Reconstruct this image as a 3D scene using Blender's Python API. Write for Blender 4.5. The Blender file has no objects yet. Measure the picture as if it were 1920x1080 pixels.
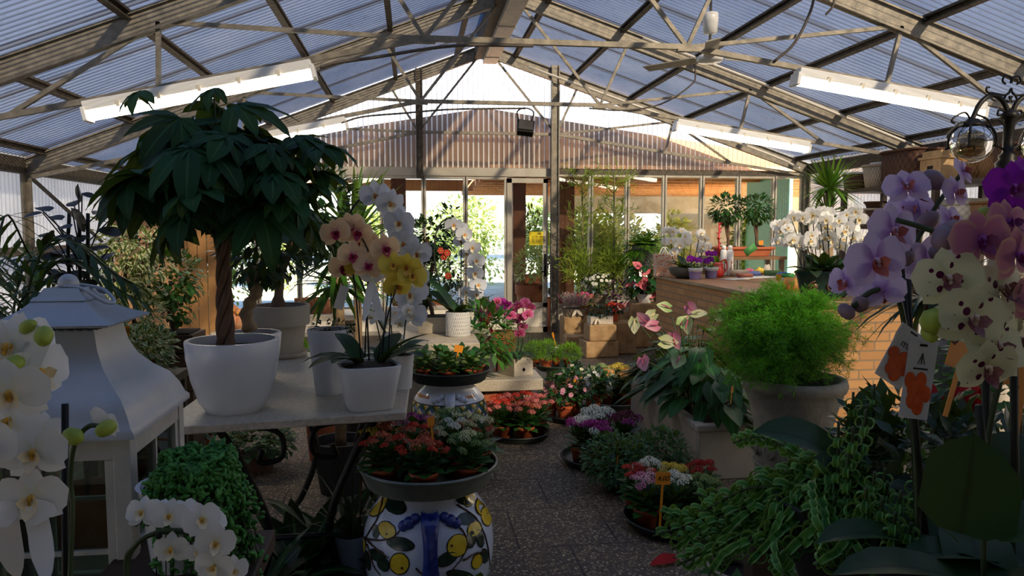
import bpy, math, random
from mathutils import Vector, Matrix, noise
R = math.radians
S = bpy.context.scene
COL = S.collection
rnd = random.Random(7)

# ------------------------------------------------------------------ camera
F = 1400.0                                   # focal length in pixels of a 1920 wide frame
PITCH, YAW, EYE = R(4.45), R(7.55), 1.55
cd = bpy.data.cameras.new('camera'); cam = bpy.data.objects.new('camera', cd); COL.objects.link(cam)
cd.sensor_width = 36.0; cd.lens = 36.0 * F / 1920.0; cd.clip_start = .05; cd.clip_end = 200
cam.location = (0, 0, EYE); cam.rotation_euler = (R(90) - PITCH, 0, -YAW)
S.camera = cam

# ------------------------------------------------------------------ sky, sun, exposure
S.view_settings.view_transform = 'Standard'; S.view_settings.look = 'None'
S.view_settings.gamma = 1.0; S.view_settings.exposure = 0.8
S.view_settings.use_curve_mapping = False
S.cycles.max_bounces = 8; S.cycles.diffuse_bounces = 4; S.cycles.glossy_bounces = 3
S.cycles.transmission_bounces = 6; S.cycles.transparent_max_bounces = 24
S.cycles.caustics_reflective = False; S.cycles.caustics_refractive = False
S.cycles.sample_clamp_indirect = 4.0; S.cycles.use_denoising = True
SKY_ZENITH, SKY_HORIZON, SKY_POWER = (.17, .36, .84, 1), (1.0, .97, .90, 1), 2.0
wd = bpy.data.worlds.new('sky'); S.world = wd; wd.use_nodes = True
nt = wd.node_tree; N = nt.nodes; bg = N['Background']
tc = N.new('ShaderNodeTexCoord'); sx = N.new('ShaderNodeSeparateXYZ'); cr = N.new('ShaderNodeValToRGB')
nt.links.new(tc.outputs['Generated'], sx.inputs[0]); nt.links.new(sx.outputs['Z'], cr.inputs[0])
nt.links.new(cr.outputs[0], bg.inputs[0])
cr.color_ramp.elements[0].position = .0; cr.color_ramp.elements[0].color = SKY_HORIZON
cr.color_ramp.elements[1].position = .55; cr.color_ramp.elements[1].color = SKY_ZENITH
bg.inputs[1].default_value = SKY_POWER
sl = bpy.data.lights.new('sun', 'SUN'); so = bpy.data.objects.new('sun', sl); COL.objects.link(so)
sl.energy = 27.0; sl.angle = R(1.5); sl.color = (1, .80, .55)
so.rotation_euler = Vector((-.40, .80, -.52)).to_track_quat('-Z', 'Y').to_euler()

# ------------------------------------------------------------------ projecting helpers
_cp, _sp, _cy, _sy = math.cos(PITCH), math.sin(PITCH), math.cos(YAW), math.sin(YAW)
FW = Vector((_sy * _cp, _cy * _cp, -_sp)); RT = Vector((_cy, -_sy, 0)); UP = Vector((_sy * _sp, _cy * _sp, _cp))
EYEV = Vector((0, 0, EYE))
def ray(px, py): return FW + RT * ((px - 960) / F) + UP * ((540 - py) / F)
def at(px, py, zc): return EYEV + ray(px, py) * zc                      # point at a distance along the view axis
def aty(px, py, Y): r = ray(px, py); return EYEV + r * (Y / r.y)        # point on the plane y = Y
def atz(px, py, z=0.0): r = ray(px, py); return EYEV + r * ((z - EYE) / r.z)   # point on a horizontal plane

# ------------------------------------------------------------------ mesh builder
def shape_w(kind, t):
    if kind == 'blade': return (min(1, t * 6 + .35)) * (1 - t ** 2.2)
    if kind == 'lance': return math.sin(math.pi * min(1, t) ** .85) ** .8 if 0 < t < 1 else 0
    if kind == 'ovate': return (math.sin(math.pi * t ** .62)) if 0 < t < 1 else 0
    if kind == 'round': return math.sqrt(max(0, 1 - (2 * t - 1) ** 2)) * (.75 + .25 * t) if t < 1 else 0
    if kind == 'heart': return [.45, .95, .97, .82, .6, .36, .0][int(round(t * 6))]
    if kind == 'strap': return min(1, t * 5 + .5) * (1 - max(0, t - .55) ** 2 * 4.9)
    return 1
class MB:
    def __init__(s): s.v = []; s.f = []; s.m = []; s.u = []
    def face(s, idx, mat=0, uv=None): s.f.append(idx); s.m.append(mat); s.u.append(uv)
    def box(s, c, size, mat=0, rot=None, taper=1.0):
        c = Vector(c); x, y, z = size[0] / 2, size[1] / 2, size[2] / 2; b = len(s.v)
        for dz in (-1, 1):
            k = taper if dz < 0 else 1
            for dx, dy in ((-1, -1), (1, -1), (1, 1), (-1, 1)):
                p = Vector((dx * x * k, dy * y * k, dz * z))
                if rot is not None: p = rot @ p
                s.v.append(tuple(c + p))
        for q in ((3, 2, 1, 0), (4, 5, 6, 7), (0, 1, 5, 4), (1, 2, 6, 5), (2, 3, 7, 6), (3, 0, 4, 7)):
            s.face(tuple(b + i for i in q), mat)
        return s
    def bar(s, a, b, w, h, mat=0, up=(0, 0, 1)):                        # a box running from a to b
        a = Vector(a); b = Vector(b); d = b - a; L = d.length; d.normalize()
        u = Vector(up); side = d.cross(u)
        if side.length < 1e-4: side = d.cross(Vector((1, 0, 0)))
        side.normalize(); u = side.cross(d)
        s.box((a + b) / 2, (w, L, h), mat, Matrix((side, d, u)).transposed()); return s
    def tube(s, pts, r, n=6, mat=0, cap=True):
        pts = [Vector(p) for p in pts]; rs = r if isinstance(r, (list, tuple)) else [r] * len(pts); b = len(s.v); ref = None
        for i, p in enumerate(pts):
            d = (pts[min(i + 1, len(pts) - 1)] - pts[max(i - 1, 0)])
            d = d.normalized() if d.length > 1e-9 else Vector((0, 0, 1))
            if ref is None: ref = d.orthogonal().normalized()
            ref = (ref - d * ref.dot(d)); ref = ref.normalized() if ref.length > 1e-6 else d.orthogonal().normalized()
            q = d.cross(ref)
            for k in range(n):
                a = 2 * math.pi * k / n; s.v.append(tuple(p + (ref * math.cos(a) + q * math.sin(a)) * rs[i]))
        for i in range(len(pts) - 1):
            for k in range(n):
                s.face((b + i * n + k, b + i * n + (k + 1) % n, b + (i + 1) * n + (k + 1) % n, b + (i + 1) * n + k), mat)
        if cap:
            s.face(tuple(b + k for k in range(n))[::-1], mat); s.face(tuple(b + (len(pts) - 1) * n + k for k in range(n)), mat)
        return s
    def lathe(s, prof, n=32, c=(0, 0, 0), mat=0, ell=(1, 1), cap=False, sq=None, uvs=False):
        b = len(s.v); m = len(prof)
        for r, z in prof:
            for k in range(n):
                a = 2 * math.pi * k / n; ca, sa = math.cos(a), math.sin(a)
                if sq: g = 1 / (abs(ca) ** sq + abs(sa) ** sq) ** (1 / sq); ca *= g; sa *= g
                s.v.append((c[0] + r * ca * ell[0], c[1] + r * sa * ell[1], c[2] + z))
        for i in range(m - 1):
            for k in range(n):
                k2 = (k + 1) % n
                s.face((b + i * n + k, b + i * n + k2, b + (i + 1) * n + k2, b + (i + 1) * n + k), mat,
                       ((k / n, i / (m - 1)), ((k + 1) / n, i / (m - 1)), ((k + 1) / n, (i + 1) / (m - 1)), (k / n, (i + 1) / (m - 1))) if uvs else None)
        if cap:
            s.face(tuple(b + k for k in range(n))[::-1], mat); s.face(tuple(b + (m - 1) * n + k for k in range(n)), mat)
        return s
    def ball(s, c, r, mat=0, n=8, m=5, axis=None):
        if not isinstance(r, (tuple, list)): r = (r, r, r)
        c = Vector(c); q = Vector(axis).to_track_quat('Z', 'Y') if axis is not None else None; b = len(s.v)
        for i in range(1, m):
            th = math.pi * i / m
            for k in range(n):
                a = 2 * math.pi * k / n; p = Vector((r[0] * math.sin(th) * math.cos(a), r[1] * math.sin(th) * math.sin(a), r[2] * math.cos(th)))
                s.v.append(tuple(c + (q @ p if q else p)))
        t = len(s.v)
        for z in (r[2], -r[2]):
            p = Vector((0, 0, z)); s.v.append(tuple(c + (q @ p if q else p)))
        for i in range(m - 2):
            for k in range(n): s.face((b + i * n + k, b + (i + 1) * n + k, b + (i + 1) * n + (k + 1) % n, b + i * n + (k + 1) % n), mat)
        for k in range(n):
            s.face((t, b + k, b + (k + 1) % n), mat); s.face((t + 1, b + (m - 2) * n + (k + 1) % n, b + (m - 2) * n + k), mat)
        return s
    def leaf(s, base, d, n, L, W, mat=0, curl=.3, fold=.15, segs=4, kind='lance', wave=0):
        p = Vector(base); d = Vector(d).normalized(); n = Vector(n); n = n - d * n.dot(d)
        n = n.normalized() if n.length > 1e-5 else d.orthogonal().normalized()
        side = d.cross(n); st = L / segs; da = -curl / segs; b = len(s.v)
        if kind == 'heart': segs = 6; st = L / 6
        for i in range(segs + 1):
            t = i / segs; w = W / 2 * shape_w(kind, t) + 1e-4
            up = n * (fold * w + (wave * W * (1 if i % 2 else -1)))
            back = d * (-.22 * L if kind == 'heart' and i == 0 else 0)
            s.v.append(tuple(p - side * w + up + back)); s.v.append(tuple(p)); s.v.append(tuple(p + side * w + n * (fold * w - wave * W * (1 if i % 2 else -1)) + back))
            rot = Matrix.Rotation(da, 3, side) ; p = p + d * st; d = (rot @ d).normalized(); n = (rot @ n).normalized()
        for i in range(segs):
            a = b + i * 3; t0, t1 = i / segs, (i + 1) / segs
            s.face((a, a + 1, a + 4, a + 3), mat, ((0, t0), (.5, t0), (.5, t1), (0, t1)))
            s.face((a + 1, a + 2, a + 5, a + 4), mat, ((.5, t0), (1, t0), (1, t1), (.5, t1)))
        return s
    def chip(s, p, d, n, L, W, mat=0):                                  # a tiny two-triangle leaf
        p = Vector(p); d = Vector(d).normalized(); n = Vector(n); side = d.cross(n)
        if side.length < 1e-5: side = d.orthogonal()
        side.normalize(); b = len(s.v); q = side.cross(d)
        for x, y, z in ((0, 0, 0), (.5, -.45, .12), (1, 0, -.05), (.5, .45, .12)): s.v.append(tuple(p + d * (x * L) + side * (y * W) + q * (z * W)))
        s.face((b, b + 1, b + 2), mat, ((.5, 0), (0, .5), (.5, 1))); s.face((b, b + 2, b + 3), mat, ((.5, 0), (.5, 1), (1, .5))); return s
    def add(s, o, mtx):
        b = len(s.v); s.v += [tuple(mtx @ Vector(p)) for p in o.v]; s.f += [tuple(i + b for i in f) for f in o.f]; s.m += o.m; s.u += o.u; return s
    def mesh(s, name, mats, smooth=True):
        me = bpy.data.meshes.new(name); me.from_pydata(s.v, [], s.f)
        for m in mats: me.materials.append(m)
        me.polygons.foreach_set('material_index', s.m)
        me.polygons.foreach_set('use_smooth', [smooth] * len(s.f))
        if any(u is not None for u in s.u):
            uv = me.uv_layers.new(name='UVMap'); d = []
            for f, u in zip(s.f, s.u):
                for k in range(len(f)): d += (u[k] if u is not None else (.5, .5))
            uv.data.foreach_set('uv', d)
        me.update(); return me
    def build(s, name, mats, parent=None, smooth=True, bevel=0, loc=None, edge=None):
        if not isinstance(mats, (list, tuple)): mats = [mats]
        return link(name, s.mesh(name, mats, smooth), parent, loc, bevel, edge)
def link(name, me, parent=None, loc=None, bevel=0, edge=None):
    o = bpy.data.objects.new(name, me); COL.objects.link(o)
    if parent is not None: o.parent = parent
    if loc is not None: o.location = loc
    if bevel:
        b = o.modifiers.new('b', 'BEVEL'); b.width = bevel; b.segments = 2; b.limit_method = 'ANGLE'
        for p in me.polygons: p.use_smooth = False
    return o
def tag(o, label=None, cat=None, group=None, kind=None):
    if label: o['label'] = label
    if cat: o['category'] = cat
    if group: o['group'] = group
    if kind: o['kind'] = kind
    return o
def thing(name, label, cat, loc=(0, 0, 0), rz=0, group=None, sc=1):
    o = bpy.data.objects.new(name, None); COL.objects.link(o); o.empty_display_size = .05
    o.location = loc; o.rotation_euler = (0, 0, rz); o.scale = (sc, sc, sc); return tag(o, label, cat, group)
def struct(o, label=None): return tag(o, label, None, None, 'structure')
KIDS = {}
def copy_tree(o, parent=None, depth=0):
    c = o.copy(); COL.objects.link(c)
    if parent is not None: c.parent = parent
    for ch in o.children: copy_tree(ch, c, depth + 1)
    return c
def dup(root, loc, rz=0, label=None, group=None, sc=None):
    c = copy_tree(root); c.location = loc; c.rotation_euler = (0, 0, rz)
    if label: c['label'] = label
    if group: c['group'] = group
    if sc: c.scale = (sc, sc, sc)
    return c
def rv(a, b): return rnd.uniform(a, b)
def rdir(zmin=-1, zmax=1):
    z = rv(zmin, zmax); a = rv(0, 2 * math.pi); q = math.sqrt(max(0, 1 - z * z)); return Vector((q * math.cos(a), q * math.sin(a), z))
def bez(p, n=16):                                                       # smooth curve through points (Catmull-Rom)
    p = [Vector(q) for q in p]; p = [p[0] * 2 - p[1]] + p + [p[-1] * 2 - p[-2]]; out = []
    segs = len(p) - 3; k = max(2, n // segs)
    for i in range(segs):
        a, b, c, d = p[i:i + 4]
        for j in range(k):
            t = j / k; out.append(.5 * ((2 * b) + (c - a) * t + (2 * a - 5 * b + 4 * c - d) * t * t + (3 * b - a - 3 * c + d) * t ** 3))
    out.append(p[-2]); return out

# ------------------------------------------------------------------ materials
def hexc(h):
    c = [int(h[i:i + 2], 16) / 255 for i in (0, 2, 4)]
    return tuple(((x / 12.92) if x <= .04045 else ((x + .055) / 1.055) ** 2.4) for x in c) + (1,)
class NT:
    def __init__(s, name):
        s.m = bpy.data.materials.new(name); s.m.use_nodes = True; s.t = s.m.node_tree; s.b = s.t.nodes['Principled BSDF']; s.out = s.t.nodes['Material Output']
    def n(s, typ, **kw):
        x = s.t.nodes.new('ShaderNode' + typ)
        for k, v in kw.items(): setattr(x, k, v)
        return x
    def l(s, a, b): s.t.links.new(a, b)
    def coord(s, kind='Object'): return s.n('TexCoord').outputs[kind]
    def noise(s, scale, detail=3, vec=None, rough=.55):
        x = s.n('TexNoise'); x.inputs['Scale'].default_value = scale; x.inputs['Detail'].default_value = detail; x.inputs['Roughness'].default_value = rough
        s.l(vec if vec is not None else s.coord(), x.inputs['Vector']); return x.outputs['Fac']
    def ramp(s, fac, stops, interp='LINEAR'):
        x = s.n('ValToRGB'); x.color_ramp.interpolation = interp; e = x.color_ramp.elements
        while len(e) < len(stops): e.new(.5)
        for q, (p, c) in zip(e, stops): q.position = p; q.color = hexc(c) if isinstance(c, str) else c
        s.l(fac, x.inputs[0]); return x.outputs[0]
    def mix(s, fac, a, b, mode='MIX'):
        x = s.n('Mix', data_type='RGBA', blend_type=mode)
        for i, q in ((0, fac), (6, a), (7, b)):
            if hasattr(q, 'links'): s.l(q, x.inputs[i])
            else: x.inputs[i].default_value = hexc(q) if isinstance(q, str) else q
        return x.outputs[2]
    def math(s, op, a, b=0.0):
        x = s.n('Math', operation=op)
        for i, q in ((0, a), (1, b)):
            if hasattr(q, 'links'): s.l(q, x.inputs[i])
            else: x.inputs[i].default_value = q
        return x.outputs[0]
    def bump(s, h, strength=.3, dist=.01):
        x = s.n('Bump'); x.inputs['Strength'].default_value = strength; x.inputs['Distance'].default_value = dist
        s.l(h, x.inputs['Height']); s.l(x.outputs[0], s.b.inputs['Normal'])
    def col(s, c):
        if hasattr(c, 'links'): s.l(c, s.b.inputs['Base Color'])
        else: s.b.inputs['Base Color'].default_value = hexc(c)
    def done(s, rough=.5, metal=0, spec=.5):
        s.b.inputs['Roughness'].default_value = rough; s.b.inputs['Metallic'].default_value = metal; s.b.inputs['Specular IOR Level'].default_value = spec; return s.m
    def trans(s, amount, c):                                            # thin translucent sheet (petals, leaves)
        t = s.n('BsdfTranslucent'); mx = s.n('MixShader'); mx.inputs[0].default_value = amount
        if hasattr(c, 'links'): s.l(c, t.inputs[0])
        else: t.inputs[0].default_value = hexc(c)
        s.l(s.b.outputs[0], mx.inputs[1]); s.l(t.outputs[0], mx.inputs[2]); s.l(mx.outputs[0], s.out.inputs[0])
MATS = {}
def plain(name, c1, c2=None, rough=.5, metal=0, scale=8, bump=0, bscale=40, spec=.5, bdist=.01, lo=.3, hi=.7):
    if name in MATS: return MATS[name]
    t = NT(name)
    t.col(t.ramp(t.noise(scale, 4), [(lo, c1), (hi, c2)]) if c2 else c1)
    if bump: t.bump(t.noise(bscale, 4), bump, bdist)
    MATS[name] = t.done(rough, metal, spec); return MATS[name]
def leafy(name, c1, c2, tr=.25, rough=.45, back=None, edge=None, vein=None, edge_at=.62, spec=.35):
    """leaf colour varying from leaf to leaf; edge = colour of a variegated margin, vein = colour of a midrib"""
    if name in MATS: return MATS[name]
    t = NT(name); g = t.n('NewGeometry'); c = t.ramp(g.outputs['Random Per Island'], [(0, c1), (1, c2)])
    if edge or vein:
        uv = t.n('SeparateXYZ'); t.l(t.coord('UV'), uv.inputs[0]); a = t.math('ABSOLUTE', t.math('SUBTRACT', uv.outputs[0], .5)); a = t.math('MULTIPLY', a, 2)
        if vein: c = t.mix(t.ramp(a, [(0, (1, 1, 1, 1)), (.12, (0, 0, 0, 1))]), c, vein)
        if edge: c = t.mix(t.ramp(t.math('ADD', a, t.math('MULTIPLY', t.noise(60, 2), .4)), [(edge_at, (0, 0, 0, 1)), (edge_at + .2, (1, 1, 1, 1))]), c, edge)
    t.col(c); t.trans(tr, t.mix(.5, c, back or 'a0b030')); MATS[name] = t.done(rough, 0, spec); return MATS[name]
def petal(name, tip, base, reach=.35, tr=.3, edge=None, spots=None, vein=None, rough=.6):
    if name in MATS: return MATS[name]
    t = NT(name); uv = t.n('SeparateXYZ'); t.l(t.coord('UV'), uv.inputs[0])
    c = t.ramp(uv.outputs[1], [(0.02, base), (reach, tip)])
    if edge:
        a = t.math('MULTIPLY', t.math('ABSOLUTE', t.math('SUBTRACT', uv.outputs[0], .5)), 2); a = t.math('MAXIMUM', a, uv.outputs[1])
        c = t.mix(t.ramp(a, [(.72, (0, 0, 0, 1)), (1, (1, 1, 1, 1))]), c, edge)
    if spots:
        v = t.n('TexVoronoi'); v.inputs['Scale'].default_value = 6.5; t.l(t.coord(), v.inputs['Vector'])
        thr = t.math('MULTIPLY', t.math('SUBTRACT', .85, uv.outputs[1]), .62)
        c = t.mix(t.ramp(t.math('SUBTRACT', thr, v.outputs['Distance']), [(0, (0, 0, 0, 1)), (.03, (1, 1, 1, 1))]), c, spots)
    if vein:
        w = t.n('TexWave', wave_type='BANDS', bands_direction='X'); w.inputs['Scale'].default_value = 4; w.inputs['Distortion'].default_value = 1.5; t.l(t.coord('UV'), w.inputs['Vector'])
        c = t.mix(t.math('MULTIPLY', t.math('POWER', w.outputs['Fac'], 3), .3), c, vein)
    t.col(c); t.trans(tr, c); MATS[name] = t.done(rough, 0, .25); return MATS[name]
def emit(name, c, power):
    if name in MATS: return MATS[name]
    t = NT(name); t.b.inputs['Emission Color'].default_value = hexc(c); t.b.inputs['Emission Strength'].default_value = power; t.col(c); MATS[name] = t.done(.4); return MATS[name]
def clear(name, tint, gloss=.1, rough=.05, alpha=0.0):
    if name in MATS: return MATS[name]
    t = NT(name); tr = t.n('BsdfTransparent'); tr.inputs[0].default_value = hexc(tint); gl = t.n('BsdfGlossy'); gl.inputs['Roughness'].default_value = rough
    fr = t.n('Fresnel'); fr.inputs[0].default_value = 1.45; mx = t.n('MixShader'); t.l(t.math('ADD', t.math('MULTIPLY', fr.outputs[0], .8), gloss), mx.inputs[0])
    t.l(tr.outputs[0], mx.inputs[1]); t.l(gl.outputs[0], mx.inputs[2]); t.l(mx.outputs[0], t.out.inputs[0]); MATS[name] = t.m; return t.m
# =================================================================== the greenhouse
XL, XR, XC, YB, YF = -4.0, 6.13, 1.08, 11.1, -1.6
ZL, ZR, ZT = 2.35, 2.65, 4.31
galv = plain('galvanised_steel', '6f6a60', '948c7c', .55, .55, 14, .15, 60)
dark_steel = plain('dirty_steel', '3f3930', '6a5f50', .7, .3, 20, .2, 60)
alu = plain('grey_aluminium', 'a39c8c', 'b5ae9f', .45, .3, 5)
cream = plain('cream_paint', 'cfc7b4', 'ddd6c6', .5, 0, 6)
white_pl = plain('white_plastic', 'dcdcd8', 'e6e6e2', .35, 0, 3)
black_iron = plain('black_iron', '15130f', '221e19', .45, .5, 20)
def sheet_mat(name, a, b, transp, transl, dirt, bands, mott=1.5, dirt_amt=.75, flank=False, lines=False):
    t = NT(name); o = t.coord(); sp = t.n('SeparateXYZ'); t.l(o, sp.inputs[0])
    c = t.ramp(t.noise(mott, 5), [(.3, a), (.75, b)])
    if bands:
        f = t.math('FRACT', t.math('MULTIPLY', sp.outputs['Y'], 1 / .94))
        f = t.math('ADD', f, t.math('MULTIPLY', t.noise(7, 4), .06))
        k = t.ramp(f, [(.0, (0, 0, 0, 1)), (.03, (1, 1, 1, 1)), (.13, (1, 1, 1, 1)), (.16, (0, 0, 0, 1))])
        c = t.mix(t.math('MULTIPLY', k, .8), c, dirt)
    d = t.ramp(t.noise(9, 6, rough=.7), [(.55, (0, 0, 0, 1)), (.72, (1, 1, 1, 1))])
    c = t.mix(t.math('MULTIPLY', d, dirt_amt * .5), c, dirt)
    if lines:                                                           # dark dirt-coloured lines painted in the valleys as shading of the corrugation
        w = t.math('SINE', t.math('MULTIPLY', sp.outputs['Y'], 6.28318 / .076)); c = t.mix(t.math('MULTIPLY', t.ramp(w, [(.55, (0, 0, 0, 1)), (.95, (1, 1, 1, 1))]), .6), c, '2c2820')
    t.col(c); t.b.inputs['Roughness'].default_value = .4
    tl = t.n('BsdfTranslucent'); t.l(c, tl.inputs[0]); m1 = t.n('MixShader'); m1.inputs[0].default_value = transl
    t.l(t.b.outputs[0], m1.inputs[1]); t.l(tl.outputs[0], m1.inputs[2])
    tp = t.n('BsdfTransparent'); t.l(t.mix(.6, c, 'ffffff'), tp.inputs[0]); m2 = t.n('MixShader'); m2.inputs[0].default_value = transp
    if flank:                                                           # one flank of every flute made opaque, painting in light and dark stripes
        nn = t.n('SeparateXYZ'); t.l(t.n('NewGeometry').outputs['Normal'], nn.inputs[0])
        t.l(t.ramp(nn.outputs['X'], [(.0, (.86, .86, .86, 1)), (.35, (.86, .86, .86, 1)), (.5, (.12, .12, .12, 1))]), m2.inputs[0])
    t.l(m1.outputs[0], m2.inputs[1]); t.l(tp.outputs[0], m2.inputs[2]); t.l(m2.outputs[0], t.out.inputs[0]); return t.m
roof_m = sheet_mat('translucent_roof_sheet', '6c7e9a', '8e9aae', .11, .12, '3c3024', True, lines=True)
wall_m = sheet_mat('translucent_wall_sheet', 'b8bcc0', 'ccced0', .05, .22, '8a8070', False)
gable_m = sheet_mat('clear_gable_sheet', 'e4ded0', 'f0ece0', .8, .45, '8a7a60', False, 1.5, .3, True)
opaque_m = plain('opaque_shading_roof', '2b2c30', '35373c', .8)

# floor: washed gravel slabs with thin joints
t = NT('gravel_slabs'); o = t.coord(); v = t.n('TexVoronoi'); v.inputs['Scale'].default_value = 70; t.l(o, v.inputs['Vector'])
sr = t.n('SeparateColor'); t.l(v.outputs['Color'], sr.inputs[0])
c = t.ramp(sr.outputs[0], [(0, '43382a'), (.45, '8a7658'), (.8, 'b8a078'), (1, 'dccaa6')])
c = t.mix(t.ramp(v.outputs['Distance'], [(.25, (0, 0, 0, 1)), (.6, (1, 1, 1, 1))]), c, '54483b')
c = t.mix(t.math('MULTIPLY', t.noise(1.2, 3), .35), c, '6b5c4a')
br = t.n('TexBrick'); br.offset = .5; br.inputs['Scale'].default_value = 1; br.inputs['Mortar Size'].default_value = .006; br.inputs['Brick Width'].default_value = .5; br.inputs['Row Height'].default_value = .5; br.inputs['Mortar Smooth'].default_value = .3
t.l(o, br.inputs['Vector']); c = t.mix(t.math('MULTIPLY', br.outputs['Fac'], .8), c, '2e2822'); t.col(c)
t.bump(t.math('SUBTRACT', t.math('MULTIPLY', v.outputs['Distance'], -1), br.outputs['Fac']), .5, .006); floor_m = t.done(.75)
MB().box(((XL + XR) / 2, (YB + YF) / 2, -.05), (XR - XL, YB - YF, .1)).build('floor', floor_m)['kind'] = 'structure'

def corrugated(name, p0, p1, q0, q1, mat, per=.076, amp=.014, rows=1, clip=None, sub=6):
    """sheet spanned by p0->p1 (waves run across this) and p0->q0 (along the flutes)"""
    p0, p1, q0, q1 = map(Vector, (p0, p1, q0, q1)); nrm = (p1 - p0).cross(q0 - p0).normalized(); L = (p1 - p0).length
    k = int(L / per * sub); m = MB()
    for r in range(rows + 1):
        for i in range(k + 1):
            u = i / k; a = p0.lerp(p1, u); b = q0.lerp(q1, u)
            if clip: b = clip(a, b)
            m.v.append(tuple(a.lerp(b, r / rows) + nrm * (amp * math.sin(2 * math.pi * u * L / per))))
    for r in range(rows):
        for i in range(k): j = r * (k + 1) + i; m.face((j, j + 1, j + k + 2, j + k + 1))
    return struct(m.build(name, mat))
YS = -.3                                                                 # forward of this line an added, unseen opaque roof darkens the foreground
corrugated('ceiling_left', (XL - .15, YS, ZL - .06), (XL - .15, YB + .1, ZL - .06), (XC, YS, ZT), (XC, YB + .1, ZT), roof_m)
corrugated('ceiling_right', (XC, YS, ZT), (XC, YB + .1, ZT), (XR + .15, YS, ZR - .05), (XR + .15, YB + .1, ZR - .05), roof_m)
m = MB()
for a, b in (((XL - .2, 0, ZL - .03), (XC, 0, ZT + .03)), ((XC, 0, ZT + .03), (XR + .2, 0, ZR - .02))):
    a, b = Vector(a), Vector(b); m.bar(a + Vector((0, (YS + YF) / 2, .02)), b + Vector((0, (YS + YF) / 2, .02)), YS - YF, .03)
struct(m.build('ceiling_front_blocker', opaque_m, smooth=False))
corrugated('wall_left', (XL - .06, YF, 0), (XL - .06, YB, 0), (XL - .06, YF, ZL), (XL - .06, YB, ZL), wall_m)
corrugated('wall_right', (XR + .06, YB, 0), (XR + .06, YF, 0), (XR + .06, YB, ZR), (XR + .06, YF, ZR), wall_m)
struct(MB().box((XC, YF - .05, 2.2), (XR - XL, .1, 4.4)).build('wall_front', plain('pale_partition', 'a8a49c', 'b8b4ac', .9)))
# clear corrugated gable above the lintel, clipped to the roof slope
ZLIN = 2.47
def roofz(x): return ZT - (XC - x) * (ZT - ZL) / (XC - XL) if x < XC else ZT - (x - XC) * (ZT - ZR) / (XR - XC)
gb = corrugated('wall_back', (XL, YB + .05, ZLIN), (XR, YB + .05, ZLIN), (XL, YB + .05, ZLIN + 1), (XR, YB + .05, ZLIN + 1), gable_m, clip=lambda a, b: Vector((b.x, b.y, max(a.z + .01, roofz(b.x) - .03))))

# steel frames
def pt(x, y, z): return Vector((x, y, z))
def beam_c(m, a, b, w, h, mat=0):                                        # rolled channel: web with two lips
    m.bar(a, b, w * .35, h, mat)
    d = (b - a).normalized(); side = d.cross(Vector((0, 0, 1))).normalized(); u = side.cross(d)
    for s in (-1, 1): m.bar(a + u * (s * (h / 2 - .008)), b + u * (s * (h / 2 - .008)), w, .016, mat)
FRAMES = [(2.95, 'steel roof truss nearest overhead, mostly above the view'), (5.68, 'steel roof truss that carries the two large tube lamps near the ceiling fan'),
          (8.4, 'middle steel roof truss holding the black floodlight and the two small tube lamps'), (YB - .08, 'steel roof truss standing against the clear corrugated gable')]
K1, K2, ZK = XC - .98, XC + 1.04, 2.96
for Y, lab in FRAMES:
    t = thing('roof_truss', lab, 'roof truss', (XC, Y, 0), 0, 'steel roof trusses')
    L = lambda x, z: pt(x - XC, 0, z)
    for x, z in ((XL + .02, ZL - .16), (XR - .02, ZR - .16)):
        m = MB(); beam_c(m, L(x, z), L(XC, ZT - .16), .075, .17); m.build('rafter', galv, t, False)
    rl = lambda f: L(XC + (XL - XC) * f, ZT - .2 + (ZL - ZT) * f)
    rr = lambda f: L(XC + (XR - XC) * f, ZT - .2 + (ZR - ZT) * f)
    cl = lambda f: L(K1 + (XL + .1 - K1) * f, ZK + (ZL - .25 - ZK) * f)
    cr_ = lambda f: L(K2 + (XR - .1 - K2) * f, ZK + (ZR - .25 - ZK) * f)
    m = MB(); m.bar(L(K1, ZK), L(K2, ZK), .04, .04); m.build('tie_bar', galv, t, False)
    m = MB(); m.bar(cl(0), cl(1), .04, .04); m.build('lower_chord', galv, t, False)
    m = MB(); m.bar(cr_(0), cr_(1), .04, .04); m.build('lower_chord', galv, t, False)
    for a, b in ((L(K1, ZK), rl(.02)), (L(K2, ZK), rr(.02)), (L(K1, ZK), rl(.27)), (L(K2, ZK), rr(.27)), (L(K1, ZK), rl(.56)), (L(K2, ZK), rr(.56)),
                 (rl(.56), cl(.47)), (rr(.56), cr_(.43)), (rl(.56), cl(.72)), (rr(.56), cr_(.70))):
        m = MB(); m.bar(a, b, .03, .03); m.build('strut', galv, t, False)
    for x in (K1, K2):
        m = MB(); m.box((x - XC, .0, ZK - .025), (.16, .05, .02)); m.build('joint_plate', galv, t, False)
    for x, z, h in ((XL + .03, ZL - .16, 0), (XR - .03, ZR - .16, 0)):
        m = MB(); beam_c(m, pt(x - XC, .0, 0), pt(x - XC, .0001, z), .1, .1)
        m.v = [(p[0], p[1], p[2]) for p in m.v]; m.build('post', galv, t, False)
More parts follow.
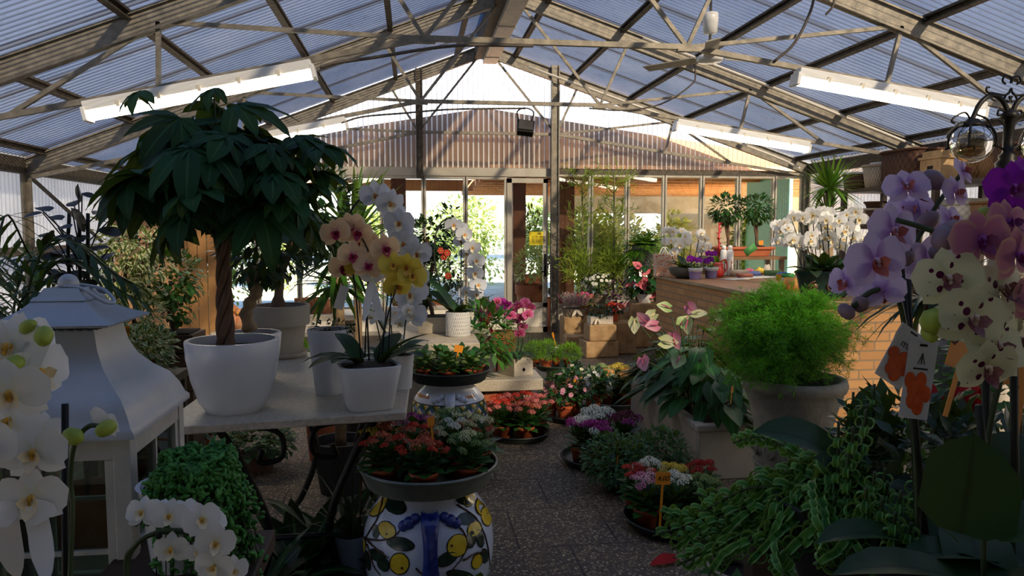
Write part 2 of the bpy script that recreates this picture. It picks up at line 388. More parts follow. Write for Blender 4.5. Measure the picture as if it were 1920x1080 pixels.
# purlins, one by one
for side in (-1, 1):
    for f in (.085, .256, .43, .60, .785, .955):
        x, z = (XC + (XL - XC) * f, ZT + (ZL - ZT) * f) if side < 0 else (XC + (XR - XC) * f, ZT + (ZR - ZT) * f)
        m = MB(); m.box((x, (YB + YS) / 2, z - .055), (.055, YB - YS, .02)); m.box((x + .02 * side, (YB + YS) / 2, z - .08), (.012, YB - YS, .07)); m.box((x, (YB + YS) / 2, z - .11), (.055, YB - YS, .012))
        struct(m.build('roof_beam', dark_steel, None, False))
for x, z, n in ((XL, ZL - .14, 'eaves_beam'), (XR, ZR - .16, 'eaves_beam')):
    m = MB(); m.box((x, (YB + YF) / 2, z), (.09, YB - YF, .16)); struct(m.build(n, dark_steel, None, False))
duct_m = plain('pale_ridge_gutter', 'b4b0a4', 'd0ccc0', .5, .1, 9, .1)
m = MB(); m.box((XC + .05, 6.4, ZT - .30), (.2, 9.2, .12)); m.box((XC - .1, 6.4, ZT - .16), (.14, 9.2, .28), 1)
for y in (3.4, 5.2, 7.1, 9.0, 10.6): m.box((XC + .05, y, ZT - .30), (.22, .05, .14))
struct(m.build('ridge_beam', [duct_m, dark_steel], None, False))
# wall rail, brace on the left wall
m = MB(); m.box((XL + .03, (YB + YF) / 2, 1.33), (.07, YB - YF, .09)); struct(m.build('trim_1', galv, None, False))
m = MB(); m.bar((XL + .03, 8.25, 2.2), (XL + .05, 10.2, 1.4), .03, .03); struct(m.build('trim_2', dark_steel, None, False))

# glazed end wall
pane = clear('window_glass', 'eef2ee', .02, .02)
MX = lambda px: aty(px, 432, YB).x
struct(MB().box(((XL + MX(1037)) / 2, YB, 2.40), (MX(1037) - XL, .10, .12)).build('lintel_beam', alu, None, False))
struct(MB().box(((XR + MX(1037)) / 2, YB, 2.42), (XR - MX(1037), .09, .07)).build('lintel_beam', dark_steel, None, False))
m = MB(); beam_c(m, pt(MX(1037), YB - .12, 0), pt(MX(1037) + .0001, YB - .12, 3.95), .1, .12); struct(m.build('column', galv, None, False))
m = MB(); beam_c(m, pt(MX(788), YB - .1, 2.3), pt(MX(788) + .0001, YB - .1, 3.86), .08, .1); struct(m.build('column', dark_steel, None, False))
xs = [XL + .05] + [MX(p) for p in (330, 405, 482, 560, 638, 717, 795, 873, 950)]
ys = [MX(1037), MX(1107), MX(1175), MX(1244), MX(1314), MX(1382), MX(1449), XR - .06]
wn = 0
def window(x0, x1, base, head, mat=None, kick=True):
    global wn; wn += 1
    w = x1 - x0; t = bpy.data.objects.new(f'window_{wn}', None); COL.objects.link(t); t.location = ((x0 + x1) / 2, YB, 0); struct(t)
    f = .028; m = MB()
    for s in (-1, 1): m.box((s * (w / 2 - f / 2), 0, (base + head) / 2), (f * 1.5, .07, head - base))
    m.box((0, 0, head - .02), (w, .06, .045)); m.box((0, 0, base + .03), (w, .06, .06)); m.box((0, 0, .40), (w, .05, .05)); m.build('window_frame', alu, t, False)
    MB().box((0, 0, (head + .42) / 2), (w - .04, .006, head - .46)).build('window_pane', mat or pane, t, False)
    MB().box((0, 0, .22), (w - .05, .02, .36)).build('kick_panel', cream, t, False)
for a, b in zip(xs[:-1], xs[1:]): window(a, b, 0, 2.34)
for a, b in zip(ys[:-2], ys[1:-1]): window(a, b, 0, 2.39)
window(ys[-2], ys[-1], 0, 2.39)
# the door
d = bpy.data.objects.new('door_1', None); COL.objects.link(d); d.location = (MX(950), YB, 0); struct(d); W = MX(1026) - MX(950)
m = MB()
for x in (.035, W - .035): m.box((x, -.03, 1.16), (.07, .05, 2.3))
m.box((W / 2, -.03, 2.28), (W, .05, .07)); m.box((W / 2, -.03, .42), (W, .05, .07)); m.box((W / 2, -.03, .05), (W, .05, .09)); m.build('door_frame', alu, d, False)
MB().box((W / 2, -.03, 1.33), (W - .12, .008, 1.8)).build('door_pane', pane, d, False)
MB().box((W / 2, -.03, .23), (W - .13, .02, .32)).build('door_panel', cream, d, False)
m = MB(); m.box((W - .04, -.062, 1.02), (.03, .012, .34))
for z in (.93, 1.02, 1.12): m.tube([(W - .04, -.06, z), (W - .04, -.1, z)], .012, 8)
m.tube([(W - .04, -.1, .93), (W - .10, -.105, .93)], .009, 8); m.build('door_handle', black_iron, d)
t = thing('notice', 'small yellow paper notice stuck on the glass of the entrance door', 'notice', aty(1011, 447, YB - .05))
MB().box((0, 0, 0), (.30, .004, .20)).build('paper', plain('yellow_paper', 'e6cf16', 'efd92a', .7), t, False)
m = MB()
for k in range(5):
    for q in range(4): m.box((-.09 + q * .055 + rv(-.008, .008), -.004, .03 - k * .024), (.04, .002, .007))
m.box((0, -.004, .07), (.05, .002, .02)); m.build('lettering', plain('ink', '6a5a10', None, .8), t, False)

# tube lamps on the trusses
lamp_glow = emit('lamp_glow', 'ffecd0', 12.0)
def tube_lamp(xa, xb, Y, za, zb, lab):
    t = thing('tube_lamp', lab, 'lamp', ((xa + xb) / 2, Y, (za + zb) / 2), 0, 'fluorescent tube lamps under the trusses')
    L = math.hypot(xb - xa, zb - za) / 2; rot = Matrix.Rotation(-math.atan2(zb - za, xb - xa), 3, 'Y')
    def put(m): m.v = [tuple(rot @ Vector(p)) for p in m.v]; return m
    m = MB().box((0, 0, .038), (2 * L, .12, .07)); put(m).build('housing', white_pl, t, False, .008)
    prof = [(-.05, .01), (-.055, -.015), (-.042, -.05), (0, -.062), (.042, -.05), (.055, -.015), (.05, .01)]
    m = MB(); k = len(prof)
    for x in (-L + .02, L - .02):
        for y, z in prof: m.v.append((x, y, z))
    for i in range(k - 1): m.face((i, i + 1, k + i + 1, k + i))
    m.face(tuple(range(k))[::-1]); m.face(tuple(range(k, 2 * k))); put(m).build('diffuser', lamp_glow, t)
    for s in (-1, 1): put(MB().box((s * L, 0, -.015), (.03, .135, .1))).build('end_cap', white_pl, t, False, .006)
    for q in (-.7, -.35, 0, .35, .7): put(MB().box((q * L, -.066, .012), (.025, .012, .045))).build('clip', cream, t, False)
    return t
chz = lambda x: ZK - (K1 - x) * (ZK - ZL + .25) / (K1 - XL - .1) if x < XC else ZK - (x - K2) * (ZK - ZR + .25) / (XR - .1 - K2)
for Y, labs in ((5.68, ('large lit tube lamp above the money tree crown', 'large lit tube lamp beside the ceiling fan and iron street lamp')), (8.4, ('small lit tube lamp half hidden behind the money tree crown', 'small lit tube lamp above the glazed end wall at the right of the floodlight'))):
    for (xa, xb), lab in zip(((-2.25, -.70), (3.0, 4.62)), labs): tube_lamp(xa, xb, Y - .04, chz(xa) - .09, chz(xb) - .09, lab)
# conduits and cables
def cable(pts, r, lab, m=None, n=24):
    o = MB().tube(bez(pts, n), r, 6).build('cable', m or plain('grey_cable', '4a4238', '5a5248', .6)); return tag(o, lab, 'cable')
cable([(XC + .6, YB - .25, roofz(XC + .6) - .22), (XR - 1, YB - .25, roofz(XR - 1) - .2), (XR - .25, YB - .25, roofz(XR - .25) - .24)], .018, 'cream conduit pipe running down the end wall rafter', cream)
cable([(XC + 1.5, 8.3, roofz(XC + 1.5) - .12), (XR - 2, 8.3, roofz(XR - 2) - .12), (XR - .2, 8.3, roofz(XR - .2) - .16)], .018, 'cream conduit pipe running down the middle rafter towards the baskets', cream)
cable([aty(1530, -30, 5.6), aty(1520, 20, 5.6), aty(1490, 80, 5.62), aty(1452, 115, 5.65)], .011, 'brown looped cable hanging down to the large right tube lamp')
cable([aty(1565, -20, 5.6), aty(1562, 10, 5.6), aty(1548, 28, 5.62)], .009, 'short dark cable hooked over the truss strut')
cable([aty(1300, 115, 8.3), aty(1304, 140, 8.3), aty(1295, 160, 8.32), aty(1240, 195, 8.35), aty(1170, 207, 8.36), aty(1105, 203, 8.36)], .009, 'thin cable drooping along the tie bar of the middle truss')
cable([aty(640, 231, 8.3), aty(680, 219, 8.3), aty(760, 212, 8.3), aty(850, 205, 8.34), aty(985, 203, 8.34)], .010, 'thin cable run between small left lamp and floodlight')
cable([aty(600, 127, 5.6), aty(630, 118, 5.6), aty(700, 108, 5.62), aty(850, 86, 5.64), aty(1000, 86, 5.64)], .012, 'ribbed cable leading from the large left lamp along the truss')
# floodlight
t = thing('floodlight', 'black square floodlight hanging from the middle truss', 'floodlight', aty(985, 206, 8.3))
MB().tube(bez([(-.07, 0, -.13), (-.09, 0, -.02), (0, 0, .02), (.09, 0, -.02), (.07, 0, -.13)], 16), .008, 6).build('bracket', black_iron, t)
rot = Matrix.Rotation(R(-35), 3, 'X') @ Matrix.Rotation(R(8), 3, 'Y')
MB().box((0, 0, -.2), (.2, .09, .17), 0, rot, .9).build('body', black_iron, t, False, .008)
MB().box(rot @ Vector((0, -.05, 0)) + Vector((0, 0, -.2)), (.16, .006, .13), 0, rot).build('lens', plain('dark_lens', '3a362f', '4a463d', .2), t, False)
m = MB()
for q in (-.06, -.03, 0, .03, .06): m.box(rot @ Vector((q, .06, 0)) + Vector((0, 0, -.2)), (.006, .04, .13), 0, rot)
m.build('cooling_fin', black_iron, t, False)
# ceiling fan
t = thing('ceiling_fan', 'white ceiling fan hanging on a rod between the purlins', 'ceiling fan', aty(1331, 95, 6.0))
zz = roofz(t.location.x) - .1 - t.location.z
MB().lathe([(.0, .30), (.06, .30), (.065, .26), (.055, .14), (.02, .13), (.0, .13)], 20).build('upper_cup', white_pl, t)
MB().tube([(0, 0, 0), (0, 0, zz)], .012, 8).build('rod', galv, t)
MB().lathe([(0, .06), (.035, .06), (.05, .03), (.065, -.02), (.065, -.03), (0, -.03)], 20).build('lower_cup', white_pl, t)
MB().lathe([(0, -.03), (.09, -.04), (.11, -.06), (.10, -.09), (0, -.1)], 20).build('motor', white_pl, t)
for k in range(3):
    a = R(10 + 120 * k); q = Matrix.Rotation(a, 3, 'Z') @ Matrix.Rotation(R(12), 3, 'X')
    MB().box(q @ Vector((.36, 0, 0)) + Vector((0, 0, -.06)), (.5, .11, .008), 0, q).build('blade', plain('fan_blade', 'a8a294', 'b8b2a4', .5), t, False)
m = MB().tube([(0, 0, zz), (0, 0, zz + .06)], .02, 8); m.build('hook', galv, t)

# =================================================================== outside
paving = plain('pale_paving', 'b9b2a2', 'd0c8b8', .9, 0, 2)
struct(MB().box((2, 30, -.12), (90, 37.6, .1)).build('ground', paving))
struct(MB().box((-14, 4, -.14), (19, 15, .1)).build('ground', paving)); struct(MB().box((16, 4, -.14), (19, 15, .1)).build('ground', paving))
wood_b = plain('brown_stained_wood', '5a2f1a', '7a4326', .6, 0, 6, .1, 40)
t = NT('pale_planks'); o = t.coord(); sp = t.n('SeparateXYZ'); t.l(o, sp.inputs[0]); f = t.math('FRACT', t.math('MULTIPLY', sp.outputs['X'], 1 / .16))
c = t.ramp(t.noise(5, 4), [(.3, 'c08a5a'), (.7, 'd8a474')]); c = t.mix(t.ramp(f, [(0, (1, 1, 1, 1)), (.06, (0, 0, 0, 1))]), c, '5a3820'); t.col(c); planks = t.done(.6)
# gable boarding of the porch right behind the clear sheet
m = MB(); ZB = 2.45
x0, x1, x2 = -2.6, 1.12, XR - .05
for a, b, za, zb in ((x0, x1, 2.80, 3.42), (x1, x2, 3.42, 2.74)):
    k = len(m.v); m.v += [(a, 11.62, ZB), (b, 11.62, ZB), (b, 11.62, zb), (a, 11.62, za), (a, 11.68, ZB), (b, 11.68, ZB), (b, 11.68, zb), (a, 11.68, za)]
    for q in ((0, 1, 2, 3), (7, 6, 5, 4), (3, 2, 6, 7), (0, 4, 5, 1), (0, 3, 7, 4), (1, 5, 6, 2)): m.face(tuple(k + i for i in q))
struct(m.build('porch_wall', plain('porch_gable_boards', '7a553a', '9a7250', .7, 0, 1.2), None, False))
struct(MB().box((-1.2, 12.7, 2.50), (4.6, 2.1, .06)).build('porch_roof_slab', planks, None, False))
struct(MB().box((6.2, 15.2, 2.54), (10.0, 7.2, .06), 0, Matrix.Rotation(R(0), 3, 'Y')).build('porch_roof_slab', planks, None, False))
for k in range(9): struct(MB().box((6.2, 12.0 + k * .8, 2.46), (10.0, .09, .12)).build('porch_beam', planks, None, False))
struct(MB().box((7.6, 18.9, 2.2), (8.4, .14, .45)).build('porch_beam', plain('whitewashed_beam', 'c8beac', 'd8d0c0', .8), None, False))
struct(MB().box((-1.2, 13.8, 2.36), (4.6, .12, .2)).build('porch_beam', planks, None, False))
for px, w in ((748, .24), (972, .22), (1060, .26)):
    p = aty(px, 432, 12.62); struct(MB().box((p.x, 12.62, 1.2), (w, w, 2.5)).build('porch_column', wood_b, None, False))
struct(MB().box((11.6, 19.3, 1.0), (10, .1, 2.1)).build('porch_wall', plain('grey_boarding', '8a8070', 'a89c88', .8, 0, 3), None, False))
struct(MB().box((6.2, 12.5, 1.25), (.06, 1.6, 2.5)).build('porch_wall', plain('green_mesh_screen', '3f8f78', '58a88e', .7, 0, 30), None, False))
# =================================================================== builders of pots and plants
soil_m = plain('potting_soil', '1d140d', '33241a', .95, 0, 30, .5, 60)
terra = plain('terracotta', '9a4f2e', 'b56640', .75, 0, 6, .1, 30)
orange_pot = plain('orange_plastic_pot', 'a8502c', 'b85a32', .55, 0, 6)
ceramic_w = plain('white_glazed_ceramic', 'd4d6da', 'dcdee0', .22, 0, 2)
matt_w = plain('matt_white_pot', 'd0d0d0', 'dadada', .5, 0, 4)
stone_m = plain('weathered_stone', '8d8473', 'b0a692', .85, 0, 6, .4, 25)
terrazzo = plain('pale_terrazzo', 'a49a88', 'c4baa6', .5, 0, 60, .1, 60)
zinc = plain('zinc_tray', '646a62', '868c82', .5, .5, 9, .2, 30)
zinc_d = plain('dark_zinc_tray', '23282a', '363c3c', .5, .5, 9, .2, 30)
bark = plain('brown_bark', '4a3524', '705540', .85, 0, 14, .5, 40)
bark_p = plain('pale_bark', '7a6448', '9a8262', .8, 0, 14, .4, 40)
stick_g = plain('green_stem', '2c3a18', '44552a', .6, 0, 20)
stick_d = plain('dark_stem', '16170f', '26281a', .6, 0, 20)
tag_o = plain('orange_tag', 'd88418', 'e09020', .5, 0, 3)
ink_m = plain('black_ink', '141414', None, .8)
wick_d = None
def wicker(name, c1, c2, row=60, colm=30):
    if name in MATS: return MATS[name]
    t = NT(name); uv = t.coord('UV'); sp = t.n('SeparateXYZ'); t.l(uv, sp.inputs[0])
    a = t.math('SINE', t.math('MULTIPLY', sp.outputs['Y'], row)); b = t.math('SINE', t.math('MULTIPLY', sp.outputs['X'], colm * 6.2832))
    w = t.math('ADD', t.math('MULTIPLY', t.math('MULTIPLY', a, b), .5), .5)
    c = t.mix(t.math('MULTIPLY', t.noise(25, 3), .5), t.ramp(w, [(0, c1), (1, c2)]), c2); t.col(c); t.bump(w, .8, .01)
    MATS[name] = t.done(.75); return MATS[name]
def pot_part(parent, prof, mat, ell=(1, 1), sq=None, n=36, name='pot', soil=.82, uvs=False, soil_mat=None):
    """prof: outer (r, z) from bottom up; a wall and a soil disc are added"""
    r, z = prof[-1]; rb = prof[0][0]; th = min(.014, r * .1)
    zs = prof[0][1] + (z - prof[0][1]) * soil
    rs = next((prof[i][0] + (prof[i + 1][0] - prof[i][0]) * (zs - prof[i][1]) / max(1e-6, prof[i + 1][1] - prof[i][1]) for i in range(len(prof) - 1) if prof[i][1] <= zs <= prof[i + 1][1]), r)
    m = MB(); m.lathe([(.001, prof[0][1]), *prof, (r - th, z), (rs - th, zs - .01)], n, mat=0, ell=ell, sq=sq, uvs=uvs); o = m.build(name, mat, parent)
    md = o.modifiers.new('e', 'EDGE_SPLIT'); md.split_angle = R(40)
    MB().lathe([(.001, zs + .008), (rs * .5, zs + .01), (rs - th * .8, zs)], n, ell=ell, sq=sq).build('soil', soil_mat or soil_m, parent); return o
def lettering(text, size, parent, shear=0.0):
    cu = bpy.data.curves.new('print', 'FONT'); cu.body = text; cu.size = size; cu.align_x = 'CENTER'; cu.align_y = 'CENTER'; cu.shear = shear
    o = bpy.data.objects.new('type', cu); me = bpy.data.meshes.new_from_object(o); bpy.data.objects.remove(o); me.materials.clear(); me.materials.append(ink_m)
    return link('lettering', me, parent)
def price_tag(px, py, zc, h, text, lab, tilt=0.0, yaw=0.0, w=1.25, stake=1.7):
    p = at(px, py, zc); t = thing('price_tag', lab, 'price tag', p, -YAW + yaw, 'orange price tags')
    q = Matrix.Rotation(tilt, 3, 'Y'); m = MB()
    m.box(q @ Vector((0, 0, 0)), (h * w, .0018, h), 0, q); m.build('card', tag_o, t, False)
    MB().box(q @ Vector((0, 0, -h * (.45 + stake / 2))), (h * .2, .0018, h * stake), 0, q).build('stake', tag_o, t, False)
    if text:
        o = lettering(text, h * .55, t, .3)
        o.matrix_local = Matrix.Translation(q @ Vector((0, -.002, 0))) @ q.to_4x4() @ Matrix.Rotation(R(90), 4, 'X')
    return t

# leaf materials
L_dark = leafy('dark_glossy_leaf', '0d2610', '1e4220', .12, .38)
L_pach = leafy('money_tree_leaf', '10301a', '22502c', .16, .5, vein='3c6a3c', spec=.2)
L_mid = leafy('mid_green_leaf', '24541c', '44802c', .25)
L_light = leafy('light_green_leaf', '5a9426', '86b83c', .35)
L_kal = leafy('kalanchoe_leaf', '18421a', '32682a', .15, .45)
L_yuc = leafy('yucca_leaf', '2c5a1e', '6a9a34', .3)
L_fern = leafy('fern_leaf', '3c7a22', '7cb43a', .35)
L_asp = leafy('asparagus_fern_needle', '338a14', '62b82a', .4, .6)
L_var = leafy('variegated_leaf', '3f6428', '66883a', .25, .5, edge='e8e4b0', edge_at=.56)
L_var2 = leafy('cream_margin_leaf', '2a5a24', '3c7030', .2, .5, edge='c8cc9a', edge_at=.7)
L_purp = leafy('dark_purple_leaf', '14100f', '261c1c', .08, .4)
L_orch = leafy('orchid_leaf', '14321a', '264c24', .1, .45, vein='0e2812', spec=.2)
L_anth = leafy('anthurium_leaf', '123818', '26582a', .2, .4, vein='3c7a3c', spec=.25)
L_curl = leafy('curly_leaf', '245e20', '4e9038', .25, .45, edge='80b060', edge_at=.72, spec=.2)
L_tir = leafy('pencil_cactus_green', '7a9a2c', 'b4c848', .35, .5)
L_out = leafy('outdoor_leaf', '5a8424', '9ab83e', .45, .6)
L_prayer = leafy('prayer_plant_leaf', '0f2a18', '1c4424', .1, .35, vein='5a8a50')

def blob_leaves(m, c, rad, n, L, W, kind='ovate', segs=2, inner=.55, droop=.3, zmin=-1, chip=False, mat=0, curl=.3, fold=.2):
    c = Vector(c)
    for _ in range(n):
        d = rdir(zmin); k = inner + (1 - inner) * rnd.random() ** .6; p = c + Vector((d.x * rad[0], d.y * rad[1], d.z * rad[2])) * k
        dd = (d + rdir() * .6 + Vector((0, 0, -droop))).normalized(); s = rv(.7, 1.2); nn = (d * .6 + Vector((0, 0, 1))).normalized()
        if chip: m.chip(p, dd, nn, L * s, W * s, mat)
        else: m.leaf(p, dd, nn, L * s, W * s, mat, rv(0, curl * 2), fold, segs, kind)
    return m
def rosette(m, c, n, L, W, el=(10, 80), kind='blade', segs=4, curl=(.3, 1.2), r0=.01, fold=.25, mat=0):
    c = Vector(c)
    for i in range(n):
        a = i * 2.39996 + rv(-.2, .2); e = R(rv(*el)); d = Vector((math.cos(a) * math.cos(e), math.sin(a) * math.cos(e), math.sin(e)))
        m.leaf(c + Vector((math.cos(a), math.sin(a), 0)) * r0, d, Vector((0, 0, 1)), L * rv(.75, 1.1), W * rv(.85, 1.1), mat, rv(*curl), fold, segs, kind)
    return m

# ---- orchid flower: unit span 1, faces +Z, top is +Y
def orchid_meshes(key, pet, lip1, lip2, sep=None):
    m = MB(); Z = Vector((0, 0, 1))
    for a, L, W in ((90, .48, .36), (218, .47, .36), (322, .47, .36)):
        a = R(a); m.leaf((math.cos(a) * .02, math.sin(a) * .02, -.015), (math.cos(a), math.sin(a), .0), Z, L, W, 1, rv(-.1, .3), .1, 5, 'lance')
    for a in (12, 168):
        a = R(a); m.leaf((math.cos(a) * .01, math.sin(a) * .01 + .02, .01), (math.cos(a), math.sin(a), .08), Z, .5, .66, 0, .3, .12, 6, 'round', .012)
    a = m.mesh('flower_' + key, [pet, sep or pet])
    m = MB()
    m.tube([(0, .02, 0), (0, .03, .07), (0, .0, .10)], [.03, .035, .02], 6, 0)
    for s in (-1, 1): m.leaf((0, -.02, .05), (s * .8, .25, .7), (-s, 0, .4), .17, .14, 1, -.5, .2, 3, 'round')
    m.leaf((0, -.03, .05), (0, -.75, .55), (0, .5, .8), .24, .17, 1, -.6, .25, 4, 'heart'); m.ball((0, -.03, .075), .028, 0, 6, 4)
    b = m.mesh('lip_' + key, [lip2, lip1]); return a, b
yel = plain('orchid_column_yellow', 'd8a030', 'e8b848', .5)
OF = {
    'white': orchid_meshes('white', petal('white_petal', 'f2f2ee', 'e8ecd8', .3, .3), plain('lip_white', 'f0e6d0', 'f0d890', .5), yel),
    'bigwhite': orchid_meshes('bigwhite', petal('big_white_petal', 'e2e6ec', 'e4e8dc', .25, .28, vein='b8bcc8'), plain('lip_cream', 'ece2c8', 'e8d49a', .5), plain('column_orange', 'b86a20', 'd88a30', .5)),
    'peach': orchid_meshes('peach', petal('peach_petal', 'f0cfa4', 'd890a0', .35, .3, edge='f4dcb4'), plain('lip_crimson', '8e1436', 'b02850', .5), plain('column_crimson', '7a1030', None, .5)),
    'yellow': orchid_meshes('yellow', petal('yellow_petal', 'ecd65a', 'dcc440', .4, .35), plain('lip_yellow', 'e0b840', 'd89a30', .5), plain('column_brown', 'a05a20', None, .5)),
    'lilac': orchid_meshes('lilac', petal('lilac_petal', 'dccbec', 'b67ccc', .45, .42, vein='c4a8d8'), plain('lip_rust', 'b04a3a', 'c87060', .5), plain('column_pinkwhite', 'd8b8d0', None, .5)),
    'pink': orchid_meshes('pink', petal('dusky_pink_petal', 'c8809a', 'b066b0', .3, .25, edge='dcb09a'), plain('lip_purple', '6a1048', '8a2060', .5), plain('column_violet', 'a050b0', None, .5)),
    'magenta': orchid_meshes('magenta', petal('magenta_petal', '9c28b8', 'b848c8', .3, .3), plain('lip_dark_magenta', '7a1458', '8e1c6a', .5), plain('column_magenta', 'b850b8', None, .5)),
    'spotted': orchid_meshes('spotted', petal('spotted_petal', 'e4e4bc', 'e0dcb0', .3, .25, spots='5a1038'), plain('lip_burgundy', '6a1838', 'a87868', .5), plain('column_pale', 'e0c8b0', None, .5)),
    'minipink': orchid_meshes('minipink', petal('small_pink_petal', 'cf5a8e', 'b02a6a', .6, .3, edge='e49ab8'), plain('lip_red', 'a01848', None, .5), yel),
    'hotpink': orchid_meshes('hotpink', petal('hot_pink_petal', 'd838a8', 'c02090', .4, .3), plain('lip_hot', '8a1060', None, .5), yel),
}
bud_g = plain('green_bud', '8a9e30', 'b0c04a', .5, 0, 8); bud_p = plain('mauve_bud', '7a6470', '9a8088', .5, 0, 8)
def facing(face, up=(0, 0, 1), roll=0):
    f = Vector(face).normalized(); u = Vector(up); u = (u - f * u.dot(f)).normalized(); s = u.cross(f)
    return Matrix((s, u, f)).transposed() @ Matrix.Rotation(roll, 3, 'Z')
def flower(root, kind, pos, face, size, roll=0, up=(0, 0, 1)):
    a, b = OF[kind]; o = link('flower', a, root); l = link('lip', b, o); l.scale = (1.4, 1.4, 1.25)
    o.matrix_local = Matrix.Translation(Vector(pos) - root.location) @ facing(face, up, roll).to_4x4() @ Matrix.Scale(size, 4); return o
def bud(root, pos, d, size, mat=None):
    m = MB().ball((0, 0, 0), (size * .42, size * .42, size * .55), 0, 8, 6, d); return m.build('bud', mat or bud_g, root, loc=Vector(pos) - root.location)
def to_eye(p, jitter=.35): d = (EYEV - Vector(p)).normalized(); return (d + rdir() * jitter + Vector((0, 0, -.12))).normalized()
def stem(root, pts, r, mat=None, name='flower_stem', n=20, loc=True):
    o = root.location if loc else Vector(); return MB().tube([p - o for p in bez(pts, n)], r, 6).build(name, mat or stick_g, root)
def orchid_leaves(root, c, n, L, W, a0=0, spread=6.283, el=(15, 55), curl=(.5, 1.2), mat=None, name='foliage'):
    m = MB(); c = Vector(c) - root.location
    for i in range(n):
        a = a0 + spread * (i + .5) / n + rv(-.15, .15); e = R(rv(*el)); d = Vector((math.cos(a) * math.cos(e), math.sin(a) * math.cos(e), math.sin(e)))
        m.leaf(c, d, (0, 0, 1), L * rv(.8, 1.1), W * rv(.9, 1.1), 0, rv(*curl), .22, 6, 'strap')
    return m.build(name, mat or L_orch, root)

# ---- small flowering pots
def head_mesh(col1, col2, n, r, star, key):
    k = 'head_' + key
    if k in MATS: return MATS[k]
    mt = leafy('floret_' + key, col1, col2, .2, .6, back=col2); m = MB(); r2 = random.Random(len(key) + n)
    for i in range(n):
        z = 1 - (i + .5) / n * .95; a = i * 2.39996; q = math.sqrt(1 - z * z * .98); d = Vector((q * math.cos(a), q * math.sin(a), z * .75)); p = d * r; dn = d.normalized(); u = dn.orthogonal().normalized(); v = dn.cross(u); b = len(m.v); s = star * r2.uniform(.8, 1.2)
        m.v.append(tuple(p + dn * s * .15))
        for j in range(8):
            rr = s * (1 if j % 2 else .45); m.v.append(tuple(p + (u * math.cos(j * math.pi / 4) + v * math.sin(j * math.pi / 4)) * rr + dn * s * (.25 if j % 2 else 0)))
        for j in range(8): m.face((b, b + 1 + j, b + 1 + (j + 1) % 8))
    m.tube([(0, 0, -r * 1.5), (0, 0, r * .5)], r * .08, 4, 1)
    MATS[k] = m.mesh(k, [mt, stick_g]); return MATS[k]
KAL_LEAF = []
def kal_leaf_mesh(i):
    while len(KAL_LEAF) <= i:
        m = MB()
        for j in range(34):
            a = j * 2.4; e = R(5 + 60 * (j / 34)); d = Vector((math.cos(a) * math.cos(e), math.sin(a) * math.cos(e), math.sin(e)))
            m.leaf(Vector((math.cos(a), math.sin(a), 0)) * .015 + Vector((0, 0, .07 * j / 34)), d, (0, 0, 1), rv(.075, .105), rv(.05, .065), 0, rv(.2, .9), .15, 3, 'round')
        KAL_LEAF.append(m.mesh('kalanchoe_leaves', [L_kal]))
    return KAL_LEAF[i]
POTM = {}
def potted_kal(loc, lab, heads, group, name='potted_kalanchoe', cat='flowering plant', sc=1.0, potmat=None, potr=.055, poth=.085, nh=7, hr=.022, spread=.07, rise=.135, heads2=None, leaf=True, n2=0):
    t = thing(name, lab, cat, loc, rv(0, 6), group, sc); key = (potmat.name if potmat else 'o', potr)
    if key not in POTM:
        q = MB().lathe([(.001, 0), (potr * .78, 0), (potr * .96, poth * .8), (potr * 1.06, poth * .8), (potr * 1.08, poth), (potr * .95, poth), (potr * .9, poth * .85)], 20)
        POTM[key] = (q.mesh('pot', [potmat or orange_pot]), MB().lathe([(.001, poth * .88), (potr * .92, poth * .86)], 20).mesh('soil', [soil_m]))
    link('pot', POTM[key][0], t); link('soil', POTM[key][1], t)
    if leaf: o = link('foliage', kal_leaf_mesh(rnd.randrange(4)), t, (0, 0, poth * .85)); o.rotation_euler.z = rv(0, 6)
    for i in range(nh):
        a = i * 2.4 + rv(-.3, .3); q = math.sqrt((i + .3) / nh) * spread
        me = heads if (heads2 is None or i >= n2) else heads2
        o = link('flower_head', me, t, (q * math.cos(a), q * math.sin(a), poth + rise - q * q * 5 + rv(-.008, .008))); s = hr / .022 * rv(.85, 1.15); o.scale = (s, s, s); o.rotation_euler = (-math.sin(a) * -q * 5, 0, rv(0, 6))
    return t
H = lambda key, a, b, n=26, r=.022, star=.0065: head_mesh(a, b, n, r, star, key)
HEADS = dict(red=('c22a1e', 'e04a34'), coral=('b8503c', 'd87a5a'), yellow=('d8b830', 'ecd860'), white=('d4dccc', 'f0f2e4'), pink=('d06a9c', 'eca8c8'), purple=('8a1a6e', 'b23a92'), orange=('d8924a', 'ecb46a'),
             dred=('9a1414', 'c01e1e'), cream=('c8cc90', 'e2e2b4'), magenta=('c01870', 'd84a94'), bud=('6c8a4a', '9ab06a'), vivid=('d84a1c', 'ec7030'), salmon=('c85a5a', 'e08a80'), heather=('b86a8a', 'd8a0b0'), palepink=('dca0b0', 'ecc8c8'), deep=('501428', '701c38'))
HD = lambda k: H(k, *HEADS[k])
def tray(px, py, zc, r, h, mat, lab, z=None, name='round_tray', ribs=5, loc=None):
    p = loc if loc is not None else at(px, py, zc)
    if z is not None: p = Vector((p.x, p.y, z))
    t = thing(name, lab, 'tray', p, 0, 'round zinc trays')
    prof = [(.001, 0), (r * .86, 0)] + [(r * (.86 + .12 * k / (ribs * 2)) + (.007 if k % 2 else 0), h * k / (ribs * 2)) for k in range(ribs * 2 + 1)] + [(r, h), (r * 1.01, h + .006), (r * .985, h + .006), (r * .97, h * .8), (r * .85, .012), (.001, .012)]
    MB().lathe(prof, 56).build('dish', mat, t)
    MB().tube([(r * 1.0 * math.cos(a), r * 1.0 * math.sin(a), h) for a in [i * R(10) for i in range(37)]], .006, 6, cap=False).build('rim', mat, t); return t
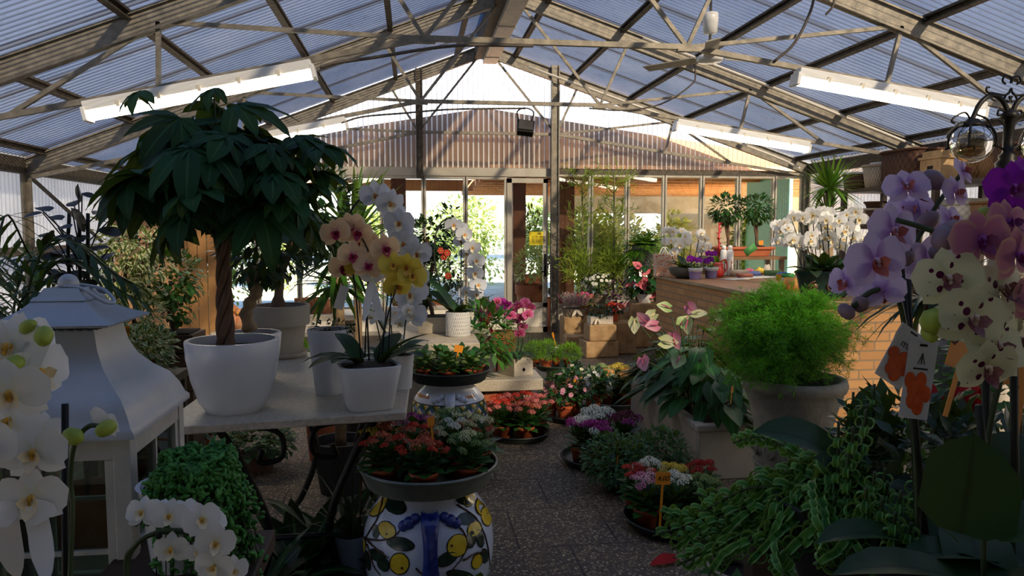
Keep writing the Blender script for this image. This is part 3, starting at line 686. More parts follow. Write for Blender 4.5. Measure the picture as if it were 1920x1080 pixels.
def ring(c, r, n, a0=0): return [(c[0] + r * math.cos(a0 + i * 2 * math.pi / n), c[1] + r * math.sin(a0 + i * 2 * math.pi / n)) for i in range(n)]
# =================================================================== left table and its pots
TZ = .88
c4 = [atz(290, 803, TZ), atz(761, 773, TZ), atz(776, 660, TZ), atz(490, 660, TZ)]
cen = sum(c4, Vector()) / 4; cen.z = 0
t = thing('display_table', 'stone topped table on black iron legs carrying the white pots', 'table', cen)
m = MB(); k = 0
for z in (TZ - .03, TZ): m.v += [(p.x - cen.x, p.y - cen.y, z) for p in c4]
for q in ((3, 2, 1, 0), (4, 5, 6, 7), (0, 1, 5, 4), (1, 2, 6, 5), (2, 3, 7, 6), (3, 0, 4, 7)): m.face(q)
m.build('tabletop', terrazzo, t, False, .004)
for fx in (.30, .72):
    for fy in (.12, .88):
        a = c4[0].lerp(c4[1], fx).lerp(c4[3].lerp(c4[2], fx), fy) - cen; s = 1 if fx < .5 else -1
        m = MB(); m.tube(bez([(a.x - .12 * s, a.y, TZ - .04), (a.x - .02 * s, a.y, .66), (a.x + .07 * s, a.y, .40), (a.x, a.y, .16), (a.x - .10 * s, a.y, .012)], 20), .016, 8); m.build('leg', black_iron, t)
        m = MB(); m.tube(bez([(a.x - .11 * s, a.y, TZ - .06), (a.x + .1 * s, a.y, .8), (a.x + .12 * s, a.y, .7), (a.x + .04 * s, a.y, .68), (a.x + .05 * s, a.y, .73)], 20), .011, 6); m.build('scroll', black_iron, t)
m = MB(); a = c4[0].lerp(c4[1], .3) - cen; b = c4[0].lerp(c4[1], .72) - cen; m.tube([(a.x, (a.y + 0) * .8, .40), (b.x, a.y * .8, .40)], .012, 6); m.build('stretcher', black_iron, t)

# money tree
p = atz(440, 768, TZ); t = thing('money_tree', 'tall money tree with braided trunk and big dark crown in a white bowl pot', 'potted tree', p)
pot_part(t, [(.098, 0), (.125, .04), (.15, .12), (.164, .2), (.168, .262), (.166, .266)], ceramic_w, n=48, soil=.86)
top = at(418, 470, 2.8) - p; bs = Vector((-.025, 0, .21))
for k in range(4):
    pts = []
    for i in range(25):
        u = i / 24; a = k * math.pi / 2 + u * 7.5; r = .017 * (1.25 - .4 * u) * (1.0 + .3 * max(0, u - .85) * 6); q = bs.lerp(top + Vector((0, 0, .06)), u); pts.append(q + Vector((math.cos(a) * r, math.sin(a) * r, 0)))
    MB().tube(pts, [.0165 - .006 * (i / 24) for i in range(25)], 7).build('braided_trunk', bark, t)
rnd.seed(3); m = MB(); mb = MB()
def palmate(m, mb, base, tip, d, n, L, W, k=6, mat=0, tw=.5):
    mb.tube(bez([base, (Vector(base) + Vector(tip)) / 2 + Vector((0, 0, .03)), tip], 6), .0035, 4)
    d = Vector(d).normalized(); n = Vector(n); n = (n - d * n.dot(d)).normalized(); s = d.cross(n)
    for i in range(k):
        a = (i - (k - 1) / 2) * (4.4 / k); v = d * math.cos(a) + s * math.sin(a) - n * .25
        ll = L * (1 - .25 * abs(i - (k - 1) / 2) / (k / 2)) * rv(.85, 1.1); m.leaf(tip, v, n, ll, W * ll / L, mat, rv(.4, 1.3), .18, 6, 'lance', .02)
hub = top + Vector((0, 0, .08)); cc = at(425, 332, 2.8) - p
for i in range(88):
    z = 1 - (i + .5) / 88 * 1.75; a = i * 2.39996 + rv(-.4, .4); q = math.sqrt(max(0, 1 - z * z)); d = Vector((q * math.cos(a), q * math.sin(a), z))
    k = rv(.32, .92); tip = cc + Vector((d.x * .41 + rv(-.05, .05), d.y * .36 + rv(-.05, .05), d.z * .30 + rv(-.04, .04))) * k
    palmate(m, mb, hub + rdir() * .05, tip, Vector((d.x + rv(-.4, .4), d.y + rv(-.4, .4), d.z * .3 + rv(-.7, .1))), Vector((d.x * .5 + rv(-.5, .5), d.y * .5 + rv(-.5, .5), 1)), rv(.14, .25), .08)
for px, py in ((262, 170), (400, 165)): q = at(px, py, 2.75) - p; palmate(m, mb, hub, q, (-.5, -.2, -.2), (0, -.2, 1), .14, .05, 5)
m.build('crown', L_pach, t); mb.build('leaf_stalks', stick_g, t)

# second white bowl with a gnarled bonsai
p = atz(470, 712, TZ); t = thing('bonsai_fig', 'gnarled bonsai fig in the smaller white bowl behind the money tree', 'potted tree', p)
pot_part(t, [(.08, 0), (.105, .04), (.128, .12), (.138, .21), (.136, .214)], ceramic_w, n=40, soil=.9)
pz = lambda px, py: at(px, py, 3.35) - p
pts = bez([pz(470, 622), pz(462, 590), pz(470, 565), pz(482, 545), pz(470, 530), pz(478, 500)], 24)
MB().tube(pts, [.030 + .006 * math.sin(i * 1.9) - .010 * i / len(pts) for i in range(len(pts))], 9).build('trunk', bark_p, t)
m = MB(); blob_leaves(m, pz(495, 455), (.2, .18, .17), 420, .07, .035); m.build('crown', L_dark, t)
# grey clay pot with fig
p = atz(528, 668, TZ); t = thing('potted_fig', 'fig tree in the grey beige clay pot at the back of the table', 'potted tree', p)
pot_part(t, [(.105, .012), (.13, .17), (.148, .172), (.153, .27), (.15, .275)], plain('grey_clay', '968c7c', 'a89e8e', .8, 0, 5, .1), n=40, soil=.88)
MB().lathe([(.001, 0), (.125, 0), (.14, .03), (.134, .03), (.12, .01), (.001, .01)], 36).build('saucer', plain('grey_clay', '', ''), t)
pz = lambda px, py: at(px, py, 3.94) - p
MB().tube(bez([pz(521, 580), pz(523, 548), pz(530, 500), pz(560, 440)], 16), [.045, .042, .036, .032] + [.024] * 13, 8).build('trunk', bark, t)
m = MB(); blob_leaves(m, pz(585, 395), (.26, .24, .26), 620, .075, .036); m.build('crown', L_dark, t)
# tall white pot
p = atz(619, 736, TZ); t = thing('potted_trailer', 'tall tapering white pot with a small trailing plant beside the peach orchid', 'potted plant', p)
pot_part(t, [(.056, 0), (.06, .02), (.088, .262), (.086, .266)], matt_w, n=40, soil=.93)
m = MB(); blob_leaves(m, (0, 0, .27), (.07, .07, .03), 60, .03, .015, zmin=0)
for k in range(4):
    a = R(-30 + 14 * k); x = Vector((math.cos(a) * .085, math.sin(a) * .085, .27)); pts = [x * .8, x + Vector((.01, 0, .01)), x + Vector((.0, -.01, -.1)), x * Vector((.85, .85, 1)) + Vector((0, -.01, -.2 + .03 * k))]
    for q in bez(pts, 24): m.leaf(q, rdir(), rdir(), .018, .013, 0, .2, .1, 2, 'round')
m.build('foliage', L_dark, t)

# peach and yellow orchids in the square white pot
p = atz(692, 763, TZ); t = thing('potted_orchid', 'peach and yellow moth orchids in the square white pot on the table corner', 'potted orchid', p)
o = pot_part(t, [(.078, 0), (.084, .006), (.114, .162), (.113, .168)], matt_w, n=48, sq=5, soil=.93); o.rotation_euler.z = R(12)
for c in t.children: c.rotation_euler.z = R(12)
base = at(692, 676, 2.83)
peach = [(629, 438), (657, 425), (681, 452), (660, 481), (644, 502), (701, 466), (722, 466), (670, 436), (711, 500), (690, 500)]
yell = [(737, 498), (752, 515), (745, 537), (773, 519), (671, 500), (716, 484), (762, 500)]
s1 = [base + Vector((-.03, .0, 0)), at(668, 560, 2.83), at(660, 500, 2.84), at(652, 460, 2.84), at(640, 432, 2.83)]
s2 = [base, at(688, 560, 2.85), at(694, 500, 2.86), at(690, 470, 2.86), at(672, 434, 2.86)]
s3 = [base + Vector((.03, 0, 0)), at(730, 580, 2.84), at(742, 540, 2.85), at(740, 505, 2.86), at(752, 490, 2.86)]
for q in (s1, s2, s3): stem(t, q, .0035, stick_d)
for a, b in (((684, 670), (691, 490)), ((728, 670), (736, 500)), ((716, 670), (730, 520))): MB().tube([at(*a, 2.84) - p, at(*b, 2.88) - p], .0028, 6).build('support_stick', stick_d, t)
rnd.seed(5)
for i, (x, y) in enumerate(peach): q = at(x, y, 2.80 + .05 * (i % 3)); flower(t, 'peach', q, to_eye(q, .4), .118, rv(-.3, .3))
for i, (x, y) in enumerate(yell): q = at(x, y, 2.79 + .04 * (i % 3)); flower(t, 'yellow', q, to_eye(q, .4), .115, rv(-.3, .3))
orchid_leaves(t, base + Vector((-.04, .0, -.01)), 4, .21, .075, R(110), R(160), (25, 60), (.6, 1.3))
orchid_leaves(t, base + Vector((.04, .0, -.01)), 4, .23, .07, R(-50), R(130), (18, 45), (.3, 1.0))
MB().box(at(640, 558, 2.8) - p, (.035, .002, .09), 0, Matrix.Rotation(R(18), 3, 'Y')).build('care_card', plain('care_card_grey', 'b8b4a8', 'c8c4b8', .6), t, False)
bow = plain('white_ribbon', 'e0e0dc', 'ececea', .4)
m = MB()
for s in (-1, 1):
    m.leaf(at(697, 525, 2.82) - p, (s * .8, -.2, .4), (0, -1, .2), .06, .035, 0, 1.6, .1, 5, 'ovate'); m.leaf(at(697, 527, 2.82) - p, (s * .2, -.1, -1), (0, -1, 0), .16, .03, 0, .2 * s, .1, 5, 'strap')
m.build('bow', bow, t)
# big white cascading orchid behind it
p = atz(752, 727, TZ); t = thing('potted_orchid', 'large white moth orchid cascading on an arch behind the peach orchid', 'potted orchid', p)
pot_part(t, [(.045, 0), (.055, .14), (.056, .144)], matt_w, n=28, soil=.9)
bw = [(703, 366), (730, 381), (748, 419), (756, 457), (781, 476), (765, 492), (776, 520), (768, 553), (772, 590), (752, 440), (738, 402), (780, 548)]
stem(t, [p + Vector((0, 0, .12)), at(690, 560, 3.2), at(652, 440, 3.2), at(664, 386, 3.2), at(700, 366, 3.2), at(745, 400, 3.22), at(768, 470, 3.22), at(772, 600, 3.22)], .005, stick_d, n=42)
rnd.seed(8)
for i, (x, y) in enumerate(bw): q = at(x, y, 3.14 if i < 9 else 3.2); flower(t, 'bigwhite', q, to_eye(q, .25) + Vector((rv(-.2, .5), 0, -.1)), .135 if i < 9 else .115, rv(-.2, .2))
orchid_leaves(t, p + Vector((0, 0, .14)), 4, .17, .06, el=(20, 50))
# small cream orchid
p = atz(735, 722, TZ); p = atz(712, 712, TZ); t = thing('potted_orchid', 'small greenish white orchids low beside the square white pot', 'potted orchid', p)
pot_part(t, [(.035, 0), (.045, .11), (.046, .114)], matt_w, n=24, soil=.9)
rnd.seed(9)
for i in range(13):
    q = at(rv(688, 775), rv(578, 640), rv(3.0, 3.1)); flower(t, 'white', q, to_eye(q, .7), .06, rv(-1, 1))
for k in range(3): stem(t, [p + Vector((0, 0, .1)), at(715 + 18 * k, 650, 3.06), at(705 + 28 * k, 600, 3.06)], .003)
orchid_leaves(t, p + Vector((0, 0, .11)), 4, .12, .045)
# painted vases
VP_ = [(.001, 0), (.13, 0), (.14, .015), (.16, .06), (.205, .14), (.235, .23), (.248, .32), (.25, .37), (.242, .43), (.222, .48), (.19, .525), (.16, .552), (.148, .57), (.146, .59)]
def vr(z):
    for (r0, z0), (r1, z1) in zip(VP_, VP_[1:]):
        if z0 <= z <= z1 and z1 > z0: return r0 + (r1 - r0) * (z - z0) / (z1 - z0)
    return .13
t = NT('banded_majolica'); o = t.coord(); sp = t.n('SeparateXYZ'); t.l(o, sp.inputs[0]); an = t.math('ARCTAN2', sp.outputs['Y'], sp.outputs['X']); z = sp.outputs['Z']
u = t.math('MULTIPLY', an, 18 / 6.2832); v = t.math('MULTIPLY', z, 11); w1 = t.math('FRACT', t.math('ADD', u, v)); w2 = t.math('FRACT', t.math('SUBTRACT', u, v))
def band(a, b): return t.math('MULTIPLY', t.math('GREATER_THAN', z, a), t.math('LESS_THAN', z, b))
pat = t.ramp(w1, [(0, '3f5a3a'), (.3, 'd8a83a'), (.55, 'e4dcc0'), (.72, '3f5486')], 'CONSTANT'); pat = t.mix(t.math('GREATER_THAN', w2, .62), pat, '33503a')
c = t.mix(band(.38, .465), 'd8dade', pat); line = t.math('ADD', t.math('ADD', band(.372, .38), band(.465, .473)), t.math('ADD', band(.335, .345), band(.50, .516)))
wob = t.math('GREATER_THAN', t.math('SINE', t.math('MULTIPLY', an, 4)), -.3); c = t.mix(t.math('MULTIPLY', band(.500, .518), wob), c, 'b87838'); c = t.mix(t.math('ADD', band(.374, .381), band(.465, .472)), c, '3a2c20'); c = t.mix(t.math('MULTIPLY', band(.318, .334), wob), c, 'b87838'); t.col(c); banded = t.done(.12)
glaze = plain('white_majolica', 'ccd4e4', 'd8dee8', .1, 0, 2)
blue_g = plain('cobalt_glaze', '1a2566', '3a4c9c', .15, 0, 24)
def vase(loc, lab, mat, hmat, grp='painted ceramic vases'):
    t = thing('ceramic_vase', lab, 'vase', loc, 0, grp); MB().lathe(VP_ + [(.13, .59), (.13, .5)], 72).build('body', mat, t)
    ang = math.atan2(-loc[1], -loc[0]) + .02
    zs = [.54, .525, .50, .46, .41, .36, .31, .28]; m = MB(); n = len(zs); wd_ = [.024, .028, .026, .024, .022, .024, .030, .014]
    for i, zz in enumerate(zs):
        for j in range(9):
            u = (j - 4) / 4; rr = vr(zz) + .030 * (1 - u * u) ** .5 * (1 if i < n - 1 else .4) + (.006 if j % 2 else 0) + (.016 if i in (1, 2) else 0); a = ang + u * wd_[i] / vr(zz) * 1.15; m.v.append((math.cos(a) * rr, math.sin(a) * rr, zz))
    for i in range(n - 1):
        for j in range(8): q = i * 9 + j; m.face((q, q + 1, q + 10, q + 9))
    for s in (-1, 1):
        for d_, zz, r_ in ((.052, .518, .02), (.074, .505, .024), (.095, .495, .021)): a = ang + s * d_ / vr(zz); m.ball((math.cos(a) * (vr(zz) + .004), math.sin(a) * (vr(zz) + .004), zz), r_, 0, 8, 6)
    m.build('handle', hmat, t); return t
v1 = at(803, 865, 2.86); v1 = Vector((v1.x, v1.y, 0)); t1 = vase(v1, 'white ceramic vase painted with lemons and a blue handle', glaze, blue_g)
v2 = at(842, 688, 4.8); v2 = Vector((v2.x, v2.y, 0)); t2 = vase(v2, 'white ceramic vase with a band of coloured diamonds and white handle', banded, plain('white_majolica', '', ''))
def hit(px, py, off=.0025):
    r = ray(px, py); zc = 2.3
    while zc < 3.4:
        q = EYEV + r * zc - v1
        if 0 < q.z < .59 and math.hypot(q.x, q.y) < vr(q.z):
            a = math.atan2(q.y, q.x); rr = vr(q.z) + off; return Vector((math.cos(a) * rr, math.sin(a) * rr, q.z))
        zc += .004
    return None
lem = [plain('lemon_paint', 'd8b020', 'e8cc3c', .15, 0, 40), plain('leaf_paint', '1c2c20', '34483a', .15, 0, 40), plain('twig_paint', '3c2016', '5a3020', .15, 0, 40), plain('outline_paint', '2a2014', None, .2)]
paint = MB()
def patch(cx, cy, rx, ry, rot, mat, off=.0025, pointy=False, outline=True):
    for k, (sc, mt, of) in enumerate((((1.12, 3, off), (1, mat, off + .0012)) if outline else ((1, mat, off),))):
        c = hit(cx, cy, of)
        if c is None: return
        pts = []
        for i in range(18):
            a = i * math.pi / 9; x = rx * sc * math.cos(a); y = ry * sc * math.sin(a) * (abs(math.sin(a)) ** .6 if pointy else 1)
            q = hit(cx + x * math.cos(rot) - y * math.sin(rot), cy + x * math.sin(rot) + y * math.cos(rot), of)
            if q is None: q = pts[-1] if pts else c
            pts.append(q)
        b = len(paint.v); paint.v.append(tuple(c)); paint.v += [tuple(q) for q in pts]
        for i in range(18): paint.face((b, b + 1 + i, b + 1 + (i + 1) % 18), mt)
def twig(pts, w=2.2):
    q = [hit(x, y, .003) for x, y in [(a.x, a.y) for a in bez([(x, y, 0) for x, y in pts], 18)]]; q = [x for x in q if x is not None]
    if len(q) > 2: paint.tube(q, [.0045 * (1 - .6 * i / len(q)) * w / 2.2 for i in range(len(q))], 5, 2)
for a in (((722, 925), (712, 965), (692, 1000), (685, 1010)), ((690, 1010), (715, 1012), (740, 1005), (760, 980)), ((685, 1008), (710, 1030), (730, 1045)), ((840, 977), (865, 992), (875, 1020), (862, 1050), (838, 1078)), ((855, 945), (890, 970), (910, 1010), (918, 1060)), ((868, 1050), (895, 1035), (915, 1038)), ((690, 1020), (702, 1060), (715, 1078)), ((780, 1065), (795, 1078))): twig(a)
for a in ((710, 945, 24, 14, -1.0), (727, 993, 17, 14, .9), (750, 1056, 17, 19, 0), (682, 1022, 5, 15, 0), (857, 1022, 18, 21, .5), (888, 991, 15, 11, 2.2), (906, 945, 15, 20, .3), (910, 968, 9, 17, -.2), (893, 1052, 9, 14, .3), (878, 935, 10, 14, .3)): patch(*a, 0)
for a in ((742, 947, 20, 14, .5), (752, 1019, 24, 12, .2), (720, 1057, 14, 10, 1.0), (708, 1040, 16, 10, .4), (871, 938, 16, 8, .2), (873, 972, 15, 11, 0), (882, 1010, 8, 16, .1), (898, 1008, 7, 17, -.2), (838, 1047, 20, 11, -.5), (907, 1042, 7, 13, 0), (862, 1078, 24, 9, .2), (706, 996, 6, 12, 0), (690, 1050, 5, 18, -.2), (922, 975, 3, 9, 0)): patch(*a, 1, pointy=False)
for a in ((727, 1000, 2, 2, 0), (755, 1064, 2.5, 2.5, 0), (846, 1022, 2.5, 2.5, 0)): patch(*a, 2, off=.0045, outline=False)
paint.build('lemon_painting', lem, t1)
# trays on the vases and the plants standing in them
tray(803, 865, 2.86, .262, .075, zinc, 'large grey zinc tray on top of the lemon vase', loc=Vector((v1.x, v1.y, .59)), ribs=5)
tray(842, 688, 4.8, .262, .07, zinc_d, 'dark round tray on top of the diamond banded vase', loc=Vector((v2.x, v2.y, .59)), ribs=5)
def fill(c, z, items, group, place, **kw):
    for (x, y, col, col2, n2, sc, lab) in items: potted_kal(Vector((c.x + x, c.y + y, z)), lab + ' ' + place, HD(col), group, heads2=HD(col2) if col2 else None, n2=n2, sc=sc, **kw)
rnd.seed(12)
pl = 'in the zinc tray on the lemon vase'; g = 'kalanchoes on the lemon vase'
fill(v1, .604, [(-.16, -.10, 'red', 'coral', 4, .95, 'red and coral kalanchoe at the left front'), (-.02, -.17, 'red', 'coral', 5, .95, 'bright red kalanchoe at the very front'), (.14, -.12, 'bud', 'cream', 3, .95, 'mostly green kalanchoe at right front'),
    (-.17, .07, 'yellow', 'coral', 5, .95, 'yellow kalanchoe at the far left'), (-.04, -.01, 'coral', 'red', 3, 1.0, 'coral kalanchoe in the middle'), (.10, .02, 'cream', 'white', 4, 1.02, 'cream white kalanchoe right of the middle'), (.19, .05, 'coral', 'cream', 4, 1.0, 'pale coral kalanchoe at the far right'),
    (-.05, .14, 'pink', 'purple', 4, 1.0, 'pink and purple kalanchoe at the back'), (.09, .16, 'cream', 'bud', 3, 1.05, 'tall cream kalanchoe at the back right')], g, pl, nh=11, spread=.085, rise=.115, hr=.021)
rnd.seed(13); pl = 'in the tray on the diamond banded vase'; g = 'budding kalanchoes on the diamond vase'
fill(v2, .604, [(x, y, 'bud', None, 0, .92, l) for x, y, l in ((-.16, -.08, 'green budding kalanchoe at the left front'), (-.02, -.17, 'green budding kalanchoe at the very front'), (.13, -.12, 'green budding kalanchoe at the right front'), (-.17, .06, 'green budding kalanchoe at the left back'), (0, -.01, 'green budding kalanchoe in the middle'), (.18, .03, 'green budding kalanchoe at the far right'), (-.05, .16, 'green budding kalanchoe at the back left'), (.09, .15, 'green budding kalanchoe at the back right'))], g, pl, nh=6, rise=.07, spread=.075, hr=.02)
price_tag(808, 790, 2.70, .034, '', 'blank orange price tag above the red kalanchoes on the lemon vase', -.1, .5, .8)
price_tag(860, 654, 4.75, .045, '', 'orange price tag in the tray on the diamond banded vase', .2, .2)
# floor trays in the middle
def floor_tray(px, py, r, h, mat, lab): p = atz(px, py, 0); tray(px, py, 0, r, h, mat, lab, loc=p, ribs=2); return p
pr = floor_tray(972, 820, .235, .05, zinc_d, 'dark floor tray holding red kalanchoes below the stone bench'); rnd.seed(14)
fill(pr, .014, [(-.13, -.07, 'salmon', 'red', 4, 1.25, 'red kalanchoe at the left front'), (.03, -.13, 'salmon', 'coral', 4, 1.25, 'salmon kalanchoe at the front'), (.14, .0, 'salmon', None, 0, 1.3, 'salmon kalanchoe at the right'), (-.08, .1, 'red', 'salmon', 3, 1.3, 'red kalanchoe at the left back'), (.07, .12, 'salmon', 'red', 4, 1.35, 'tall salmon kalanchoe at the back')], 'kalanchoes below the bench', 'in the dark tray below the stone bench', nh=10, hr=.024, spread=.09)
pm = floor_tray(1128, 868, .27, .055, zinc_d, 'dark floor tray with purple and white kalanchoes beside the long planter'); rnd.seed(15)
fill(pm, .014, [(-.14, -.02, 'purple', 'white', 4, 1.3, 'purple kalanchoe at the left'), (-.07, -.14, 'white', 'purple', 8, 1.3, 'white kalanchoe at the front'), (-.01, .09, 'white', None, 0, 1.45, 'white kalanchoe at the back'), (.16, .02, 'purple', 'deep', 6, 1.35, 'dark purple kalanchoe at the right')], 'purple and white kalanchoes', 'in the tray beside the long planter', nh=9, hr=.03, spread=.075)
pb = floor_tray(1268, 985, .275, .055, zinc_d, 'dark floor tray with mixed kalanchoes at the path edge near the urn'); rnd.seed(16)
fill(pb, .014, [(-.17, -.02, 'pink', 'palepink', 4, 1.15, 'pink kalanchoe at the left'), (-.02, -.03, 'white', None, 0, 1.2, 'white kalanchoe in the middle'), (-.17, .15, 'red', 'dred', 4, 1.15, 'small red kalanchoe at the left back'), (-.07, .2, 'white', None, 0, 1.2, 'white kalanchoe at the back behind the price tag'), (.02, .14, 'yellow', None, 0, 1.15, 'yellow kalanchoe under the price tag'), (.19, .14, 'dred', None, 0, 1.2, 'dark red kalanchoe at the right back'), (.13, -.02, 'bud', None, 0, 1.1, 'green budding kalanchoe at the right')], 'mixed kalanchoes near the urn', 'in the tray near the urn', nh=9, hr=.024, spread=.07)
price_tag(1243, 897, 3.74, .064, '4,00', 'orange price tag reading 4,00 above the mixed kalanchoes', .05, .1, 1.2, 4.2)
price_tag(1158, 862, 4.3, .045, '', 'narrow orange tag stuck in the low green ground cover', .15, 1.1, .5)
def bush(loc, lab, cat, rad, n, L, W, leafm, group=None, pot=None, zc=None, fl=None, nfl=0, fs=.03, name='potted_bush', kind='ovate', chip=False, zmin=-.4, rise=0, inner=.5, segs=2, fz=.0):
    t = thing(name, lab, cat, loc, rv(0, 6), group); pz = 0
    if pot: r, h, pm_ = pot; pot_part(t, [(r * .74, 0), (r * .95, h * .8), (r * 1.04, h * .8), (r * 1.05, h)], pm_, n=24); pz = h
    c = Vector((0, 0, pz + rad[2] * .55 + rise)); m = MB(); blob_leaves(m, c, rad, n, L, W, kind, segs, inner, zmin=zmin, chip=chip); m.build('foliage', leafm, t)
    if rise: MB().tube([(0, 0, pz * .8), (0, 0, c.z)], .008, 6).build('main_stem', bark, t)
    for i in range(nfl):
        d = rdir(fz); o = link('flower', fl, t, c + Vector((d.x * rad[0], d.y * rad[1], d.z * rad[2])) * rv(.95, 1.06)); o.rotation_euler = d.to_track_quat('Z', 'Y').to_euler(); o.scale = (fs, fs, fs)
    return t
def open_flower(key, c1, c2, n=5):
    k = 'of_' + key
    if k not in MATS:
        m = MB()
        for i in range(n): a = i * 2 * math.pi / n; m.leaf((0, 0, 0), (math.cos(a), math.sin(a), .3), (0, 0, 1), .6, .6, 0, .4, .1, 3, 'round')
        m.ball((0, 0, .06), .12, 1, 6, 4); MATS[k] = m.mesh('flower_' + key, [petal('petal_' + key, c1, c2, .6, .3), plain('heart_' + key, 'c8b040', 'd8c050', .7)])
    return MATS[k]
pi = floor_tray(1085, 785, .27, .05, zinc_d, 'dark floor tray of pink and white busy lizzies'); rnd.seed(17)
gi = 'busy lizzies in the floor tray'
bush(pi + Vector((-.12, -.04, .012)), 'pink flowering busy lizzie at the left of the floor tray', 'flowering plant', (.20, .17, .17), 300, .055, .032, L_kal, gi, (.075, .12, orange_pot), fl=open_flower('pinkbl', 'e8a4c0', 'd880a8'), nfl=24, fs=.038)
bush(pi + Vector((.12, -.02, .012)), 'white flowering busy lizzie with tall orange pot at the right of the floor tray', 'flowering plant', (.16, .15, .16), 240, .055, .032, L_kal, gi, (.062, .15, orange_pot), fl=open_flower('whitebl', 'f2f0e8', 'e4e2d0'), nfl=22, fs=.036)
bush(pi + Vector((0, .13, .012)), 'white and green busy lizzie at the back of the floor tray', 'flowering plant', (.16, .14, .18), 240, .055, .032, L_kal, gi, (.062, .15, orange_pot), fl=open_flower('creambl', 'eceac8', 'd8d8a0'), nfl=26, fs=.034)
bush(pi + Vector((-.22, .08, .012)), 'pale pink busy lizzie against the stone bench', 'flowering plant', (.12, .12, .14), 160, .05, .03, L_kal, gi, (.06, .12, orange_pot), fl=open_flower('pinkbl', '', ''), nfl=14, fs=.036)
pg = floor_tray(1153, 760, .24, .05, zinc, 'pale floor tray with orange yellow kalanchoes at the far left of the planter'); rnd.seed(18)
fill(pg, .014, [(-.11, -.05, 'cream', 'orange', 5, 1.35, 'cream kalanchoe at the left'), (.1, -.08, 'orange', None, 0, 1.35, 'apricot kalanchoe at the right front'), (.05, .1, 'orange', 'yellow', 6, 1.45, 'apricot yellow kalanchoe at the back'), (-.1, .1, 'cream', 'bud', 5, 1.45, 'cream white kalanchoe at the back left')], 'apricot kalanchoes', 'in the pale floor tray by the planter', nh=10, hr=.026, spread=.08)
price_tag(1083, 712, 6.1, .055, '', 'orange price tag among the pink and white busy lizzies', .3, .3)
price_tag(1135, 702, 6.6, .03, '', 'thin orange tag in the apricot kalanchoes', .2, .9, .6)
# green ball plants
pq = at(1047, 692, 7.0); zt = pq.z; tt = thing('plant_stand', 'upturned dark clay pot carrying the tray of green ball plants', 'plant stand', (pq.x, pq.y, 0))
MB().lathe([(.001, zt), (.1, zt), (.15, .02), (.16, 0), (.001, 0)], 28).build('upturned_pot', plain('dark_clay', '5a3424', '74442e', .8, 0, 6), tt)
tray(0, 0, 0, .225, .05, plain('green_tray', '2c3c2c', '3e4e3a', .6, .2, 8), 'green round tray with two bright green ball plants', loc=Vector((pq.x, pq.y, zt)), ribs=2)
L_ball = leafy('bright_ball_leaf', '5c9a1e', '9ac83c', .4, .6)
rnd.seed(19)
for px, r, lab, zc in ((1024, .125, 'bright green ball shaped plant at the left of the green tray', 6.93), (1067, .10, 'bright green ball shaped plant at the right of the green tray', 6.95), (1003, .10, 'bright green ball shaped plant half hidden behind the boxed orchid', 7.08)):
    q = at(px, 688, zc); bush(Vector((q.x, q.y, zt + .012)), lab, 'potted plant', (r, r, r * .9), 900, .045, .008, L_ball, 'green ball plants', (.055, .09, orange_pot), chip=True, inner=.6)
bush(Vector((at(1043, 680, 7.12).x, at(1043, 680, 7.12).y, zt + .012)), 'small white flowering plant behind the green ball plants', 'flowering plant', (.06, .06, .06), 60, .04, .02, L_mid, None, (.04, .08, orange_pot), fl=open_flower('whitebl', '', ''), nfl=16, fs=.03)
price_tag(1037, 628, 6.9, .05, '', 'long orange tag stuck between the green ball plants', -.35, .8, .5)
# low green ground cover
rnd.seed(20); q = atz(1180, 918, 0)
for (dx, dy, rad, lab) in ((-.07, -.02, (.24, .2, .17), 'low dense green ground cover plant in front of the purple kalanchoes'), (.2, .07, (.2, .18, .17), 'low dense green ground cover plant against the long planter')):
    bush(q + Vector((dx, dy, 0)), lab, 'ground cover plant', rad, 1500, .035, .022, leafy('ground_cover_leaf', '1e4a22', '3c7038', .2), 'ground cover plants', (.09, .08, plain('dark_pot', '1c1a18', '262422', .6)), inner=.45, zmin=-.6)
# =================================================================== plinth and bench in the middle
PZ = .75
a, b = atz(900, 643, PZ), atz(885, 618, PZ); x0 = at(745, 643, a.y).x; t = thing('stone_plinth', 'pale stone plinth slab behind the diamond banded vase', 'plinth', ((x0 + a.x) / 2, (a.y + b.y) / 2, 0))
w = a.x - x0; MB().box((0, 0, PZ - .05), (w, b.y - a.y, .10)).build('slab', plain('chiselled_pale_stone', 'a69a84', 'cabca4', .6, 0, 8, .5, 30), t, False, .006)
MB().box((-.02, .02, (PZ - .10) / 2), (w * .8, (b.y - a.y) * .8, PZ - .10)).build('block', stone_m, t, False, .01)
boxw = plain('whitewashed_wood', 'b8ae9c', 'cec4b2', .7, 0, 12, .15, 30)
p = atz(812, 622, PZ); t = thing('bonsai_tree', 'small azalea tree in a long whitewashed box on the stone plinth', 'potted tree', p)
MB().box((0, 0, .062), (.25, .2, .124), taper=.94).build('planter_box', boxw, t, False, .004); MB().box((0, 0, .12), (.22, .17, .02)).build('soil', soil_m, t, False)
rnd.seed(30); zc = 5.95; q = lambda x, y, z=zc: at(x, y, z) - p
MB().tube(bez([(0, 0, .12), q(802, 540), q(812, 490), q(800, 450)], 16), .016, 8).build('trunk', bark, t)
m = MB(); blob_leaves(m, q(806, 447), (.20, .18, .16), 420, .07, .032, 'lance'); blob_leaves(m, q(845, 408), (.06, .06, .1), 60, .07, .03, 'lance'); blob_leaves(m, q(785, 530), (.12, .1, .22), 200, .1, .045); blob_leaves(m, q(835, 510), (.16, .12, .13), 170, .06, .03); m.build('crown', L_dark, t)
for px, py in ((833, 482), (826, 470), (838, 474), (840, 518)): o = link('flower', open_flower('azalea', 'c84a34', 'a83424', 6), t, q(px, py, 5.75)); o.scale = (.05,) * 3; o.rotation_euler = (R(80), 0, rv(-.5, .5))
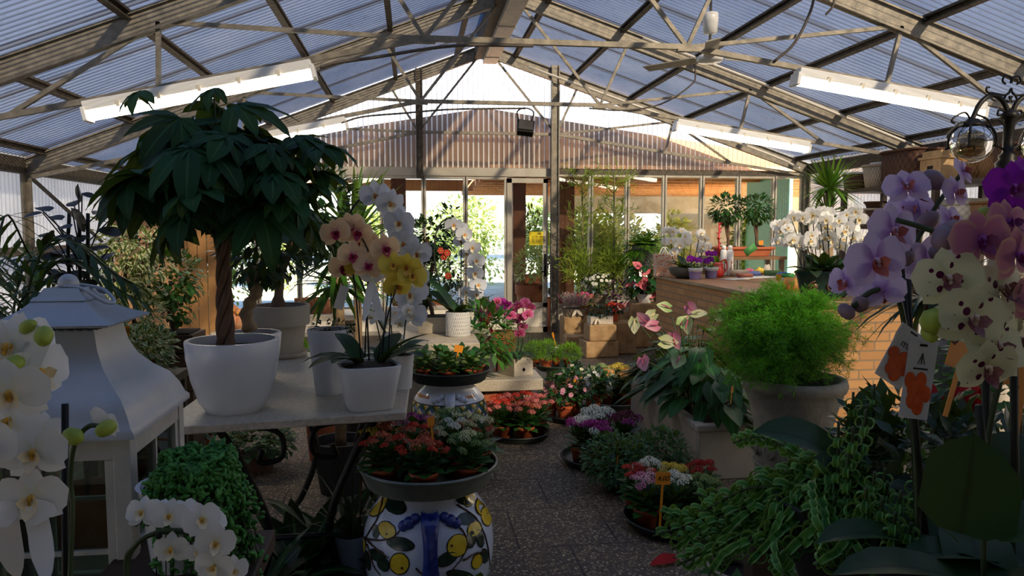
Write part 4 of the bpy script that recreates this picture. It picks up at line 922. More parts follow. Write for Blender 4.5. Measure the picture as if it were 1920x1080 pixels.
p = atz(859, 630, PZ); t = thing('potted_orchid', 'white moth orchid arching from a textured white cylinder pot on the plinth', 'potted orchid', p)
tx = wicker('ribbed_white_pot', 'c8c8c4', 'e4e4e0', 120, 40); pot_part(t, [(.088, 0), (.094, .01), (.094, .185), (.092, .188)], tx, n=48, soil=.94, uvs=True)
stem(t, [p + Vector((0, 0, .17)), at(835, 560, 5.75), at(815, 490, 5.72), at(820, 430, 5.7), at(845, 410, 5.69), at(872, 445, 5.69), at(894, 500, 5.7), at(902, 550, 5.7)], .006, stick_d, n=42)
MB().tube([Vector((0.02, 0, .15)), at(865, 452, 5.72) - p], .004, 5).build('support_stick', stick_d, t)
rnd.seed(31)
for i, (x, y) in enumerate([(850, 421), (870, 440), (885, 464), (893, 489), (891, 513), (896, 535), (863, 428), (864, 452), (874, 475), (872, 548), (893, 552)]): z = at(x, y, 5.64 if i < 6 else 5.74); flower(t, 'bigwhite', z, to_eye(z, .3) + Vector((.15, 0, -.15)), .14 if i < 6 else .12, rv(-.2, .2))
orchid_leaves(t, p + Vector((-.02, 0, .17)), 3, .42, .13, R(95), R(120), (35, 65), (.3, .8)); orchid_leaves(t, p + Vector((0, 0, .17)), 4, .2, .08, R(-80), R(150))
bush(Vector((p.x + .22, p.y + .28, 0)), 'leafy light green plant on the floor behind the white cylinder pot', 'potted plant', (.22, .2, .33), 260, .11, .05, L_mid, None, (.13, .26, terra), rise=.22)
for dx, dy in ((.35, .5), (.15, .7)): bush(Vector((p.x + dx, p.y + dy, 0)), ('light green feathery shrub between the plinth and the door' if dx > .2 else 'light green feathery shrub behind the stone plinth'), 'potted plant', (.2, .2, .32), 500, .07, .014, L_light, 'feathery shrubs by the door', (.12, .22, terra), rise=.2)

BZ = .377
a, b = atz(1012, 710, BZ), atz(1000, 690, BZ); t = thing('stone_bench', 'small pale stone bench on a rough pedestal carrying the boxed pink orchid', 'bench', (at(950, 708, 5.95).x, a.y + .19, 0))
MB().box((0, 0, BZ - .045), (.56, .40, .09)).build('slab', terrazzo, t, False, .006); MB().box((.02, .02, (BZ - .09) / 2), (.36, .26, BZ - .09), taper=1.15).build('pedestal', stone_m, t, False, .015)
p = atz(968, 701, BZ); t = thing('potted_orchid', 'small pink orchids in a square whitewashed box on the stone bench', 'potted orchid', p, R(38) - YAW)
MB().box((0, 0, .072), (.195, .195, .144)).build('planter_box', boxw, t, False, .004); MB().box((0, 0, .14), (.17, .17, .02)).build('soil', plain('pale_moss', '8a8468', 'b0a888', .9, 0, 40), t, False)
m = MB()
for ex in (-1, 1): m.box((.0, -.099, .05), (.02, .003, .025), 0, Matrix.Rotation(ex * .5, 3, 'Y'))
m.build('leaf_mark', black_iron, t, False)
def free_orchid(lab, kind, base, flowers, zc, size, stems, seed, leaves=(4, .16, .055), jit=.5, potf=None, r=.0025):
    t = thing('potted_orchid', lab, 'potted orchid', base); rnd.seed(seed)
    if potf: potf(t)
    for x, y in flowers: z = at(x, y, zc + rv(-.06, .06)); flower(t, kind, z, to_eye(z, jit), size * rv(.85, 1.1), rv(-.4, .4))
    for s in stems: stem(t, s, r, stick_d)
    if leaves: orchid_leaves(t, base + Vector((0, 0, leaves[3] if len(leaves) > 3 else 0)), *leaves[:3])
    return t
t0 = t; rnd.seed(32); inv = (Matrix.Translation(p) @ Matrix.Rotation(R(38) - YAW, 4, 'Z')).inverted()
for x, y in [(973, 573), (985, 568), (962, 580), (977, 595), (990, 590), (968, 600), (980, 612), (994, 575), (958, 592), (975, 625)]:
    z = at(x, y, 6.02 + rv(-.05, .05)); a_, b_ = OF['minipink']; o = link('flower', a_, t0); l = link('lip', b_, o); o.matrix_local = inv @ Matrix.Translation(z) @ facing(to_eye(z, .6), roll=rv(-.4, .4)).to_4x4() @ Matrix.Scale(.10, 4)
for k in (-.02, .02): MB().tube(bez([(k, 0, .13), inv @ at(976 + k * 200, 640, 6.05), inv @ at(975 + k * 300, 575, 6.05)], 12), .004, 5).build('flower_stem', stick_d, t0)
m = MB()
for i in range(6): a_ = i * 1.05; m.leaf((0, 0, .15), (math.cos(a_), math.sin(a_), .35), (0, 0, 1), .19, .065, 0, .9, .2, 6, 'strap')
m.build('foliage', L_orch, t0)
m = MB()
for i in range(420): d = rdir(.0); m.chip(Vector((d.x * .2, d.y * .2, .16 + d.z * .26)) * rv(.5, 1), d + rdir() * .5, rdir(), .035, .006)
m.build('filler_greenery', L_mid, t0)
def white_pot(t): pot_part(t, [(.07, 0), (.085, .13), (.085, .135)], matt_w, n=28, soil=.9)
pb_ = atz(915, 690, BZ); t = free_orchid('pink orchid tied with red and white ribbons in a white pot on the bench', 'minipink', pb_, [(917, 573), (905, 565), (928, 580), (900, 585), (915, 592), (932, 566), (908, 602)], 6.2, .105, [[pb_ + Vector((0, 0, .12)), at(918, 630, 6.2), at(915, 570, 6.22)]], 33, (4, .16, .06, .13), .6, white_pot)
m = MB()
for k in range(5): x = at(917 + rv(-8, 10), 612 + k * 8, 6.14) - pb_; m.leaf(x, (rv(-.4, .4), -.2, -1 if k % 2 else .6), (0, -1, .2), .14, .022, k % 2, rv(-1.5, 1.5), .05, 6, 'strap')
m.build('ribbon', [plain('red_ribbon', '8a2030', None, .4), bow], t)
pb_ = atz(944, 690, .02); free_orchid('bright magenta orchid standing on the floor behind the stone bench', 'hotpink', at(944, 640, 7.2), [(935, 577), (945, 583), (928, 588), (950, 572), (940, 568), (955, 588)], 7.2, .12, [[at(944, 640, 7.2), at(944, 610, 7.2), at(940, 575, 7.2)]], 34, (4, .18, .06, .12), .5, lambda t: pot_part(t, [(.001 + .09, -t.location.z), (.12, 0), (.12, .1)], terra, n=24, soil=.95))

# =================================================================== long planter with anthuriums, urn with asparagus fern
HZ = .35; nr = at(1311, 797, 4.6); Lp = at(1183, 710, 6.04); Wp = .46
t = thing('long_planter', 'long pale concrete planter box full of anthuriums', 'planter', (nr.x + Wp / 2, (nr.y + Lp.y) / 2, 0)); D = Lp.y - nr.y
plm = plain('pale_concrete', '9a9284', 'aea698', .8, 0, 4, .15, 40); m = MB()
for s in (-1, 1): m.box((s * (Wp / 2 - .02), 0, HZ / 2 - .02), (.04, D - .081, HZ - .045)); m.box((0, s * (D / 2 - .02), HZ / 2 - .02), (Wp, .04, HZ - .045))
for s in (-1, 1): m.box((s * (Wp / 2 - .02), 0, HZ - .02), (.07, D - .111, .04)); m.box((0, s * (D / 2 - .02), HZ - .02), (Wp + .03, .07, .04))
m.build('box', plm, t, False, .006); MB().box((0, 0, HZ - .06), (Wp - .06, D - .06, .04)).build('soil', soil_m, t, False)
spath = {k: petal('spathe_' + k, a, b, .5, .2) for k, a, b in (('pink', 'd49aa8', 'c0708a'), ('cream', 'dce0b8', 'c8d090'), ('green', 'b8c890', '8aa860'), ('red', 'c01e22', 'a01418'), ('rose', 'e07a84', 'd05a6c'))}
spad = {'pink': plain('spadix_pink', '9c4058', 'b85a70', .6), 'cream': plain('spadix_cream', 'c8b88a', 'd8c89a', .6)}
def anthurium(t, c, n, rad, h, leafL, flowers, fsize, seed, zl=(.15, 1), leafm=None, local=True, el=None):
    rnd.seed(seed); m = MB(); s = MB(); c = Vector(c)
    for i in range(n):
        a = rv(0, 6.283); k = math.sqrt(rnd.random()); tip = c + Vector((math.cos(a) * rad[0] * k, math.sin(a) * rad[1] * k, h * rv(*zl) * (1.05 - .75 * k * k)))
        rt = c + Vector((math.cos(a) * rad[0] * k * .4, math.sin(a) * rad[1] * k * .4, 0)); s.tube(bez([rt, rt.lerp(tip, .6) + Vector((0, 0, .06)), tip], 6), .004, 4)
        m.leaf(tip, (math.cos(a), math.sin(a), rv(-.7, .1)), (math.cos(a) * .4, math.sin(a) * .4, 1), leafL * rv(.75, 1.15), leafL * rv(.42, .55), 0, rv(.2, .7), .12, 6, 'heart')
    m.build('foliage', leafm or L_anth, t); s.build('leaf_stalks', stick_g, t)
    for (pos, kind, face) in flowers:
        pos = Vector(pos); f = Vector(face).normalized(); m = MB(); up = Vector((0, 0, 1)); d = (up - f * up.dot(f)).normalized(); d = Matrix.Rotation(rv(.6, 5.6), 3, f) @ d
        m.leaf((0, -.0, 0), d, f, fsize, fsize * .85, 0, -.5, .25, 6, 'heart'); o = m.build('flower', spath[kind], t, loc=pos)
        MB().tube([(0, 0, 0), f * fsize * .25 + d * fsize * .35, f * fsize * .35 + d * fsize * .7], [.006, .006, .003], 6).build('spadix', spad['cream' if kind in ('red', 'cream') else 'pink'], o)
        s2 = MB().tube(bez([c + (pos - c) * .25, (pos + c) / 2 + Vector((0, 0, .05)), pos], 8), .004, 5).build('flower_stalk', stick_g, t)
ta = thing('anthurium_bed', 'anthurium plants with pink and cream flowers filling the long planter', 'anthuriums', (nr.x + Wp / 2, (nr.y + Lp.y) / 2, HZ - .04))
o = ta.location; fl = [(x, y, z, k) for x, y, z, k in ((1205, 672, 4.9, 'pink'), (1262, 626, 4.9, 'pink'), (1215, 606, 5.3, 'pink'), (1190, 598, 5.5, 'cream'), (1228, 588, 5.5, 'cream'), (1290, 573, 5.3, 'pink'), (1300, 590, 5.2, 'cream'), (1232, 610, 5.2, 'pink'), (1275, 610, 5.1, 'green'), (1255, 578, 5.6, 'green'), (1240, 640, 4.9, 'cream'), (1290, 600, 5.0, 'green'), (1275, 668, 4.6, 'green'), (1345, 590, 5.3, 'cream'))]
anthurium(ta, (0, 0, 0), 170, (.33, .84), .55, .225, [(at(x, y, z) - o, k, to_eye(at(x, y, z), .7) + Vector((0, 0, .55))) for x, y, z, k in fl], .115, 40, (.32, 1))
price_tag(1373, 730, 4.4, .04, '', 'small orange tag among the dark anthurium leaves beside the urn', .2, .8, .7)
q = at(1485, 830, 4.0); pu = Vector((q.x, q.y, 0)); t = thing('stone_urn', 'weathered stone urn holding the fluffy asparagus fern', 'urn', pu)
urn_m = plain('mossy_stone', '6e6a5e', '98917f', .85, 0, 7, .6, 18)
prof = [(.001, 0), (.17, 0), (.17, .05), (.12, .10), (.10, .14), (.15, .19), (.185, .24), (.19, .29), (.192, .42), (.20, .52), (.225, .62), (.245, .68), (.25, .70), (.262, .71), (.27, .74), (.262, .77), (.235, .77), (.225, .70)]
MB().lathe(prof, 64).build('bowl', urn_m, t); MB().lathe([(.001, .72), (.23, .71)], 32).build('soil', soil_m, t)
m = MB()
for i in range(12):
    a = i * math.pi / 6; x = Vector((math.cos(a), math.sin(a), 0)); m.tube(bez([x * .20 + Vector((0, 0, .36)), x * .212 + Vector((-x.y, x.x, 0)) * .03 + Vector((0, 0, .40)), x * .205 + Vector((0, 0, .45)), x * .21 - Vector((-x.y, x.x, 0)) * .03 + Vector((0, 0, .40)), x * .20 + Vector((0, 0, .36))], 16), .007, 5)
m.tube([(math.cos(i * .1745) * .196, math.sin(i * .1745) * .196, .31) for i in range(37)], .008, 6, cap=False); m.build('garland', urn_m, t)
cf = at(1462, 640, 4.0); t = thing('asparagus_fern', 'fluffy bright green asparagus fern overflowing the stone urn', 'fern', pu + Vector((0, 0, .71)))
rnd.seed(41); m = MB(); s = MB(); co = cf - t.location
def plume(m, s, pts, nn, L, w=.0016, full=1):
    q = bez(pts, 14); s.tube(q, [.0022 * (1 - .7 * i / len(q)) for i in range(len(q))], 3)
    for i in range(nn):
        u = .12 + .88 * rnd.random(); k = u * (len(q) - 1); a = q[int(k)].lerp(q[min(int(k) + 1, len(q) - 1)], k % 1); d = (q[min(int(k) + 1, len(q) - 1)] - q[int(k) - 1 if k >= 1 else 0]).normalized()
        e = (rdir() + d * .5).normalized(); b = a + e * rv(.2, 1) * L * .5
        for j in range(4): m.chip(b, (e + rdir() * .9).normalized(), rdir(), L * rv(.5, .9), w * 2)
for i in range(520):
    d = rdir(-.75); k = rv(.55, 1.0); tip = co + Vector((d.x * .45, d.y * .38, d.z * .34)) * k; mid = co * .35 + Vector((tip.x * .5, tip.y * .5, max(.1, tip.z * .55 + .08))); plume(m, s, [Vector((rv(-.14, .14), rv(-.14, .14), 0)), mid, tip], 34, .05)
for i in range(16): y = rv(0, 1); tip = at(1580 + 55 * y + rv(-20, 20), 585 + 80 * rnd.random(), 3.95) - t.location; plume(m, s, [Vector((.05, 0, 0)), co + Vector((.25, 0, .02)), tip], 22, .045)
for i in range(46):
    tip = at(rv(1352, 1500), rv(665, 738), rv(3.66, 3.8)) - t.location; plume(m, s, [Vector((rv(-.12, .12), rv(-.16, .0), 0)), Vector((tip.x * .7, tip.y * .75, .16)), tip], 30, .045)
m.build('foliage', L_asp, t, False); s.build('fern_stems', stick_g, t)

# =================================================================== brick counter
CZ = 1.0; cl_ = atz(1500, 565, CZ); ce = atz(1232, 515, CZ); XC0 = (cl_.x + ce.x) / 2; Y0, Y1 = cl_.y, ce.y; XE = at(1735, 565, 5.8).x
t = NT('counter_bricks'); o = t.coord('Generated'); o = t.coord('Object'); sp = t.n('SeparateXYZ'); t.l(o, sp.inputs[0]); cb = t.n('CombineXYZ'); t.l(t.math('ADD', sp.outputs['X'], sp.outputs['Y']), cb.inputs[0]); t.l(sp.outputs['Z'], cb.inputs[1])
br = t.n('TexBrick'); br.inputs['Scale'].default_value = 1; br.inputs['Brick Width'].default_value = .25; br.inputs['Row Height'].default_value = .075; br.inputs['Mortar Size'].default_value = .007; br.inputs['Color1'].default_value = hexc('b0814f'); br.inputs['Color2'].default_value = hexc('c99a66'); br.inputs['Mortar'].default_value = hexc('8a7a62')
t.l(cb.outputs[0], br.inputs['Vector']); c = t.mix(t.math('MULTIPLY', t.noise(20, 4), .4), br.outputs['Color'], '9a6a40'); t.col(c); t.bump(t.math('MULTIPLY', br.outputs['Fac'], -1), .6, .01); brick_m = t.done(.85)
t = thing('brick_counter', 'L shaped brick shop counter with brown wooden top at the back right', 'counter', (XC0, Y0, 0))
m = MB(); m.box((.35, (Y1 - Y0) / 2, (CZ - .04) / 2), (.7, Y1 - Y0, CZ - .04)); m.box((.7 + (XE - XC0 - .7) / 2, .35, (CZ - .04) / 2), (XE - XC0 - .7, .7, CZ - .04)); m.box((1.2, Y1 - Y0 - .8, (CZ - .04) / 2), (1.0, 1.6, CZ - .04)); m.build('brick_base', brick_m, t, False)
ctop = plain('brown_counter_top', '6a4a2e', '8a6440', .45, 0, 5, .1, 30)
m = MB(); m.box((.35, (Y1 - Y0) / 2 - .02, CZ - .02), (.76, Y1 - Y0 + .06, .04)); m.box((.72 + (XE - XC0 - .7) / 2, .35, CZ - .0205), (XE - XC0 - .7, .76, .039)); m.box((1.24, Y1 - Y0 - .79, CZ - .0206), (1.02, 1.64, .0388)); m.build('counter_top', ctop, t, False, .006)
onc = lambda px, py: atz(px, py, CZ + .002)
rnd.seed(50)
# white orchids in a dark bowl and the small purple wrapped pots
p = onc(1285, 521); t = thing('orchid_bowl', 'cluster of white moth orchids in a grey bowl at the far end of the counter', 'potted orchid', p)
pot_part(t, [(.10, 0), (.17, .05), (.2, .11), (.2, .12)], plain('grey_bowl', '5a5c58', '74766e', .35, 0, 5), n=36, soil=.8); zc = (p - EYEV).dot(FW)
for i in range(30): x, y = 1290 + rv(-42, 40), 452 + rv(-20, 22); q = at(x, y, zc + rv(-.12, .12)); flower(t, 'white', q, to_eye(q, .6), .115 * rv(.85, 1.1), rv(-.4, .4))
for k in range(6): stem(t, [p + Vector((rv(-.08, .08), 0, .09)), at(1262 + 10 * k, 485, zc), at(1258 + 13 * k, 450, zc)], .005)
orchid_leaves(t, p + Vector((0, 0, .1)), 9, .28, .08)
purp = plain('lilac_paper', '8a7ab0', 'a898c8', .5, 0, 10, .3, 20)
for x, y, lab in ((1303, 523, 'small magenta orchid in the left lilac wrapped pot on the counter'), (1333, 521, 'small magenta orchid in the right lilac wrapped pot on the counter')):
    p = onc(x, y); zc = (p - EYEV).dot(FW); t = thing('potted_orchid', lab, 'potted orchid', p, 0, 'lilac wrapped pots'); pot_part(t, [(.06, 0), (.075, .1), (.078, .105)], purp, n=20, soil=.85); MB().lathe([(.076, .085), (.084, .1), (.082, .125), (.07, .12)], 20).build('paper_collar', matt_w, t)
    m = MB(); rosette(m, (0, 0, .1), 26, .14, .02, (5, 60)); m.build('foliage', L_mid, t)
    for k in range(4): q = at(x - 2 + rv(-9, 9), y - 38 + rv(-8, 8), zc); flower(t, 'magenta', q, to_eye(q, .6), .085)
    stem(t, [p + Vector((0, 0, .1)), at(x - 2, y - 38, zc)], .004)
p = onc(1246, 517); t = thing('gift_bag', 'pink and cream patterned gift bag at the far corner of the counter', 'gift bag', p)
t2 = NT('floral_paper'); v = t2.n('TexVoronoi'); v.inputs['Scale'].default_value = 22; t2.l(t2.coord(), v.inputs['Vector']); t2.col(t2.ramp(v.outputs['Distance'], [(.2, 'c86a4a'), (.4, 'e8d8c0'), (.7, 'd89a7a')])); fp = t2.done(.7)
MB().box((0, 0, .13), (.26, .12, .26), taper=.9).build('bag', fp, t, False)
for s in (-1, 1): MB().tube(bez([(-.06, s * .05, .25), (0, s * .05, .34), (.06, s * .05, .25)], 10), .006, 5).build('handle', bow, t)
p = onc(1362, 506); t = thing('watering_can', 'small red watering can on the counter', 'watering can', onc(1346, 519)); redp = plain('red_plastic', 'b82a22', 'cc3a2e', .35)
MB().lathe([(.001, 0), (.06, 0), (.07, .02), (.06, .15), (.04, .17), (.001, .17)], 24).build('body', redp, t); MB().tube([(-.05, 0, .05), (-.11, 0, .13), (-.17, 0, .21)], [.016, .012, .01], 8).build('spout', redp, t)
MB().tube(bez([(.02, 0, .17), (.09, 0, .2), (.11, 0, .1), (.065, 0, .04)], 14), .009, 6).build('handle', redp, t)
ls = plain('can_print', '6a7a5a', 'b04a5a', .6, 0, 60)
for x, lab in ((1356, 'tall white spray can at the left of the pair beside the red watering can'), (1368, 'tall white spray can with flower print right of its twin')):
    p = onc(x, 517); t = thing('spray_can', lab, 'spray can', p, 0, 'white spray cans'); MB().lathe([(.001, 0), (.038, 0), (.04, .01), (.04, .29), (.03, .31), (.001, .31)], 20).build('can', matt_w, t); MB().lathe([(.001, .31), (.026, .31), (.026, .36), (.001, .365)], 16).build('cap', white_pl, t)
    m = MB(); m.box((0, -.04, .12), (.012, .004, .14)); m.ball((.008, -.04, .16), (.012, .003, .012)); m.ball((-.006, -.04, .09), (.01, .003, .01)); m.build('printed_flower', ls, t)
# papers and odds and ends
paper = plain('white_paper', 'd0ccc2', 'e0dcd4', .7)
for x, y, w, d, a, lab in ((1412, 521, .35, .25, .2, 'white paper sheet lying on the counter under the clutter'), (1436, 519, .30, .22, -.3, 'white paper sheet lying towards the potting table'), (1378, 524, .26, .2, .5, 'cream paper sheet beside the spray cans')):
    p = onc(x, y); o = MB().box((0, 0, .004), (w, d, .008)).build('paper_sheet', paper, loc=p); o.rotation_euler.z = a; tag(o, lab, 'paper', 'papers on the counter')
for x, y, c, lab, s in ((1386, 517.5, 'c8b8a0', 'brown wrapped parcel on the counter', (.2, .12, .07)), (1404, 517, 'c85a78', 'crumpled pink wrapping paper on the counter', (.12, .1, .09)), (1424, 517, 'd8b840', 'crumpled yellow wrapping paper on the counter', (.12, .1, .1)), (1468, 520, '2a4a9c', 'blue cloth bundle on the counter beside the green planter', (.2, .12, .06)), (1449, 518, '4a6a3a', 'dark green wrapping roll on the counter', (.2, .08, .07)), (1396, 521, '9a5a48', 'red brown box lying on the counter', (.16, .1, .05)), (1416, 518, '7a8ac0', 'pale blue tissue bundle on the counter', (.14, .1, .06)), (1437, 516.5, 'b8b0a0', 'grey tissue paper bundle standing on the counter', (.1, .08, .13))):
    p = onc(x, y); m = MB().box((0, 0, s[2] / 2), s)
    if 'crumpled' in lab or 'tissue' in lab or 'cloth' in lab:
        m = MB().ball((0, 0, s[2] / 2), (s[0] / 2, s[1] / 2, s[2] / 2), 0, 14, 9); m.v = [tuple(Vector(q) * (1 + .25 * noise.noise(Vector(q) * 40))) for q in m.v]; zm = min(q[2] for q in m.v); m.v = [(a, b, c_ - zm) for a, b, c_ in m.v]
    nm = {'pa': 'parcel', 'bo': 'box', 'ro': 'paper_roll'}.get('bo' if 'box' in lab else 'pa' if 'parcel' in lab else 'ro' if 'roll' in lab else '', 'bundle')
    o = m.build(nm, plain('wrap_' + c, c, None, .6), loc=p); o.rotation_euler.z = rv(-.4, .4); tag(o, lab, nm.replace('_', ' '), 'clutter on the counter')
p = onc(1476, 534); t = thing('plastic_tub', 'small white tub with green rim on the counter', 'tub', p); MB().lathe([(.001, 0), (.05, 0), (.058, .10), (.054, .1)], 24).build('tub', matt_w, t); MB().lathe([(.059, .075), (.066, .08), (.066, .11), (.058, .115)], 24).build('rim', plain('green_rim', '2a7a3a', '3a8a4a', .4), t)
price_tag(1460, 520, 6.5, .055, '', 'yellow orange tag standing on the counter before the white tub', 0, .2, .9)
p = onc(1486, 545); o = MB().box((0, 0, .06), (.16, .02, .12), taper=1.5).build('wooden_board', plain('warm_wood', '9a6a2e', 'b8843e', .6, 0, 8), loc=p); tag(o, 'slanted wooden board beside the green planter on the counter', 'board')
# ornate green planter full of white orchids
p = onc(1545, 556); t = thing('orchid_planter', 'ornate dark green oval planter crowded with white moth orchids on the counter', 'potted orchid', p); grn = plain('dark_green_glaze', '16302a', '24463c', .2, 0, 8)
o = pot_part(t, [(.17, 0), (.20, .02), (.215, .08), (.235, .17), (.25, .19), (.25, .215)], grn, ell=(1, .62), n=48, soil=.85)
m = MB()
for a in (-130, -90, -50): x = Vector((math.cos(R(a)) * .212, math.sin(R(a)) * .132, .095)); m.tube([x + Vector((math.cos(k * .35) * .055, -.004, math.sin(k * .35) * .04)) for k in range(19)], .007, 5, cap=False); m.ball(x, (.04, .014, .028))
m.build('relief', plain('bronze_relief', '5a3c2c', '7a5640', .3, .3), t); zc = (p - EYEV).dot(FW)
for i in range(46):
    u = i / 46; x = 1462 + 155 * u + rv(-10, 10); top = 400 - 18 * math.sin(u * 3.1); y = rv(top, 470 - 30 * abs(u - .5)); q = at(x, y, zc + rv(-.15, .15)); flower(t, 'white', q, to_eye(q, .55), .125 * rv(.85, 1.1), rv(-.4, .4))
for k in range(11): x = 1495 + 10 * k; stem(t, [p + Vector((-.2 + .04 * k, rv(-.06, .06), .19)), at(x + rv(-5, 5), 480, zc + rv(-.1, .1)), at(1470 + 13.5 * k, 410, zc)], .0045, stick_d)
for k in range(6): x = 1500 + 18 * k; MB().tube([Vector((-.17 + .07 * k, 0, .18)), at(x, 440, zc) - p], .003, 5).build('support_stick', stick_d, t)
orchid_leaves(t, p + Vector((-.1, 0, .19)), 8, .27, .09); orchid_leaves(t, p + Vector((.1, 0, .19)), 9, .25, .09); orchid_leaves(t, p + Vector((0, 0, .19)), 7, .26, .085, el=(40, 80))
p = onc(1622, 556); t = thing('glass_vase', 'small clear glass vase with stems near the counter edge', 'vase', p); MB().lathe([(.001, .004), (.035, 0), (.045, .03), (.04, .13), (.05, .16)], 28).build('glass', clear('vase_glass', 'e0ece0', .06, .03), t); m = MB()
for k in range(5): m.tube([(rv(-.02, .02), rv(-.02, .02), .01), (rv(-.04, .04), rv(-.04, .04), .2)], .003, 5)
m.build('cut_stems', stick_g, t)
# potting table with the long clay trough and two standard figs
pt0 = at(1392, 480, 9.9); t = thing('potting_table', 'wooden potting table behind the counter', 'table', (pt0.x, pt0.y, 0)); zt = pt0.z; MB().box((0, 0, zt - .02), (1.0, .5, .04)).build('tabletop', ctop, t, False)
for sx_ in (-1, 1):
    for sy_ in (-1, 1): MB().box((sx_ * .45, sy_ * .2, (zt - .04) / 2), (.05, .05, zt - .04)).build('leg', ctop, t, False)
t = thing('clay_trough', 'long terracotta trough on the potting table', 'trough', (pt0.x, pt0.y, zt)); MB().box((0, 0, .06), (.74, .26, .12), taper=.85).build('trough', terra, t, False, .008); MB().box((0, 0, .105), (.78, .3, .035)).build('rim', terra, t, False, .01)
for x, tx_, lab in ((1362, 1365, 'left one of two dark green standard fig trees behind the counter'), (1418, 1418, 'dark green standard fig tree to the right of its twin behind the counter')):
    rnd.seed(x); b = at(tx_, 470, 9.9); b.z = zt + .122; t = thing('standard_fig', lab, 'potted tree', b, 0, 'standard fig trees'); top = at(x, 392, 9.9) - b
    MB().tube(bez([(0, 0, 0), top * .5 + Vector((.01, 0, 0)), top], 12), .018, 7).build('trunk', bark, t); MB().tube(bez([(.02, 0, 0), top * .5 - Vector((.02, 0, 0)), top], 12), .013, 6).build('trunk', bark, t)
    m = MB(); blob_leaves(m, top, (.235, .22, .18), 560, .075, .04); m.build('crown', leafy('fig_leaf', '183c18', '356a28', .2, .4), t)
    MB().lathe([(.001, 0), (.1, 0), (.11, .01), (.001, .03)], 20).build('soil', soil_m, t)
p = at(1347, 478, 9.4); zb = CZ + .002; p = onc(1347, 512); p = at(1347, 500, 9.0); p.z = zb; t = thing('bromeliad', 'bromeliad with a tall red flower spike on the counter', 'flowering plant', p); pot_part(t, [(.05, 0), (.065, .1), (.066, .105)], terra, n=20); rnd.seed(52)
m = MB(); rosette(m, (0, 0, .1), 22, .32, .035, (20, 70), curl=(.6, 1.6)); m.build('foliage', L_fern, t); m = MB(); tp = at(1347, 418, 9.0) - p
for k in range(20): m.leaf((0, 0, .18 + (tp.z - .2) * k / 20), rdir(.3, .8), (0, 0, 1), .07 + .03 * (k > 14), .03, 0, .5, .2, 4)
m.tube([(0, 0, .1), (0, 0, tp.z)], .01, 6); m.build('flower_spike', plain('bromeliad_red', 'b81e2a', 'd83a40', .5, 0, 10), t)
price_tag(1427, 455, 9.88, .06, '', 'yellow tag among the standard fig trees', 0, .2, 1.1)
o = MB().box((0, 0, 0), (.16, .01, .09), 0, Matrix.Rotation(R(-35), 3, 'Y')).build('paint_card', plain('green_card', '3a7a3a', '4a8a48', .6), loc=at(1407, 468, 9.0)); tag(o, 'green card leaning among the clutter on the counter', 'card')

# =================================================================== shelves with baskets on the right wall
wk1 = wicker('dark_wicker', '2a180e', '5e3c24'); wk2 = wicker('pale_wicker', '8a7e6a', 'c8bca8'); wk3 = wicker('white_wicker', 'a8a498', 'dcd8cc', 50, 24); wk4 = wicker('honey_wicker', '5a3e22', '9a7248')
shw = plain('dark_shelf_wood', '2e2018', '463226', .6, 0, 8)
SX = 5.78
def onx(px, py, X=SX): r = ray(px, py); return EYEV + r * (X / r.x)
t = thing('wall_shelf', 'dark wooden shelving along the right wall loaded with baskets', 'shelf', (SX, 7.35, 0)); S1, S2, S3 = 2.06, 1.60, .92
for z in (S1, S2, S3): MB().box((.05, 0, z - .02), (.64, 3.5, .04)).build('shelf_board', shw, t, False)
for y in (-1.71, 0, 1.71):
    for x in (-.25, .30): MB().box((x, y, S1 / 2 + .0), (.06, .06, S1 - .042)).build('upright', shw, t, False)
def basket(px, z, r, h, mat, lab, flare=1.25, sq=None, ell=(1, 1), handle=False, rim=None, X=SX, lid=False, band=None, n=36):
    y = onx(px, 400, X).y; t = thing('wicker_basket', lab, 'basket', (X + .0, y, z + .001), 0, 'baskets on the wall shelf'); m = MB(); m.lathe([(.001, 0), (r / flare, 0), (r * .5 + r / flare * .5, h * .5), (r, h), (r * .95, h), (r * .8, h * .3), (.001, .02)], n, ell=ell, sq=sq, uvs=True); m.build('body', mat, t)
    pts = []
    for i in range(37):
        a = i * R(10); ca, sa = math.cos(a), math.sin(a); g = 1 / (abs(ca) ** sq + abs(sa) ** sq) ** (1 / sq) if sq else 1; pts.append((r * ca * ell[0] * g, r * sa * ell[1] * g, h))
    MB().tube(pts, .016, 6, cap=False).build('rim', rim or mat, t)
    if handle: MB().tube(bez([(0, -r * ell[1] * .9, h), (0, -r * .6, h + r * .9), (0, r * .6, h + r * .9), (0, r * ell[1] * .9, h)], 16), .014, 6).build('handle', mat, t)
    if lid: MB().lathe([(r * 1.02, h + .01), (r * .9, h + .05), (.001, h + .07)], n, ell=ell, sq=sq).build('lid', mat, t)
    return t
basket(1607, S1, .19, .22, wk1, 'brown wicker basket with white lining at the far end of the top shelf', 1.15, rim=bow)
basket(1642, S1, .17, .27, wk2, 'pale beige wicker planter basket on the top shelf', 1.3, X=5.66)
basket(1654, S1, .15, .32, matt_w, 'white planter pot with broad rim behind the pale basket', 1.25, X=5.9)
basket(1706, S1, .30, .40, wk1, 'very large dark brown wicker hamper on the top shelf', 1.05, sq=4, ell=(.8, 1.15))
basket(1836, S1, .20, .30, wk4, 'honey brown wicker basket behind the globe of the street lamp', 1.15)
basket(1905, S1, .22, .30, wk1, 'dark wicker basket at the near end of the top shelf behind the lamp post', 1.15)
basket(1872, S1, .16, .24, wk4, 'small honey wicker basket beside the lamp post', 1.1, sq=4)
y = onx(1768, 300).y; t = thing('wooden_crate', 'pale wooden box with a hand slot on the top shelf', 'crate', (SX, y, S1 + .001)); cw = plain('pale_crate_wood', 'a8875a', 'c4a272', .65, 0, 10)
